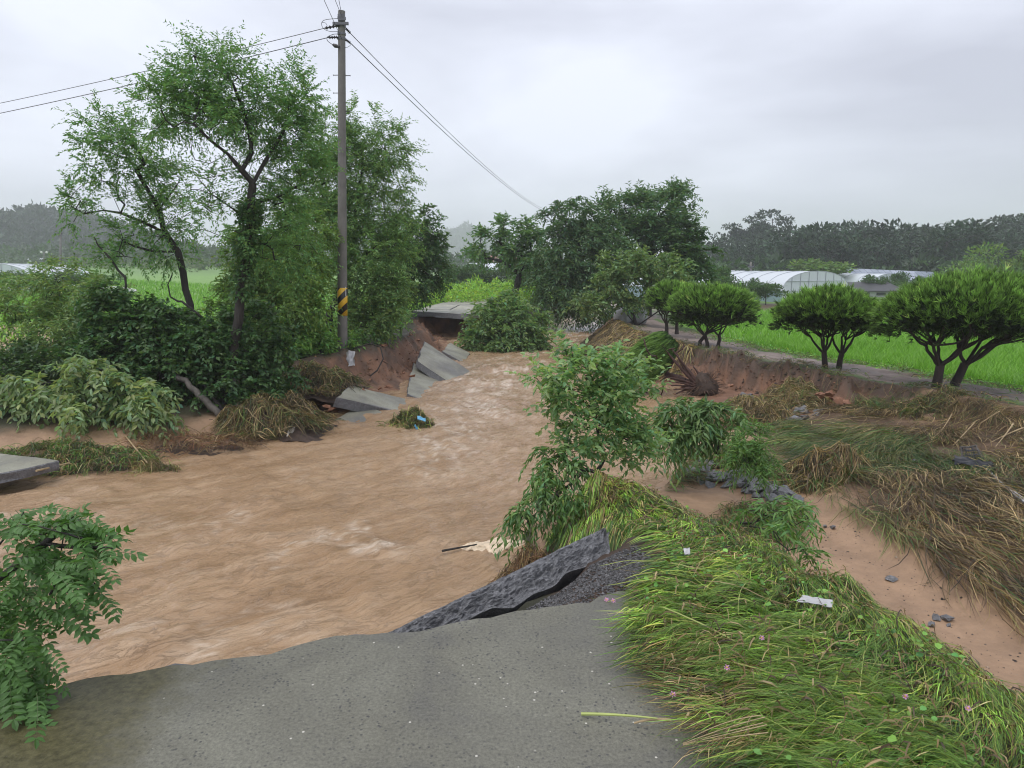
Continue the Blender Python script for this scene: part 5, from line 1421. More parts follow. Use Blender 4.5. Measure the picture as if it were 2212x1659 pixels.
# washed-down grass and weeds in the head of the gully
GUL = [(1.5, 7.2), (2.1, 6.7), (2.9, 6.9), (3.5, 8.3), (3.6, 10.4), (2.8, 10.6), (2.0, 8.8)]
p = scatter(GUL, 9000, r); p = p[vnoise(p[:, 0] * 2.2, p[:, 1] * 1.6, 37) > .40]; a = np.radians(285) + 1.4 * (vnoise(p[:, 0] * 2, p[:, 1] * 2, 38) - .5) + r.normal(0, .35, len(p))
V, F, k = ribbons(p, a, .12 + .3 * r.random(len(p)), .004 + .005 * r.random(len(p)), r, 3, .05, .07, .8)
o = add("gully_grass", V, [F], MAT['grass'], cols=grass_cols([GR_D, (.13, .20, .045), GR_B, (.30, .22, .11), GR_K], [3, 2.4, 2, 1, 1], len(p), k, r), kind="stuff"); tag(o, "green weeds and straw washed flat in the head of the gully", "grass")
# tussocks overhanging at breaks in the slope, and brown grass on the far right bank
TIP = [(2.6, 18.5), (2.3, 21), (2.3, 24), (3.0, 28), (4.4, 28), (4.2, 24), (4.5, 21), (5.0, 18.6), (4.2, 17.5)]
p = scatter(TIP, 9000, r); a = np.radians(215) + r.normal(0, .5, len(p))
V, F, k = ribbons(p, a, .3 + .35 * r.random(len(p)), .010 + .008 * r.random(len(p)), r, 3, .07, .08, .6)
o = add("dry_grass", V, [F], MAT['grass'], cols=np.clip(grass_cols([GR_B, GR_K, (.26, .19, .08), (.09, .10, .03), (.05, .032, .02)], [2, 2, 2, 1, 2], len(p), 1, r) * (.25 + 1.4 * sstep(-.5, .6, p[:, 0] - px_of(RSH, p[:, 1]) - .5) * (.5 + vnoise(p[:, 0] * 2, p[:, 1] * 2, 4)))[:, None], .01, .6).repeat(k, 0), kind="stuff"); tag(o, "brown flattened grass on the point of the far right bank", "grass")
# fringe along the right bank top: roots and grass hanging over the cut
p = []
for _ in range(1000):
    y = r.uniform(12.2, 22); x = px_of(RTO, y) + r.normal(.0, .12); p.append((x, y))
p = np.array(p); a = np.radians(225) + r.normal(0, .6, len(p))
V, F, k = ribbons(p, a, .10 + .25 * r.random(len(p)), .004 + .005 * r.random(len(p)), r, 4, .03, .05, 1.0)
o = add("hanging_roots", V, [F], MAT['grass'], cols=grass_cols([GR_K, (.10, .07, .04), GR_B, (.10, .11, .04)], [3, 2, 1.5, 1], len(p), k, r), kind="stuff"); tag(o, "dark roots and grass hanging over the cut edge under the pines", "roots")

# heaps of straw and grass caught on the banks
def heap(label, c, rx, ry, rz, n, pal, wts, seed, ln=.35, wd=.008, ang=math.radians(250), spread=.6, name="grass_heap"):
    r = np.random.default_rng(seed); c = np.asarray(c, float)
    root = thing(name, label, "debris heap", c)
    rz *= .62; n = int(n * 1.05)
    def hh(x, y):
        x = np.asarray(x, float); y = np.asarray(y, float)
        wob = .5 * fbm(x * 1.6 / rx + seed * 7, y * 1.6 / ry, 3, seed + 40)
        q = np.sqrt(((x - c[0]) / rx) ** 2 + ((y - c[1]) / ry) ** 2) * (1 + wob)
        nzz = fbm(x * 4 + seed, y * 4, 3, seed)
        return c[2] - .1 + (rz + .1) * sstep(1.25, .15, q) * (1 + .75 * nzz)
    gx_, gy_ = np.meshgrid(np.linspace(-1.1, 1.1, 22), np.linspace(-1.1, 1.1, 22))
    X_, Y_ = c[0] + gx_ * rx, c[1] + gy_ * ry
    ii = np.arange(21)[:, None] * 22 + np.arange(21)[None]
    add("core", np.stack([X_, Y_, hh(X_, Y_) - .05], -1).reshape(-1, 3), [np.stack([ii, ii + 1, ii + 23, ii + 22], -1).reshape(-1, 4)], MAT['rootsoil'], root, c, smooth=True)
    d = r.normal(0, 1, (n, 2)); d = d / np.linalg.norm(d, axis=1, keepdims=True) * np.sqrt(r.random((n, 1))) * 1.02
    p = c[:2] + d * (rx, ry)
    out_ = np.arctan2(d[:, 1], d[:, 0])
    a = np.where(r.random(n) < .3, out_, ang + 2.4 * (vnoise(p[:, 0] * 4 + seed, p[:, 1] * 4, 3) - .5)) + r.normal(0, spread * 1.3, n)
    a = np.where(r.random(n) < .22, r.uniform(0, 6.28, n), a)
    V, F, k = ribbons(p, a, ln * (.25 + .75 * r.random(n) ** 1.4), wd * .8 * (.5 + .8 * r.random(n)), r, 4, .06, .09, 1.5, ground=hh, flat=.9)
    gq = Geo(); tone = .35 + 1.5 * vnoise(p[:, 0] * 6 + seed, p[:, 1] * 6, 5) ** 1.4
    gq.put(V, [F], np.clip(grass_cols(pal, wts, n, 1, r, .35) * tone[:, None], .008, .7).repeat(k, 0))
    m2 = max(30, n // 22); i2 = r.integers(0, n, m2)
    V, F, k = ribbons(p[i2], a[i2] + r.normal(0, .5, m2), ln * (.5 + .9 * r.random(m2)), wd * (.7 + .6 * r.random(m2)), r, 6, .09, .12, 1.6, ground=hh, flat=.9)
    gq.put(V, [F], grass_cols(pal, wts, m2, k, r, .3) * 1.25)
    gq.build("stalks", MAT['grass'], root, c, kind="stuff")
    return root
PALB = [GR_B, GR_T, GR_K, (.15, .16, .05), GR_D]
heap("big heap of washed-up straw on the left bank by the water", A(590, 900, 12.2) * (1, 1, 0) + (0, 0, -.95), .95, .8, .55, 5200, PALB, [3, 1.6, 1.4, 2.2, 1.2], 3, .45, .010)
heap("heap of brown grass and roots below the striped pole", A(680, 820, 14.6) * (1, 1, 0) + (0, 0, -.7), .9, .9, .5, 4200, PALB, [3, 1.4, 1.6, 2, 1.5], 4, .42, .011)
heap("green and straw clump stranded in the river on a sunken slab", A(888, 918, 12.7) * (1, 1, 0) + (0, 0, -1.14), .46, .34, .27, 2600, [GR_B, GR_T, GR_D, (.16, .2, .05), GR_Y], [2, 1, 2, 2.4, .8], 5, .32, .009, name="grass_clump")
heap("low spread of green weeds and sticks washed onto the left sand", A(150, 985, 10.0) * (1, 1, 0) + (0, 0, -1.02), 1.25, .62, .16, 4600, [GR_B, GR_D, (.14, .24, .05), GR_K, GR_T], [1.8, 3, 1.6, 1, .7], 6, .3, .009, name="weed_heap")
heap("small straw tuft drifting at the left water's edge", A(335, 1010, 9.7) * (1, 1, 0) + (0, 0, -1.12), .34, .16, .10, 700, [GR_B, (.16, .2, .05), GR_T], [2, 2, 1], 7, .3, .007, name="straw_tuft")
heap("tan straw heap left of the scattered stones under the pines", A(1640, 850, 12.3) * (1, 1, 0) + (0, 0, -.88), .75, .65, .30, 3600, PALB, [3, 2.6, .8, 1.2, .6], 8, .42, .009)
heap("straw slope below the second pine's trunk", A(1725, 835, 13.4) * (1, 1, 0) + (0, 0, -.75), .55, .7, .38, 3000, PALB, [3, 2, 1, 1.8, 1], 9, .4, .009, ang=math.radians(230))
heap("mat of grass draped at the foot of the biggest pine", A(2060, 870, 11.4) * (1, 1, 0) + (0, 0, -.62), .8, .7, .34, 3400, PALB, [2, 1, 1.6, 2.4, 2], 10, .4, .009)
heap("overhanging tussock of brown grass at the gully bend", A(1790, 990, 8.6) * (1, 1, 0) + (0, 0, -.9), .62, .5, .42, 3800, PALB, [3.4, 2, 1.2, 1.2, .6], 11, .5, .009, ang=math.radians(255))
heap("brown root tangle on the water's edge beside the grassy point", A(1170, 1165, 5.6) * (1, 1, 0) + (0, 0, -1.0), .42, .42, .40, 1800, [GR_B, (.16, .08, .04), GR_K, GR_T], [2, 2.4, 1.6, .8], 12, .3, .005, name="root_tangle")
heap("brown straw strewn over the left sand beach", A(400, 965, 10.9) * (1, 1, 0) + (0, 0, -1.02), 1.2, .42, .10, 1500, [(.20, .09, .05), GR_B, GR_T, GR_K], [3, 2, 1, 1], 13, .34, .007, name="straw_litter")

# paddy rice
r = np.random.default_rng(95)
def rice(poly, n, seed, hgt_l, wd, label, cols_):
    r = np.random.default_rng(seed)
    p = scatter(poly, n, r)
    z = hgt(p[:, 0], p[:, 1])
    D = np.column_stack([r.normal(0, .28, n), r.normal(0, .28, n), np.ones(n)]); D = nrm(D)
    S = nrm(np.column_stack([r.normal(0, 1, n), r.normal(0, 1, n), np.zeros(n)]))
    H_ = hgt_l * (.7 + .5 * r.random((n, 1))); P = np.column_stack([p, z - .03])
    V = np.stack([P - S * wd, P + S * wd, P + D * H_ * .6 + S * wd * .7, P + D * H_ * .6 - S * wd * .7, P + D * H_ + S * .02 + nrm(D * (1, 1, 0) + 1e-6) * H_ * .25], 1)
    b_ = np.arange(n)[:, None] * 5
    o = add("rice_plants", V.reshape(-1, 3), [b_ + np.array([[0, 1, 2, 3]]), b_ + np.array([[3, 2, 4]])], MAT['grass'], cols=grass_cols(cols_, [2, 2, 1], n, 5, r, .15), kind="stuff")
    tag(o, label, "rice")
RC = [(.17, .38, .035), (.22, .44, .05), (.12, .29, .026)]
pe = [(x + .35, y) for x, y in PED]
rice([pe[3], pe[4], pe[5], pe[6], pe[7], (10, 24), (16, 22), (20, 18), (16, 13)], 36000, 1, .34, .0075, "bright green rice stalks in the nearest part of the right paddy", RC)
rice([pe[7], pe[8], pe[9], (9.5, 41), (30, 42), (36, 30), (20, 18), (16, 22), (10, 24)], 30000, 2, .36, .016, "bright green rice filling the right paddy towards the greenhouse", RC)
rice([(-11.5, 27), (-10, 40), (-9, 58), (-60, 95), (-80, 60), (-30, 26)], 26000, 3, .4, .045, "bright green rice in the left paddy behind the trees", RC)
# low weeds at the paddy edge
p = np.array([(px_of(PED, y) + r.normal(.1, .5), y) for y in r.uniform(9, 24, 2600)])
n = len(p); z = hgt(p[:, 0], p[:, 1]) + .10 * r.random(n)
D, S, N = frames(np.column_stack([r.normal(0, 1, (n, 2)), r.normal(.3, .4, n)]), r, .4)
V, F = bake(LEAF4, np.column_stack([p, z]), D, S, N, .05 + .07 * r.random(n), .025 + .03 * r.random(n))
o = add("edge_weeds", V, [F], MAT['leaf'], cols=leaf_cols((.085, .18, .045), n, 4, r, .3), kind="stuff"); tag(o, "low leafy weeds along the paddy's muddy edge", "weeds")
# grass and litter fringing the muddy path behind the pines
q = []
for _ in range(5200):
    y = r.uniform(7, 26); q.append((px_of(RTO, y) + abs(r.normal(.25, .35)), y) if r.random() < .55 else (px_of(PED, y) - abs(r.normal(.0, .5)), y))
q = np.array(q); keep = vnoise(q[:, 0] * 1.6, q[:, 1] * 1.3, 27) > .42; q = q[keep]; a = r.uniform(0, 6.28, len(q))
V, F, k = ribbons(q, a, .10 + .25 * r.random(len(q)), .006 + .008 * r.random(len(q)), r, 3, .06, .05, .9)
o = add("path_grass", V, [F], MAT['grass'], cols=grass_cols([GR_D, (.12, .17, .04), GR_B, GR_K, GR_T], [3, 2, 2, 1.5, .6], len(q), k, r), kind="stuff"); tag(o, "ragged grass and litter along the muddy path behind the pines", "grass")
# lush weeds beyond the far road
r = np.random.default_rng(96)
n = 26000
p = np.column_stack([r.uniform(-7, 4.5, n), r.uniform(31, 52, n)])
lane = (p[:, 0] > np.interp(p[:, 1], [31, 36, 42, 52], [-4.3, -4.0, -3.2, -2.0])) & (p[:, 0] < np.interp(p[:, 1], [31, 36, 42, 52], [-1.1, -.9, .2, .5])) & (p[:, 1] < 38)
p = p[~lane & (p[:, 0] < np.interp(p[:, 1], [31, 34, 40, 52], [-.2, 0.6, 2.4, 4.8]))]; n = len(p)
hmax = .5 + 1.3 * vnoise(p[:, 0] * .9, p[:, 1] * .7, 5) ** 1.5
z = hgt(p[:, 0], p[:, 1]) + hmax * r.random(n) ** .6
D, S, N = frames(np.column_stack([r.normal(0, 1, (n, 2)), r.normal(.5, .6, n)]), r, .5)
V, F = bake(LEAF4, np.column_stack([p, z]), D, S, N, .16 + .16 * r.random(n), .06 + .05 * r.random(n))
o = add("weeds", V, [F], MAT['leaf'], cols=leaf_cols((.12, .22, .045), n, 4, r, .3, .15), kind="stuff"); tag(o, "lush light green weeds round the far end of the road", "weeds")
# low green growth on the left bank top
n = 16000
p = np.column_stack([r.uniform(-12, -3.6, n), r.uniform(13, 31, n)])
ok = p[:, 0] < np.interp(p[:, 1], [q[1] for q in LTO], [q[0] for q in LTO]) - .05
p = p[ok]; n = len(p)
z = hgt(p[:, 0], p[:, 1]) + .45 * r.random(n) ** 1.5 * (.4 + vnoise(p[:, 0], p[:, 1], 6))
D, S, N = frames(np.column_stack([r.normal(0, 1, (n, 2)), r.normal(.4, .5, n)]), r, .5)
V, F = bake(LEAF4, np.column_stack([p, z]), D, S, N, .10 + .10 * r.random(n), .045 + .04 * r.random(n))
o = add("undergrowth", V, [F], MAT['leaf'], cols=leaf_cols((.055, .12, .035), n, 4, r, .35, .15), kind="stuff"); tag(o, "green undergrowth covering the top of the left bank", "undergrowth")

# ------------------------------------------------------------------ stones, litter, small debris
def stone_mesh(seed):
    r = np.random.default_rng(seed)
    import bmesh
    bm = bmesh.new()
    for _ in range(11):
        d = nrm(r.normal(0, 1, 3)); bm.verts.new(d * (.5, .40, .22) * (.8 + .4 * r.random()))
    bmesh.ops.convex_hull(bm, input=list(bm.verts))
    for v in [v for v in bm.verts if not v.link_faces]: bm.verts.remove(v)
    me = bpy.data.meshes.new("stone"); bm.to_mesh(me); bm.free(); me.materials.append(MAT['stone'])
    return me
stones = [stone_mesh(s) for s in range(7)]
clods = []
def pile(label, spots, size, seed, z=None, name="stone_pile", meshes=None, piece="stone", cat="stones"):
    meshes = meshes or stones
    r = np.random.default_rng(seed)
    c = G(spots[0][0], spots[0][1], -.95)
    root = thing(name, label, cat, c)
    for (u, v, ru, rv, n) in spots:
        for _ in range(n):
            uu, vv = u + ru * r.uniform(-1, 1), v + rv * r.uniform(-1, 1)
            p = G(uu, vv, -.92); p[2] = hgt(p[0], p[1]) if z is None else z
            # follow the ground under the picked spot
            for _k in range(4):
                p = G(uu, vv, float(hgt(p[0], p[1])))
            s = size * (.55 + .8 * r.random())
            o = bpy.data.objects.new(piece, meshes[int(r.integers(7))]); COL.objects.link(o); o.parent = root
            o.location = tuple(p - c + (0, 0, s * .12)); o.scale = (s, s * (.8 + .4 * r.random()), s)
            o.rotation_euler = (r.normal(0, .3), r.normal(0, .3), r.uniform(0, 6.28))
pile("angular grey stones exposed in the gully behind the grass mound", [(1530, 1020, 40, 14, 18), (1590, 1040, 45, 16, 20), (1640, 1058, 40, 16, 16), (1695, 1075, 38, 10, 12), (1560, 1030, 60, 22, 14)], .25, 1)
pile("wet grey stones heaped in the washed-out bank below the second pine", [(1710, 895, 40, 14, 20), (1750, 885, 34, 16, 16), (1690, 880, 20, 14, 8)], .22, 2)
pile("few flat dark stones lying on the sand of the gully", [(1770, 1145, 30, 8, 3), (2030, 1345, 40, 10, 4), (1870, 1240, 60, 50, 3)], .11, 3, name="loose_stones")
pile("stones half buried in the flattened grass of the slope", [(1975, 1005, 12, 6, 2), (1620, 860, 20, 8, 5), (1850, 990, 100, 30, 4)], .18, 4, name="loose_stones")
# red clods on the left shore and cliff foot
MAT['clod'] = m_plain("red_clod", (.22, .105, .06), .75, .3, 9, 0, .8)
for s_ in range(7):
    m_ = stones[s_].copy(); m_.materials.clear(); m_.materials.append(MAT['clod']); clods.append(m_)
pile("red clay clods broken from the bank below the second pine", [(1805, 868, 34, 12, 22), (1790, 850, 24, 10, 10)], .24, 31, None, "clay_clods", clods, "clod", "clods")
pile("red clods strewn at the foot of the cut bank by the slabs", [(860, 770, 40, 22, 24), (800, 830, 40, 14, 16), (880, 800, 14, 20, 8), (712, 884, 16, 6, 7)], .17, 32, None, "clay_clods", clods, "clod", "clods")
pile("dark red clods under the mound of the standing pine", [(1600, 815, 60, 22, 34), (1480, 850, 40, 12, 14)], .15, 33, None, "clay_clods", clods, "clod", "clods")

# gravel exposed by the broken road edge
r = np.random.default_rng(41)
n = 5200
p = scatter([(-.3, 3.28), (-.1, 3.62), (.2, 3.9), (.5, 4.15), (.82, 4.4), (.9, 3.9), (.7, 3.62), (.42, 3.46), (.1, 3.4)], n, r)
z = hgt(p[:, 0], p[:, 1])
oct_ = np.array([(1, 0, 0), (-1, 0, 0), (0, 1, 0), (0, -1, 0), (0, 0, .7), (0, 0, -.7)], float); of_ = np.array([(0, 2, 4), (2, 1, 4), (1, 3, 4), (3, 0, 4), (2, 0, 5), (1, 2, 5), (3, 1, 5), (0, 3, 5)])
s = .004 + .007 * r.random(n)
th = r.uniform(0, 6.28, n); cs, sn = np.cos(th), np.sin(th)
V = np.stack([oct_[None, :, 0] * cs[:, None] - oct_[None, :, 1] * sn[:, None], oct_[None, :, 0] * sn[:, None] + oct_[None, :, 1] * cs[:, None], np.repeat(oct_[None, :, 2], n, 0)], -1) * s[:, None, None] + np.column_stack([p, z + .004])[:, None]
F = (of_[None] + (np.arange(n) * 6)[:, None, None]).reshape(-1, 3)
cg = np.repeat(np.clip(np.array((.09, .088, .09)) * (1 + r.normal(0, .5, (n, 1))), .02, .5), 6, 0)
o = add("gravel", V.reshape(-1, 3), [F], MAT['ground'], cols=cg, kind="stuff"); tag(o, "dark loose gravel beneath the broken road edge", "gravel")

# crumbled soil clinging to the cut banks
def crumbs(label, pts_, size, pal, wts, seed, name="soil_crumbs"):
    r = np.random.default_rng(seed); n = len(pts_)
    jit = oct_[None] * (.7 + .6 * r.random((n, 6, 1))) + r.normal(0, .18, (n, 6, 3))
    s = size * np.exp(r.normal(0, .5, n)); th = r.uniform(0, 6.28, n); cs, sn = np.cos(th)[:, None], np.sin(th)[:, None]
    V = np.stack([jit[..., 0] * cs - jit[..., 1] * sn, jit[..., 0] * sn + jit[..., 1] * cs, jit[..., 2]], -1) * s[:, None, None]
    z = hgt(pts_[:, 0], pts_[:, 1]); V = V + np.column_stack([pts_, z])[:, None]
    F = (of_[None] + (np.arange(n) * 6)[:, None, None]).reshape(-1, 3)
    o = add(name, V.reshape(-1, 3), [F], MAT['ground'], cols=grass_cols(pal, wts, n, 6, r, .3), kind="stuff"); tag(o, label, "soil")
r = np.random.default_rng(77)
y_ = r.uniform(12.6, 21.5, 1500); f_ = r.random(1500); xt, xb = px_of(RTO, y_), px_of([q[:2] for q in RCL], y_)
crumbs("crumbling dark and red soil on the cut bank under the pines", np.column_stack([xb + (xt - xb) * (f_ ** 1.6 * 1.1 - .12), y_]), .020, [tuple(CLAY * .8), tuple(SOIL), tuple(CLAY * .6)], [2, 2, 2], 1)
y_ = r.uniform(13.2, 30, 1300); f_ = r.random(1300); xt, xb = px_of([q[:2] for q in LTO[:14]], y_), px_of(LBE[:15], y_)
crumbs("crumbling red soil on the cut bank beside the fallen slabs", np.column_stack([xb + (xt - xb) * (f_ ** 1.6 * 1.1 - .1), y_]), .022, [tuple(CLAY), tuple(CLAY * 1.1), tuple(CLAY * .7)], [3, 1.5, 2], 2)
pq = scatter([(2.9, 4.4), (2.8, 6.0), (2.6, 8.0), (3.3, 9.0), (3.7, 6.6), (4.0, 4.4)], 700, r)
crumbs("dark flecks and small gravel strewn over the sand", pq, .005, [(.05, .04, .035), (.12, .09, .07), (.3, .24, .18)], [3, 2, 1], 3, "sand_flecks")

def sheet(name, label, cat, c, ex, ey, w, h, mat, seed, amp=.15, n=9, group=None):
    """crumpled thin sheet of plastic"""
    r = np.random.default_rng(seed); ex = nrm(np.asarray(ex, float)); ey = nrm(np.asarray(ey, float)); ez = np.cross(ex, ey)
    a_, b_ = np.meshgrid(np.linspace(-.5, .5, n), np.linspace(-.5, .5, n))
    zz = amp * min(w, h) * 2 * fbm(a_ * 5 + seed, b_ * 5, 3, seed)
    ed = 1 + .35 * fbm(a_ * 3 + 9 * seed, b_ * 3 + 4, 2, seed)
    P = np.asarray(c) + (a_ * w * ed)[..., None] * ex + (b_ * h * ed)[..., None] * ey + zz[..., None] * ez
    top = P.reshape(-1, 3); bot = top - ez * .003
    ii = np.arange(n - 1)[:, None] * n + np.arange(n - 1)[None]
    F = np.stack([ii, ii + 1, ii + n + 1, ii + n], -1).reshape(-1, 4)
    o = add(name, np.concatenate([top, bot]), [F, F[:, ::-1] + n * n], mat, base=np.asarray(c), smooth=True)
    return tag(o, label, cat, group)
MAT['white_plastic'] = m_plain("white_plastic", (.62, .62, .60), .35, .12, 9)
MAT['dirty_white'] = m_plain("dirty_white", (.42, .42, .43), .5, .25, 6)
MAT['blue_plastic'] = m_plain("blue_plastic", (.12, .38, .58), .35, .2, 9)
MAT['black_plastic'] = m_plain("black_plastic", (.018, .02, .026), .35, .4, 9)
MAT['foam'] = m_plain("river_foam", (.72, .58, .42), .7, .25, 22, 0, .6)
def on(u, v, z0=-.5, up=.08):
    p = G(u, v, z0)
    for _ in range(5): p = G(u, v, float(hgt(p[0], p[1])) + up)
    return p
sheet("plastic_bag", "torn white plastic bag on the grass mound's right shoulder", "plastic bag", on(1762, 1298, 0, .10), (1, -.5, 0), (.4, .6, .3), .15, .05, MAT['dirty_white'], 1)
sheet("plastic_scrap", "small white scrap on the mound above the slab end", "plastic scrap", on(1484, 1190, 0, .13), (1, .1, 0), (0, .7, .7), .035, .04, MAT['dirty_white'], 2)
sheet("plastic_bag", "pale bag hanging by the foot of the striped pole", "plastic bag", A(757, 775, 16.4), (1, 0, 0), (.1, -.3, -1), .20, .36, MAT['dirty_white'], 3, .35)
sheet("plastic_bag", "upper blue bag caught in the river clump", "plastic bag", A(911, 904, 12.35), (1, 0, -.3), (0, .7, .7), .16, .08, MAT['blue_plastic'], 4, .35)
sheet("plastic_bag", "lower blue bag trailing from the river clump", "plastic bag", A(900, 926, 12.3), (.4, 0, -1), (0, .8, .6), .16, .06, MAT['blue_plastic'], 5, .35)
sheet("plastic_bag", "white rag caught low in the big straw heap", "rag", A(626, 940, 11.45), (.3, 0, 1), (1, .3, 0), .26, .10, MAT['white_plastic'], 6, .4)
sheet("plastic_bag", "white litter on the near side of the far right bank", "plastic bag", on(1290, 772, -.6, .08), (1, 0, 0), (0, .6, .6), .34, .16, MAT['white_plastic'], 7, .3)
sheet("plastic_sheet", "dark plastic sheet spread under the fallen large-leaved shrub", "plastic sheet", on(90, 925, -.7, .05), (1, .1, 0), (0, 1, .2), 1.1, .55, MAT['black_plastic'], 8, .08)
sheet("plastic_sheet", "dark torn sheet on the slope below the wire frame", "plastic sheet", on(2105, 1000, -.5, .12), (1, -.4, -.1), (.3, .8, .3), .42, .16, MAT['black_plastic'], 9, .25)
# a rubber hose or root loop hanging on the red bank
P = np.array([A(*q) for q in ((765, 752, 16.9), (800, 742, 16.9), (822, 750, 16.8), (828, 775, 16.6), (815, 800, 16.4), (800, 812, 16.3))])
V, Fs = tube_vf(P, .018, 6); o = add("hanging_root", V, Fs, MAT['bark'], base=P[0]); tag(o, "dark curved root hanging from the bank beside the pole", "root")

# bent wire frame with torn netting on the right slope
fc_ = on(2092, 975, -.4, .15)
wf = thing("wire_frame", "bent pale frame with torn netting tangled in the right slope's grass", "frame", fc_)
cn = [A(2075, 965, fc_[1]), A(2108, 962, fc_[1] + .1), A(2128, 1005, fc_[1] - .25), A(2085, 1008, fc_[1] - .2)]
for i in range(4):
    V, Fs = tube_vf(bezier(cn[i], (cn[i] + cn[(i + 1) % 4]) / 2 + (0, 0, -.03), cn[(i + 1) % 4], 8), .011, 6); add("rail", V, Fs, MAT['bark_light'], wf, fc_)
g = Geo(); r = np.random.default_rng(8)
for i in range(10):
    t = (i + .5) / 10
    a_ = cn[0] + (cn[1] - cn[0]) * t; b_ = cn[3] + (cn[2] - cn[3]) * t
    g.put(*tube_vf(bezier(a_, (a_ + b_) / 2 + r.normal(0, .04, 3) + (0, 0, -.05), b_, 8), .004, 4, False))
    a_ = cn[0] + (cn[3] - cn[0]) * t; b_ = cn[1] + (cn[2] - cn[1]) * t
    g.put(*tube_vf(bezier(a_, (a_ + b_) / 2 + r.normal(0, .04, 3) + (0, 0, -.05), b_, 8), .004, 4, False))
g.build("netting", MAT['black_plastic'], wf, fc_, kind="stuff")
P = np.array([on(u, v, -.5, .06) for u, v in ((2130, 1010), (2160, 1042), (2185, 1062), (2230, 1095))])
V, Fs = tube_vf(P, np.array([.012, .018, .022, .03]), 6); o = add("rag_rope", V, Fs, MAT['dirty_white'], base=P[0]); tag(o, "pale twisted rag rope running down to the right frame edge", "rope")
for i, (u0, v0, u1, v1) in enumerate(((2110, 900, 2060, 955), (2160, 880, 2110, 915), (2212, 915, 2140, 950), (2190, 905, 2150, 960), (2060, 880, 2030, 930))):
    p, q = on(u0, v0, -.4, .12), on(u1, v1, -.5, .10)
    V, Fs = tube_vf(bezier(p - (0, 0, .06), (p + q) / 2 + (.05, 0, .0), q - (0, 0, .04), 8), np.linspace(.011, .005, 8), 6)
    o = add("dry_stalk", V, Fs, MAT['straw'], base=p); tag(o, ("pale dry stalk " + ("nearest above the wire frame", "highest on the right slope", "at the right frame edge beyond the wire frame", "crossing another at the right slope", "farthest left above the wire frame")[i]), "stalk", "pale stalks on the right slope")
# foam slick and stick by the point
c = G(1066, 1176, WATER + .04)
a_, b_ = np.meshgrid(np.linspace(-1, 1, 40), np.linspace(-1, 1, 14))
w_ = .15 * np.clip(1 - np.abs(a_) ** 3, 0, 1) * (1 + 1.1 * fbm(a_ * 5, b_ * 1.5, 3, 5)); zf = .035 * np.clip(1 - b_ ** 2, 0, 1) * (1 + .9 * fbm(a_ * 7, b_ * 3, 3, 6))
Vf_ = np.stack([c[0] + a_ * .34 + .0 * b_, c[1] + b_ * w_ + .06 * a_, c[2] + zf - .02], -1).reshape(-1, 3)
ii = np.arange(13)[:, None] * 40 + np.arange(39)[None]
o = add("foam_raft", Vf_, [np.stack([ii, ii + 1, ii + 41, ii + 40], -1).reshape(-1, 4)], MAT['foam'], base=c, smooth=True); tag(o, "creamy foam raft gathered on the water beside the grassy point", "foam")
p, q = G(955, 1190, WATER + .06), G(1030, 1176, WATER + .06)
V, Fs = tube_vf(bezier(p, (p + q) / 2, q, 6), np.linspace(.012, .007, 6), 6); o = add("floating_stick", V, Fs, MAT['bark'], base=p); tag(o, "thin dark stick floating beside the foam raft", "stick")
for (u0, v0, u1, v1, z, lab) in ((272, 952, 318, 1000, -.97, "pale bare stick slanting on the left sand"), (205, 975, 240, 1000, -.95, "short stick in the washed-up weeds on the left"), (80, 1030, 150, 1000, -.9, "thin stalk lying along the left slab's edge")):
    p, q = G(u0, v0, z) + (0, 0, .08), G(u1, v1, z)
    V, Fs = tube_vf(bezier(p, (p + q) / 2, q, 6), np.linspace(.014, .010, 6), 6); o = add("stick", V, Fs, MAT['straw'], base=p); tag(o, lab, "stick")
# reed stem on the road
p, q = G(1256, 1542, .012), G(1420, 1552, .05)
V, Fs = tube_vf(bezier(p, (p + q) / 2 + (0, 0, .01), q, 8), np.linspace(.0065, .003, 8), 6); o = add("reed_stem", V, Fs, m_plain("reed", (.36, .42, .12), .5, .1), base=p); tag(o, "pale green reed stem lying out onto the concrete road", "reed")
p, q = G(1370, 1562, .012), G(1450, 1556, .04)
V, Fs = tube_vf(bezier(p, (p + q) / 2 + (0, 0, .02), q, 8), np.linspace(.004, .006, 8), 6); o = add("straw_stalk", V, Fs, MAT['straw'], base=p); tag(o, "tan dry stem beside the reed on the road", "stem")
p = G(1475, 1608, .03); q = on(1650, 1565, .05, .12)
for i in range(5):
    d = np.array((0, .006 * (i - 2.5), .006 * (i % 3)))
    V, Fs = tube_vf(bezier(p + d * .3, (p + q) / 2 + d * (1 + i) + (0, 0, .0), q + d * 3, 10), np.linspace(.0012, .0022, 10), 5)
    if i == 0: sheaf = thing("straw_sheaf", "bundle of tan straw lying across the flattened plants", "straw", p)
    add("stalk", V, Fs, MAT['straw'], sheaf, p)
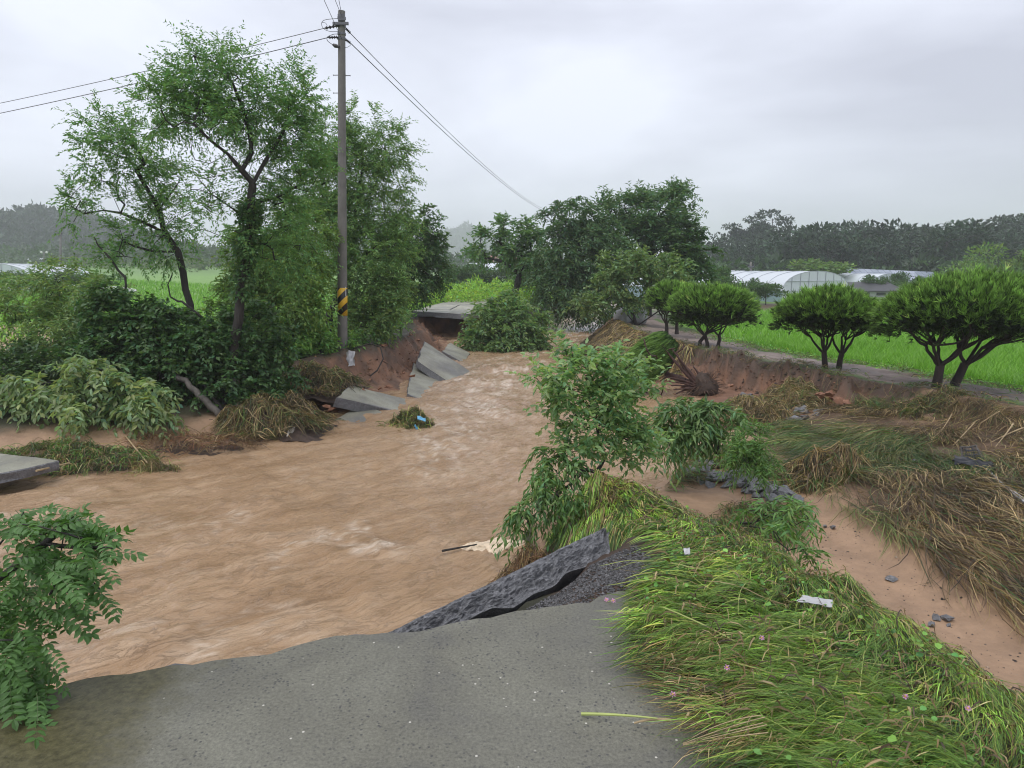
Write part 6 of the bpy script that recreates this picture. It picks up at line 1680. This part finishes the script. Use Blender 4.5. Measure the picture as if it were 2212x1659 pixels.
# cosmos flowers washed flat
MAT['pink'] = m_plain("pink_petal", (.50, .24, .42), .5, .25, 30); MAT['yellow'] = m_plain("yellow_eye", (.6, .4, .04), .5, .2, 30)
def flower(u, v, label, s=.015):
    c = on(u, v, .05, .12); r = np.random.default_rng(int(u))
    root = thing("flower", label, "flower", c, "pink flowers in the flattened plants")
    for i in range(7):
        a = i * 2 * math.pi / 7; d = np.array((math.cos(a), math.sin(a) * .6 - .3, .45 * math.sin(a) + .25)); D, S, N = frames(d[None], r, .15)
        V, F = bake(LEAF7, c[None], D, S, N, np.array([s]), np.array([s * .6])); add("petal", V, [F], MAT['pink'], root, c)
    V, Fs = lathe_vf(c, [(.001, -.002), (.005, 0), (.003, .004)], 8); add("eye", V, Fs, MAT['yellow'], root, c)
for u, v, lab in ((1310, 1296, "pink flower nearest the gravel, left of a pair"), (1325, 1298, "pink flower nearest the gravel, right of a pair"), (1570, 1442, "pale pink flower in the middle of the flattened plants"), (1453, 1500, "pink flower at the edge of the road"), (1955, 1505, "lilac flower at the right side of the mound"), (1645, 1378, "pale pink flower among the brown litter"), (2090, 1530, "purple-pink flower nearest the right frame edge")):
    flower(u, v, lab)

# white bulk bags under the pear tree
for (u, v, Y, s, lab) in ((1345, 683, 28.2, .55, "grey bulk bag slumped under the pear tree, left of two"), (1378, 680, 28.4, .6, "white bulk bag under the pear tree, right of two")):
    c = A(u, v, Y); base = c - (0, 0, s * .6)
    root = thing("bulk_bag", lab, "bag", base)
    prof = [(.1 * s, 0), (.55 * s, .04 * s), (.68 * s, .35 * s), (.64 * s, .75 * s), (.5 * s, 1.0 * s), (.22 * s, 1.1 * s), (.14 * s, 1.22 * s)]
    V, Fs = lathe_vf(base, prof, 14); V = V + .05 * s * np.column_stack([fbm(V[:, 2] * 6, V[:, 0] * 5, 3, 2)] * 3)
    add("sack", V, Fs, MAT['dirty_white'], root, base, smooth=True)
    V, Fs = lathe_vf(base + (0, 0, 1.04 * s), [(.16 * s, 0), (.17 * s, .05 * s), (.16 * s, .1 * s)], 10); add("tie", V, Fs, MAT['straw'], root, base)

# ------------------------------------------------------------------ greenhouse and buildings on the right
m, nt, b, out = nmat("greenhouse_film")
b.inputs['Base Color'].default_value = (.74, .79, .84, 1); b.inputs['Roughness'].default_value = .32
tr = nt.nodes.new("ShaderNodeBsdfTransparent"); mx = nt.nodes.new("ShaderNodeMixShader"); mx.inputs[0].default_value = .80
nt.links.new(tr.outputs[0], mx.inputs[1]); nt.links.new(b.outputs[0], mx.inputs[2]); nt.links.new(mx.outputs[0], out.inputs[0])
bump(nt, b, noise(nt, 1.2, 3, .5, geo_pos(nt, (1, 1, .3))), .25, .2)
MAT['film'] = m
m, nt, b, out = nmat("side_curtain")
b.inputs['Base Color'].default_value = (.30, .40, .47, 1); b.inputs['Roughness'].default_value = .4
tr = nt.nodes.new("ShaderNodeBsdfTransparent"); mx = nt.nodes.new("ShaderNodeMixShader"); mx.inputs[0].default_value = .85
nt.links.new(tr.outputs[0], mx.inputs[1]); nt.links.new(b.outputs[0], mx.inputs[2]); nt.links.new(mx.outputs[0], out.inputs[0])
MAT['curtain'] = m
MAT['galv'] = m_plain("galvanised_tube", (.45, .48, .52), .4, .15, 5, .5)
def greenhouse(label, N0, R0_, length, hgt_, side, nrib=14, name="greenhouse"):
    """N0,R0_: feet of the near arch; length runs backwards, perpendicular"""
    N0, R0_ = np.asarray(N0, float), np.asarray(R0_, float)
    ex = nrm((R0_ - N0) * (1, 1, 0)); w = np.linalg.norm((R0_ - N0)[:2]); ey = np.array((-ex[1], ex[0], 0.)); zb = N0[2]
    root = thing(name, label, "greenhouse", N0)
    na = 17; tt = np.linspace(0, math.pi, na)
    prof = [(w / 2 - w / 2 * math.cos(t), side + (hgt_ - side) * math.sin(t) ** .85) for t in tt]
    def pt(x, y, z): return N0 + ex * x + ey * y + np.array((0, 0, z))
    ny = 12
    V = np.array([[pt(x, length * j / ny, z + .03 * math.sin(j * 3.1)) for x, z in prof] for j in range(ny + 1)]).reshape(-1, 3)
    ij = np.arange(ny)[:, None] * na + np.arange(na - 1)[None]
    add("roof_film", V, [np.stack([ij, ij + na, ij + na + 1, ij + 1], -1).reshape(-1, 4)], MAT['film'], root, N0, smooth=True)
    for x in (0, w):
        V = np.array([pt(x, 0, 0), pt(x, length, 0), pt(x, length, side), pt(x, 0, side)]); add("side_curtain", V, [np.array([(0, 1, 2, 3)])], MAT['curtain'], root, N0)
    for y in (0, length):
        V = np.array([pt(0, y, 0)] + [pt(x, y, z) for x, z in prof] + [pt(w, y, 0)]); add("end_film", V, [np.arange(len(V))[None]], MAT['film'], root, N0)
    for j in range(nrib):
        y = length * j / (nrib - 1)
        P = np.array([pt(-.01, y, 0)] + [pt(x, y, z + .02) for x, z in prof] + [pt(w + .01, y, 0)]); V, Fs = tube_vf(P, .022, 5); add("arch", V, Fs, MAT['galv'], root, N0, smooth=True)
    for i in range(1, 8):
        x = w * i / 8; t = math.acos(1 - 2 * i / 8); z = side + (hgt_ - side) * math.sin(t) ** .85
        V, Fs = tube_vf(np.array([pt(x, -.03, 0), pt(x, -.03, z)]), .03, 5); add("end_post", V, Fs, MAT['galv'], root, N0)
    for z in (side, side * .5, (side + hgt_) / 2):
        f = 0 if z <= side else .5 * (1 - math.cos(math.asin(((z - side) / (hgt_ - side)) ** (1 / .85))))
        V, Fs = tube_vf(np.array([pt(w * f, -.04, z), pt(w * (1 - f), -.04, z)]), .025, 5); add("end_rail", V, Fs, MAT['galv'], root, N0)
    V, Fs = tube_vf(np.array([pt(-.03, 0, side), pt(-.03, length, side)]), .04, 5); add("gutter_rail", V, Fs, MAT['galv'], root, N0)
    return root
g0 = A(1688, 662, 54); g0[2] = -.95
g1 = A(1830, 660, 57.5); g1[2] = -.95
greenhouse("translucent arched greenhouse behind the right paddy", g0, g1, 21, 2.55, 1.05)
q0 = A(1880, 640, 72); q0[2] = -.9; q1 = A(1960, 640, 74); q1[2] = -.9
greenhouse("smaller pale arched greenhouse beside the solar roof", q0, q1, 14, 2.2, .8, 8)
q0 = A(1560, 622, 92); q0[2] = -.6; q1 = A(1655, 622, 96); q1[2] = -.6
greenhouse("low white greenhouse peeking out behind the mound pine", q0, q1, 20, 2.2, .9, 8)
q0 = A(-110, 600, 62); q0[2] = float(hgt(q0[0], q0[1])) - .3; q1 = A(72, 600, 64); q1[2] = q0[2]
greenhouse("white arched greenhouse at the far left edge", q0, q1, 22, 2.9, 1.1, 10)

MAT['roofdark'] = m_plain("dark_roof", (.06, .06, .065), .6, .2, 2); MAT['wall_w'] = m_plain("pale_wall", (.45, .46, .46), .7, .12, 1.5)
MAT['blue_roof'] = m_plain("blue_roof", (.12, .26, .40), .45, .15, 1); MAT['white_roof'] = m_plain("white_roof", (.62, .66, .70), .45, .1, 1); MAT['rust_roof'] = m_plain("rust_roof", (.28, .12, .08), .6, .2, 1)
MAT['door'] = m_plain("dark_opening", (.05, .05, .055), .5, .2, 3)
def house(label, c, w, d, h, rh, rot, mroof, mwall=None, name="farm_shed", cat="shed", nwin=2):
    """gabled shed: walls, two roof sheets, door and windows"""
    c = np.asarray(c, float); ca, sa = math.cos(rot), math.sin(rot); ex = np.array((ca, sa, 0)); ey = np.array((-sa, ca, 0)); mw = mwall or MAT['wall_w']
    root = thing(name, label, cat, c)
    def pt(x, y, z): return c + ex * x + ey * y + np.array((0, 0, z))
    V = np.array([pt(-w / 2, -d / 2, -.3), pt(w / 2, -d / 2, -.3), pt(w / 2, d / 2, -.3), pt(-w / 2, d / 2, -.3), pt(-w / 2, -d / 2, h), pt(w / 2, -d / 2, h), pt(w / 2, d / 2, h), pt(-w / 2, d / 2, h), pt(-w / 2, 0, h + rh), pt(w / 2, 0, h + rh)])
    add("wall", V, [np.array([(0, 1, 5, 4), (2, 3, 7, 6)]), np.array([(1, 2, 6, 9, 5), (3, 0, 4, 8, 7)])], mw, root, c)
    for s in (-1, 1):
        e0, e1 = s * (d / 2 + .3), 0
        q = [pt(-w / 2 - .25, e0, h - .1), pt(w / 2 + .25, e0, h - .1), pt(w / 2 + .25, e1, h + rh + .05), pt(-w / 2 - .25, e1, h + rh + .05)]
        V = np.array(q + [p + (0, 0, .1) for p in q]); add("roof_sheet", V, [np.array([(0, 1, 2, 3), (7, 6, 5, 4), (0, 4, 5, 1), (1, 5, 6, 2), (2, 6, 7, 3), (3, 7, 4, 0)])], mroof, root, c)
    V, Fs = box_vf(pt(-w * .2, -d / 2 - .03, h * .4), 1.0, .06, h * .8, (ex, ey, (0, 0, 1))); add("door", V, Fs, MAT['door'], root, c)
    for i in range(nwin):
        V, Fs = box_vf(pt(w * (.12 + .22 * i), -d / 2 - .03, h * .55), .9, .06, h * .35, (ex, ey, (0, 0, 1))); add("window", V, Fs, MAT['door'], root, c)
    return root
def at_g(u, Y, z): 
    p = A(u, 600, Y); p[2] = z; return p
house("dark-roofed shed between greenhouse and solar roof", at_g(1858, 68, -.9), 5.2, 5, .7, .6, .1, MAT['roofdark'])
# solar-panelled barn
sc_ = at_g(1930, 84, -.9)
barn = thing("solar_barn", "barn whose long sloping roof is covered with pale solar panels", "barn", sc_)
m, nt, b, out = nmat("solar_glass"); b.inputs['Base Color'].default_value = (.30, .34, .42, 1); b.inputs['Roughness'].default_value = .22; MAT['solar'] = m
LT, RT_, LBt, RBt = A(1826, 580, 86), A(2014, 588, 86), A(1848, 604, 80), A(2036, 608, 80)
def bil(s, t): return (LT * (1 - s) + RT_ * s) * (1 - t) + (LBt * (1 - s) + RBt * s) * t
exs = nrm(RT_ - LT); ens = nrm(np.cross(LBt - LT, RT_ - LT)); ens = ens if ens[2] > 0 else -ens
q = [bil(-.01, -.01), bil(-.01, 1.02), bil(1.01, 1.02), bil(1.01, -.01)]; q = [p - ens * .04 for p in q]
V = np.array(q + [p - ens * .1 for p in q]); broof = add("roof", V, [np.array([(0, 1, 2, 3), (7, 6, 5, 4), (0, 4, 5, 1), (1, 5, 6, 2), (2, 6, 7, 3), (3, 7, 4, 0)])], MAT['galv'], barn, sc_)
for i in range(14):
    for j in range(3):
        q = [bil((i + .03) / 14, (j + .04) / 3), bil((i + .03) / 14, (j + .96) / 3), bil((i + .97) / 14, (j + .96) / 3), bil((i + .97) / 14, (j + .04) / 3)]
        V = np.array(q + [p + ens * .06 for p in q]); add("solar_panel", V, [np.array([(3, 2, 1, 0), (4, 5, 6, 7), (0, 1, 5, 4), (1, 2, 6, 5), (2, 3, 7, 6), (3, 0, 4, 7)])], MAT['solar'], broof, sc_)
for s in (0.02, .2, .4, .6, .8, .98):
    for t in (.05, .95):
        p = bil(s, t) - ens * .1; V, Fs = tube_vf(np.array([(p[0], p[1], -1.2), p]), .08, 6); add("post", V, Fs, MAT['galv'], barn, sc_)
a_, b_ = bil(.03, .4), bil(.97, .4); V, Fs = box_vf((a_ + b_) / 2 * (1, 1, 0) + (0, 0, -.2), np.linalg.norm(b_ - a_), .1, 2.0, (exs * (1, 1, 0), (-exs[1], exs[0], 0), (0, 0, 1))); add("back_wall", V, Fs, MAT['wall_w'], barn, sc_)

# far sheds and houses
house("pale blue-roofed shed far up the valley beside the small tree", at_g(1062, 150, -.5), 9, 6, 2.2, 1.2, .1, MAT['white_roof'])
house("white-roofed house with red gable farther up the valley", at_g(1085, 190, .4), 7, 6, 3.2, 1.6, .2, MAT['rust_roof'])
house("light blue farm shed at the foot of the left hill", at_g(138, 250, 2.2), 11, 7, 2.6, 1.2, .1, MAT['blue_roof'])
house("white farm shed left of the blue one below the left hill", at_g(92, 235, 2.0), 7, 5, 2.3, 1.0, .2, MAT['white_roof'])
house("small white house under the left tree crowns", at_g(365, 190, 1.2), 5, 4, 1.9, .9, .1, MAT['white_roof'])
house("grey-white farmhouse right of the blue shed at the left hill", at_g(232, 250, 2.2), 7, 6, 2.6, 1.2, -.1, MAT['white_roof'])
house("leftmost white farmhouse on the left hill's slope", at_g(12, 280, 6.0), 8, 6, 2.6, 1.4, .2, MAT['white_roof'])

# far poles
def far_pole(label, u, vt, vb, Y, r0, arm=0, group=None, lamp=False, box=False):
    a_, b_ = A(u, vt, Y), A(u, vb, Y); root = thing("utility_pole", label, "pole", b_, group)
    V, Fs = tube_vf(np.array([b_ - (0, 0, .5), (a_ + b_) / 2, a_]), np.array([r0, r0 * .9, r0 * .7]), 10); add("shaft", V, Fs, MAT['pole'], root, b_, smooth=True)
    if arm:
        V, Fs = box_vf(a_ - (0, .1, .4), arm, .1, .1); ca_ = add("crossarm", V, Fs, MAT['steel'], root, b_)
        for s in (-.4, .4): V, Fs = lathe_vf(a_ + (s * arm, -.1, -.33), [(.05, 0), (.07, .1), (.04, .2)], 8); add("insulator", V, Fs, MAT['porcelain'], ca_, b_)
    if lamp:
        for s in (-1, 1): V, Fs = lathe_vf(a_ + (s * .35, 0, -.1), [(.05, -.1), (.16, 0), (.12, .14), (.02, .2)], 8); add("lamp_head", V, Fs, MAT['white_plastic'], root, b_)
        V, Fs = tube_vf(np.array([a_ - (.35, 0, .1), a_ + (.35, 0, -.1)]), .03, 5); add("lamp_arm", V, Fs, MAT['steel'], root, b_)
    if box:
        V, Fs = box_vf(a_ - (0, .25, 3.3), .75, .4, .7); add("transformer", V, Fs, MAT['white_plastic'], root, b_)
far_pole("far utility pole rising out of the middle grove", 1213, 458, 640, 76, .16, 1.0)
far_pole("plain utility pole left of the arched greenhouse", 1622, 566, 640, 62, .12, .5)
far_pole("utility pole with a pale box on the wooded hill", 1857, 536, 606, 100, .10, 1.5, box=True)
far_pole("utility pole standing before the left hill", 131, 500, 585, 78, .13, .4)
far_pole("twin-lamp post in the left distance", 95, 544, 590, 95, .07, lamp=True)
far_pole("thin pole far up the valley by the sheds", 1076, 556, 600, 160, .13, 1.0)

# curving lane in the left fields
cl_ = [(-34, 57), (-39, 61), (-41.5, 66), (-44, 72), (-50, 76), (-62, 80), (-76, 84)]
cp = np.array([bezier(np.array(cl_[0]), np.array((-33.0, 72)), np.array(cl_[-1]), 30)])[0]
lw = 1.7; tg_ = nrm(np.gradient(cp, axis=0)); nn_ = np.stack([-tg_[:, 1], tg_[:, 0]], 1)
zz = hgt(cp[:, 0], cp[:, 1]) + .22
V = np.concatenate([np.column_stack([cp + nn_ * lw, zz]), np.column_stack([cp - nn_ * lw, zz]), np.column_stack([cp + nn_ * lw, zz - .6]), np.column_stack([cp - nn_ * lw, zz - .6])]); n = len(cp)
i = np.arange(n - 1)
o = add("lane", V, [np.concatenate([np.stack([i, i + 1, i + n + 1, i + n], 1), np.stack([i + 2 * n, i + 2 * n + 1, i + 1, i], 1), np.stack([i + n, i + n + 1, i + 3 * n + 1, i + 3 * n], 1)])], m_plain("pale_lane", (.52, .52, .53), .6, .1, 1)); tag(o, "pale concrete lane curving through the left fields", kind="structure")

# ------------------------------------------------------------------ trees in the distance
def clump_tree(r, h, w, n, leaf, kind="round"):
    """points and leaves of one distant tree, unit base at origin"""
    if kind == "pine":
        k = 9; cen = np.column_stack([r.normal(0, .26 * w, k), r.normal(0, .26 * w, k), h * (.35 + .62 * r.random(k))]); rad = np.column_stack([w * (.20 + .16 * r.random(k))] * 2 + [h * (.05 + .05 * r.random(k))])
    else:
        k = 10; cen = np.column_stack([r.normal(0, .28 * w, k), r.normal(0, .28 * w, k), h * (.35 + .5 * r.random(k))]); rad = np.column_stack([w * (.18 + .14 * r.random(k))] * 2 + [h * (.10 + .10 * r.random(k))])
    i = r.integers(0, k, n); d = nrm(r.normal(0, 1, (n, 3)))
    P = cen[i] + d * rad[i] * (r.random((n, 1)) ** .35)
    D = d * .8 + r.normal(0, .5, (n, 3)) + np.array((0, 0, .15))
    return P, D, np.full(n, leaf) * (.6 + .7 * r.random(n))
def variants(kind, nv, h, w, n, leaf, col, seed):
    out_ = []
    for s in range(nv):
        r = np.random.default_rng(seed + s); P, D, Ls = clump_tree(r, h, w, n, leaf, kind)
        Dn, S, N = frames(D, r, .6); V, F = bake(LEAF4, P, Dn, S, N, Ls, Ls * .55)
        crown = mesh_np("crown", V, [F], leaf_cols(col, n, 4, r, .3, .1), False, [MAT['leaf'] if kind != 'pine' else MAT['needle']])
        g = Geo(); top = np.array((r.normal(0, .1 * w), r.normal(0, .1 * w), h * .85)); g.put(*tube_vf(bezier(np.array((0, 0, -.5)), np.array((0, 0, h * .4)), top, 7), np.linspace(.035 * h * .6, .008 * h, 7), 6))
        for _ in range(7):
            t = .35 + .5 * r.random(); p = np.array((0, 0, h * t)); q = p + np.array((r.normal(0, .3 * w), r.normal(0, .3 * w), h * .12)); g.put(*tube_vf(bezier(p, (p + q) / 2 + (0, 0, .02 * h), q, 5), np.linspace(.008 * h, .003 * h, 5), 4, False))
        tr_ = mesh_np("trunk", np.concatenate(g.V), [np.concatenate(g.F[k]) for k in g.F], None, True, [MAT['bark']])
        out_.append((crown, tr_, V, F))
    return out_
def plant(name, label, cat, var, p, s, rz, group):
    root = thing(name, label, cat, p, group); root.scale = (s[0], s[1], s[2]) if hasattr(s, '__len__') else (s, s, s); root.rotation_euler = (0, 0, rz)
    link("crown", var[0], root)["kind"] = "stuff"; link("trunk", var[1], root)
RND = variants("round", 4, 5.0, 5.0, 2600, .40, (.032, .068, .028), 300)
RNL = variants("round", 3, 5.0, 6.5, 3000, .42, (.060, .108, .036), 320)
PIN = variants("pine", 5, 8.0, 6.0, 1500, .55, (.014, .028, .018), 340)
r = np.random.default_rng(400)
mids = [("low round tree behind the deck weeds, left", 985, 600, 60, RND, .62), ("low round tree up the valley under the foggy hill", 1020, 596, 70, RND, .7), ("round tree behind the leaning cherry tree", 1055, 600, 64, RND, .7), ("dark small tree at the cherry tree's foot", 1150, 618, 45, RND, .55),
        ("wide light green tree behind the arched greenhouse", 1720, 618, 80, RNL, (1.6, 1.2, .70)), ("tree in front of the solar roof", 1945, 610, 72, RND, (.36, .36, .5)), ("small tree before the solar roof's left end", 1900, 622, 68, RND, .42), ("bush at the small greenhouse's corner", 1985, 625, 66, RND, .45),
        ("bushy tree at the right frame edge below the wood", 2195, 612, 62, RNL, (.85, .8, .95)), ("pale tree left of the right frame edge below the wood", 2120, 604, 80, RNL, (.8, .8, .75)), ("dark bush left of the greenhouse pole", 1600, 640, 52, RND, .42), ("leafy bush at the greenhouse's left side", 1655, 645, 50, RND, .38),
        ("round shrub behind the right end of the middle grove", 1560, 632, 56, RND, .55), ("dark hedge tree under the white greenhouse at far left", 25, 610, 58, RND, (.8, .6, .45)), ("second dark hedge tree at far left", 100, 608, 60, RND, (.7, .6, .42)), ("bush beside the lane's bend", 195, 600, 62, RND, (.55, .5, .42))]
for i, (lab, u, v, Y, vs, s) in enumerate(mids):
    p = A(u, v, Y); p[2] = min(p[2], float(hgt(p[0], p[1]))) if Y < 95 else p[2]; plant("distant_tree", lab, "tree", vs[i % len(vs)], p, s, r.uniform(0, 6.28), "trees in the middle distance")

def hill_mesh(name, prof, Y0, depth, label, col, z0=0.0, step=4.0, seed=1, mat=None):
    """wooded hill: profile of (u, v) crest points at distance Y0+depth*.6"""
    Yc = Y0 + depth * .6
    cx = np.array([A(u, v, Yc) for u, v in prof]); xs = np.arange(cx[0, 0], cx[-1, 0] + step, step)
    ys = np.linspace(Y0, Y0 + depth * 1.6, 14)
    XXh, YYh = np.meshgrid(xs, ys); cr = np.interp(XXh, cx[:, 0], cx[:, 2])
    t = (YYh - Y0) / (depth * .6); k = np.where(t < 1, np.sin(np.clip(t, 0, 1) * np.pi / 2) ** .9, np.cos(np.clip((t - 1) / 1.67, 0, 1) * np.pi / 2))
    return xs, ys, XXh, YYh, cr, k
def wood(name, label, prof, Y0, depth, th, seed, ntree, var, treeh, colg, tw=1.0):
    xs, ys, XXh, YYh, cr, k = hill_mesh(name, prof, Y0, depth, label, colg)
    zb = far_h(XXh, YYh) - .6
    ZZ = zb + np.maximum(0, cr - th - zb) * k
    n1 = len(xs); ii = np.arange(len(ys) - 1)[:, None] * n1 + np.arange(n1 - 1)[None]
    o = add("hill", np.stack([XXh, YYh, ZZ], -1).reshape(-1, 3), [np.stack([ii, ii + 1, ii + n1 + 1, ii + n1], -1).reshape(-1, 4)], MAT['ground'], cols=np.broadcast_to(np.array(colg), (XXh.size, 3)), smooth=True)
    tag(o, label + " ground", kind="structure")
    r = np.random.default_rng(seed)
    x = r.uniform(xs[0], xs[-1], ntree); y = Y0 + (depth * .72) * r.random(ntree) ** .85
    cr_ = np.interp(x, xs, cr[0]); t = (y - Y0) / (depth * .6); kk = np.where(t < 1, np.sin(np.clip(t, 0, 1) * np.pi / 2) ** .9, 1.0)
    zb_ = far_h(x, y) - .6; z = zb_ + np.maximum(0, cr_ - th - zb_) * kk
    return x, y, z, r
# right: pine wood
x, y, z, r = wood("hill", "wooded hill on the right", [(1500, 575), (1560, 545), (1600, 522), (1680, 500), (1760, 494), (1850, 492), (1950, 503), (2030, 498), (2120, 484), (2212, 468), (2350, 455), (2500, 470)], 94, 70, 9.0, 501, 360, PIN, 8, (.02, .032, .02))
g = Geo(); cnt = 0
front = np.argsort(y)[:26]
lx, hx = x.min(), x.max()
for i in range(len(x)):
    s = .75 + .45 * r.random(); a_ = r.uniform(0, 6.28)
    if i in front:
        continue
    cr_m, tr_m, V, F = PIN[i % 5]; ca, sa = math.cos(a_), math.sin(a_)
    Vr = np.column_stack([V[:, 0] * ca - V[:, 1] * sa, V[:, 0] * sa + V[:, 1] * ca, V[:, 2]]) * (s, s, s)
    # thin out: a third of the leaves, each larger, is enough this far away
    q = Vr.reshape(-1, 4, 3)[::4]; c = q.mean(1, keepdims=True); q = c + (q - c) * 1.35
    cc = np.array((.032, .066, .036)) * (.7 + .6 * r.random()) * np.array((1 + .3 * r.random(), 1, 1))
    g.put(q.reshape(-1, 3) + (x[i], y[i], z[i]), [np.arange(len(q) * 4).reshape(-1, 4)], np.repeat(np.clip(cc * (1 + r.normal(0, .3, (len(q), 1))), .004, .3), 4, 0))
o = g.build("pine_forest", MAT['needle'], kind="stuff"); tag(o, "dark pine wood covering the right hill", "forest")
order = front[np.argsort(x[front])]
for n_, i in enumerate(order):
    plant("pine_tree", "dark pine at the near edge of the right hill's wood", "pine tree", PIN[i % 5], (x[i], y[i], z[i]), .7 + .4 * r.random(), r.uniform(0, 6.28), "pines at the near edge of the right wood")
for (u, v, Y, s, lab) in ((1590, 560, 150, 1.0, "leftmost skyline pine at the end of the right wood"), (1625, 556, 150, 1.15, "second skyline pine from the left end of the right wood"), (1665, 552, 155, 1.3, "third skyline pine from the left end of the right wood")):
    p = A(u, v + 10, Y); plant("pine_tree", lab, "pine tree", PIN[int(u) % 5], p, s, r.uniform(0, 6.28), "skyline pines at the left end of the right wood")

# left hill and the foggy hill up the valley
def far_wood(name, label, prof, Y0, depth, th, seed, n, size, col, lab2):
    x, y, z, r = wood("hill", label, prof, Y0, depth, th, seed, n, None, th, tuple(np.array(col) * .8))
    k = 26; i = np.repeat(np.arange(n), k); d = nrm(r.normal(0, 1, (n * k, 3)))
    s = size * (.6 + .7 * r.random(n))[i]
    P = np.column_stack([x[i], y[i], z[i] + s * .55]) + d * (r.random((n * k, 1)) ** .4) * np.column_stack([s * .5, s * .5, s * .62])
    D, S, N = frames(d + r.normal(0, .5, d.shape), r, .6); Ls = s * .42
    V, F = bake(LEAF4, P, D, S, N, Ls, Ls * .6)
    tone = np.repeat((.7 + .6 * r.random((n, 1))), k, 0)
    o = add(name, V, [F], MAT['needle'], cols=np.repeat(np.clip(np.array(col) * tone, .004, .3), 4, 0), kind="stuff"); tag(o, lab2, "forest")
far_wood("hill_forest", "wooded hill on the left", [(-300, 515), (-120, 500), (0, 482), (50, 466), (85, 451), (105, 446), (135, 454), (190, 462), (250, 478), (330, 502), (420, 528), (520, 558)], 240, 150, 6.5, 601, 1700, 4.8, (.024, .046, .026), "misty woods covering the left hill")
far_wood("valley_forest", "fog-veiled hill at the head of the valley", [(560, 545), (700, 540), (820, 535), (900, 528), (950, 518), (985, 508), (1015, 503), (1040, 508), (1080, 524), (1150, 545), (1300, 560)], 950, 260, 9, 602, 900, 15, (.028, .05, .03), "faint fog-veiled woods at the head of the valley")
# hedgerows and woodland strips at the foot of the hills
r = np.random.default_rng(700)
def strip_trees(lab, u0, u1, v, Y, n, h, seed, col, name="hedgerow"):
    r = np.random.default_rng(seed); k = 60
    u = r.uniform(u0, u1, n); P0 = np.array([A(q, v, Y * (1 + .12 * r.normal())) for q in u]); P0[:, 2] = far_h(P0[:, 0], P0[:, 1]) - .1
    i = np.repeat(np.arange(n), k); d = nrm(r.normal(0, 1, (n * k, 3))); s = h * (.6 + .7 * r.random(n))[i]
    P = P0[i] + np.column_stack([d[:, 0] * s * .7, d[:, 1] * s * .7, s * .5 + d[:, 2] * s * .5])
    D, S, N = frames(d + r.normal(0, .5, d.shape), r, .6); Ls = s * .28
    V, F = bake(LEAF4, P, D, S, N, Ls, Ls * .6); tone = np.repeat((.6 + .8 * r.random((n, 1))), k, 0)
    o = add(name, V, [F], MAT['leaf'], cols=np.repeat(np.clip(np.array(col) * tone, .004, .4), 4, 0), kind="stuff"); tag(o, lab, "hedgerow")
strip_trees("dark hedgerow crossing the left fields before the hill", -80, 560, 580, 190, 90, 4.0, 1, (.05, .09, .04))
strip_trees("pale scrub strip along the far side of the left paddies", 150, 560, 585, 158, 80, 1.6, 2, (.11, .16, .055))
strip_trees("tree belt across the valley behind the far sheds", 860, 1180, 580, 210, 60, 5.0, 3, (.05, .09, .045))
strip_trees("scrub along the foot of the right wood", 1480, 2300, 590, 104, 110, 3.2, 4, (.05, .095, .04))

# ------------------------------------------------------------------ the damp air
hz = [(-600, -30, -3.2), (900, -30, -3.2), (900, 1500, -3.2), (-600, 1500, -3.2), (-600, -30, 84), (900, -30, 84), (900, 1500, 84), (-600, 1500, 84)]
oh = add("haze", np.array(hz, float), [np.array([(0, 3, 2, 1), (4, 5, 6, 7), (0, 1, 5, 4), (1, 2, 6, 5), (2, 3, 7, 6), (3, 0, 4, 7)])], nmat("haze_air")[0], kind="stuff")
hm = oh.data.materials[0]; nt = hm.node_tree; nt.nodes.remove(nt.nodes["Principled BSDF"])
pv = nt.nodes.new("ShaderNodeVolumePrincipled"); pv.inputs['Color'].default_value = (.93, .95, 1.0, 1); pv.inputs['Density'].default_value = .0010; pv.inputs['Anisotropy'].default_value = .2
nt.links.new(pv.outputs[0], nt.nodes["Material Output"].inputs['Volume'])
tag(oh, "pale damp haze over the fields and hills")
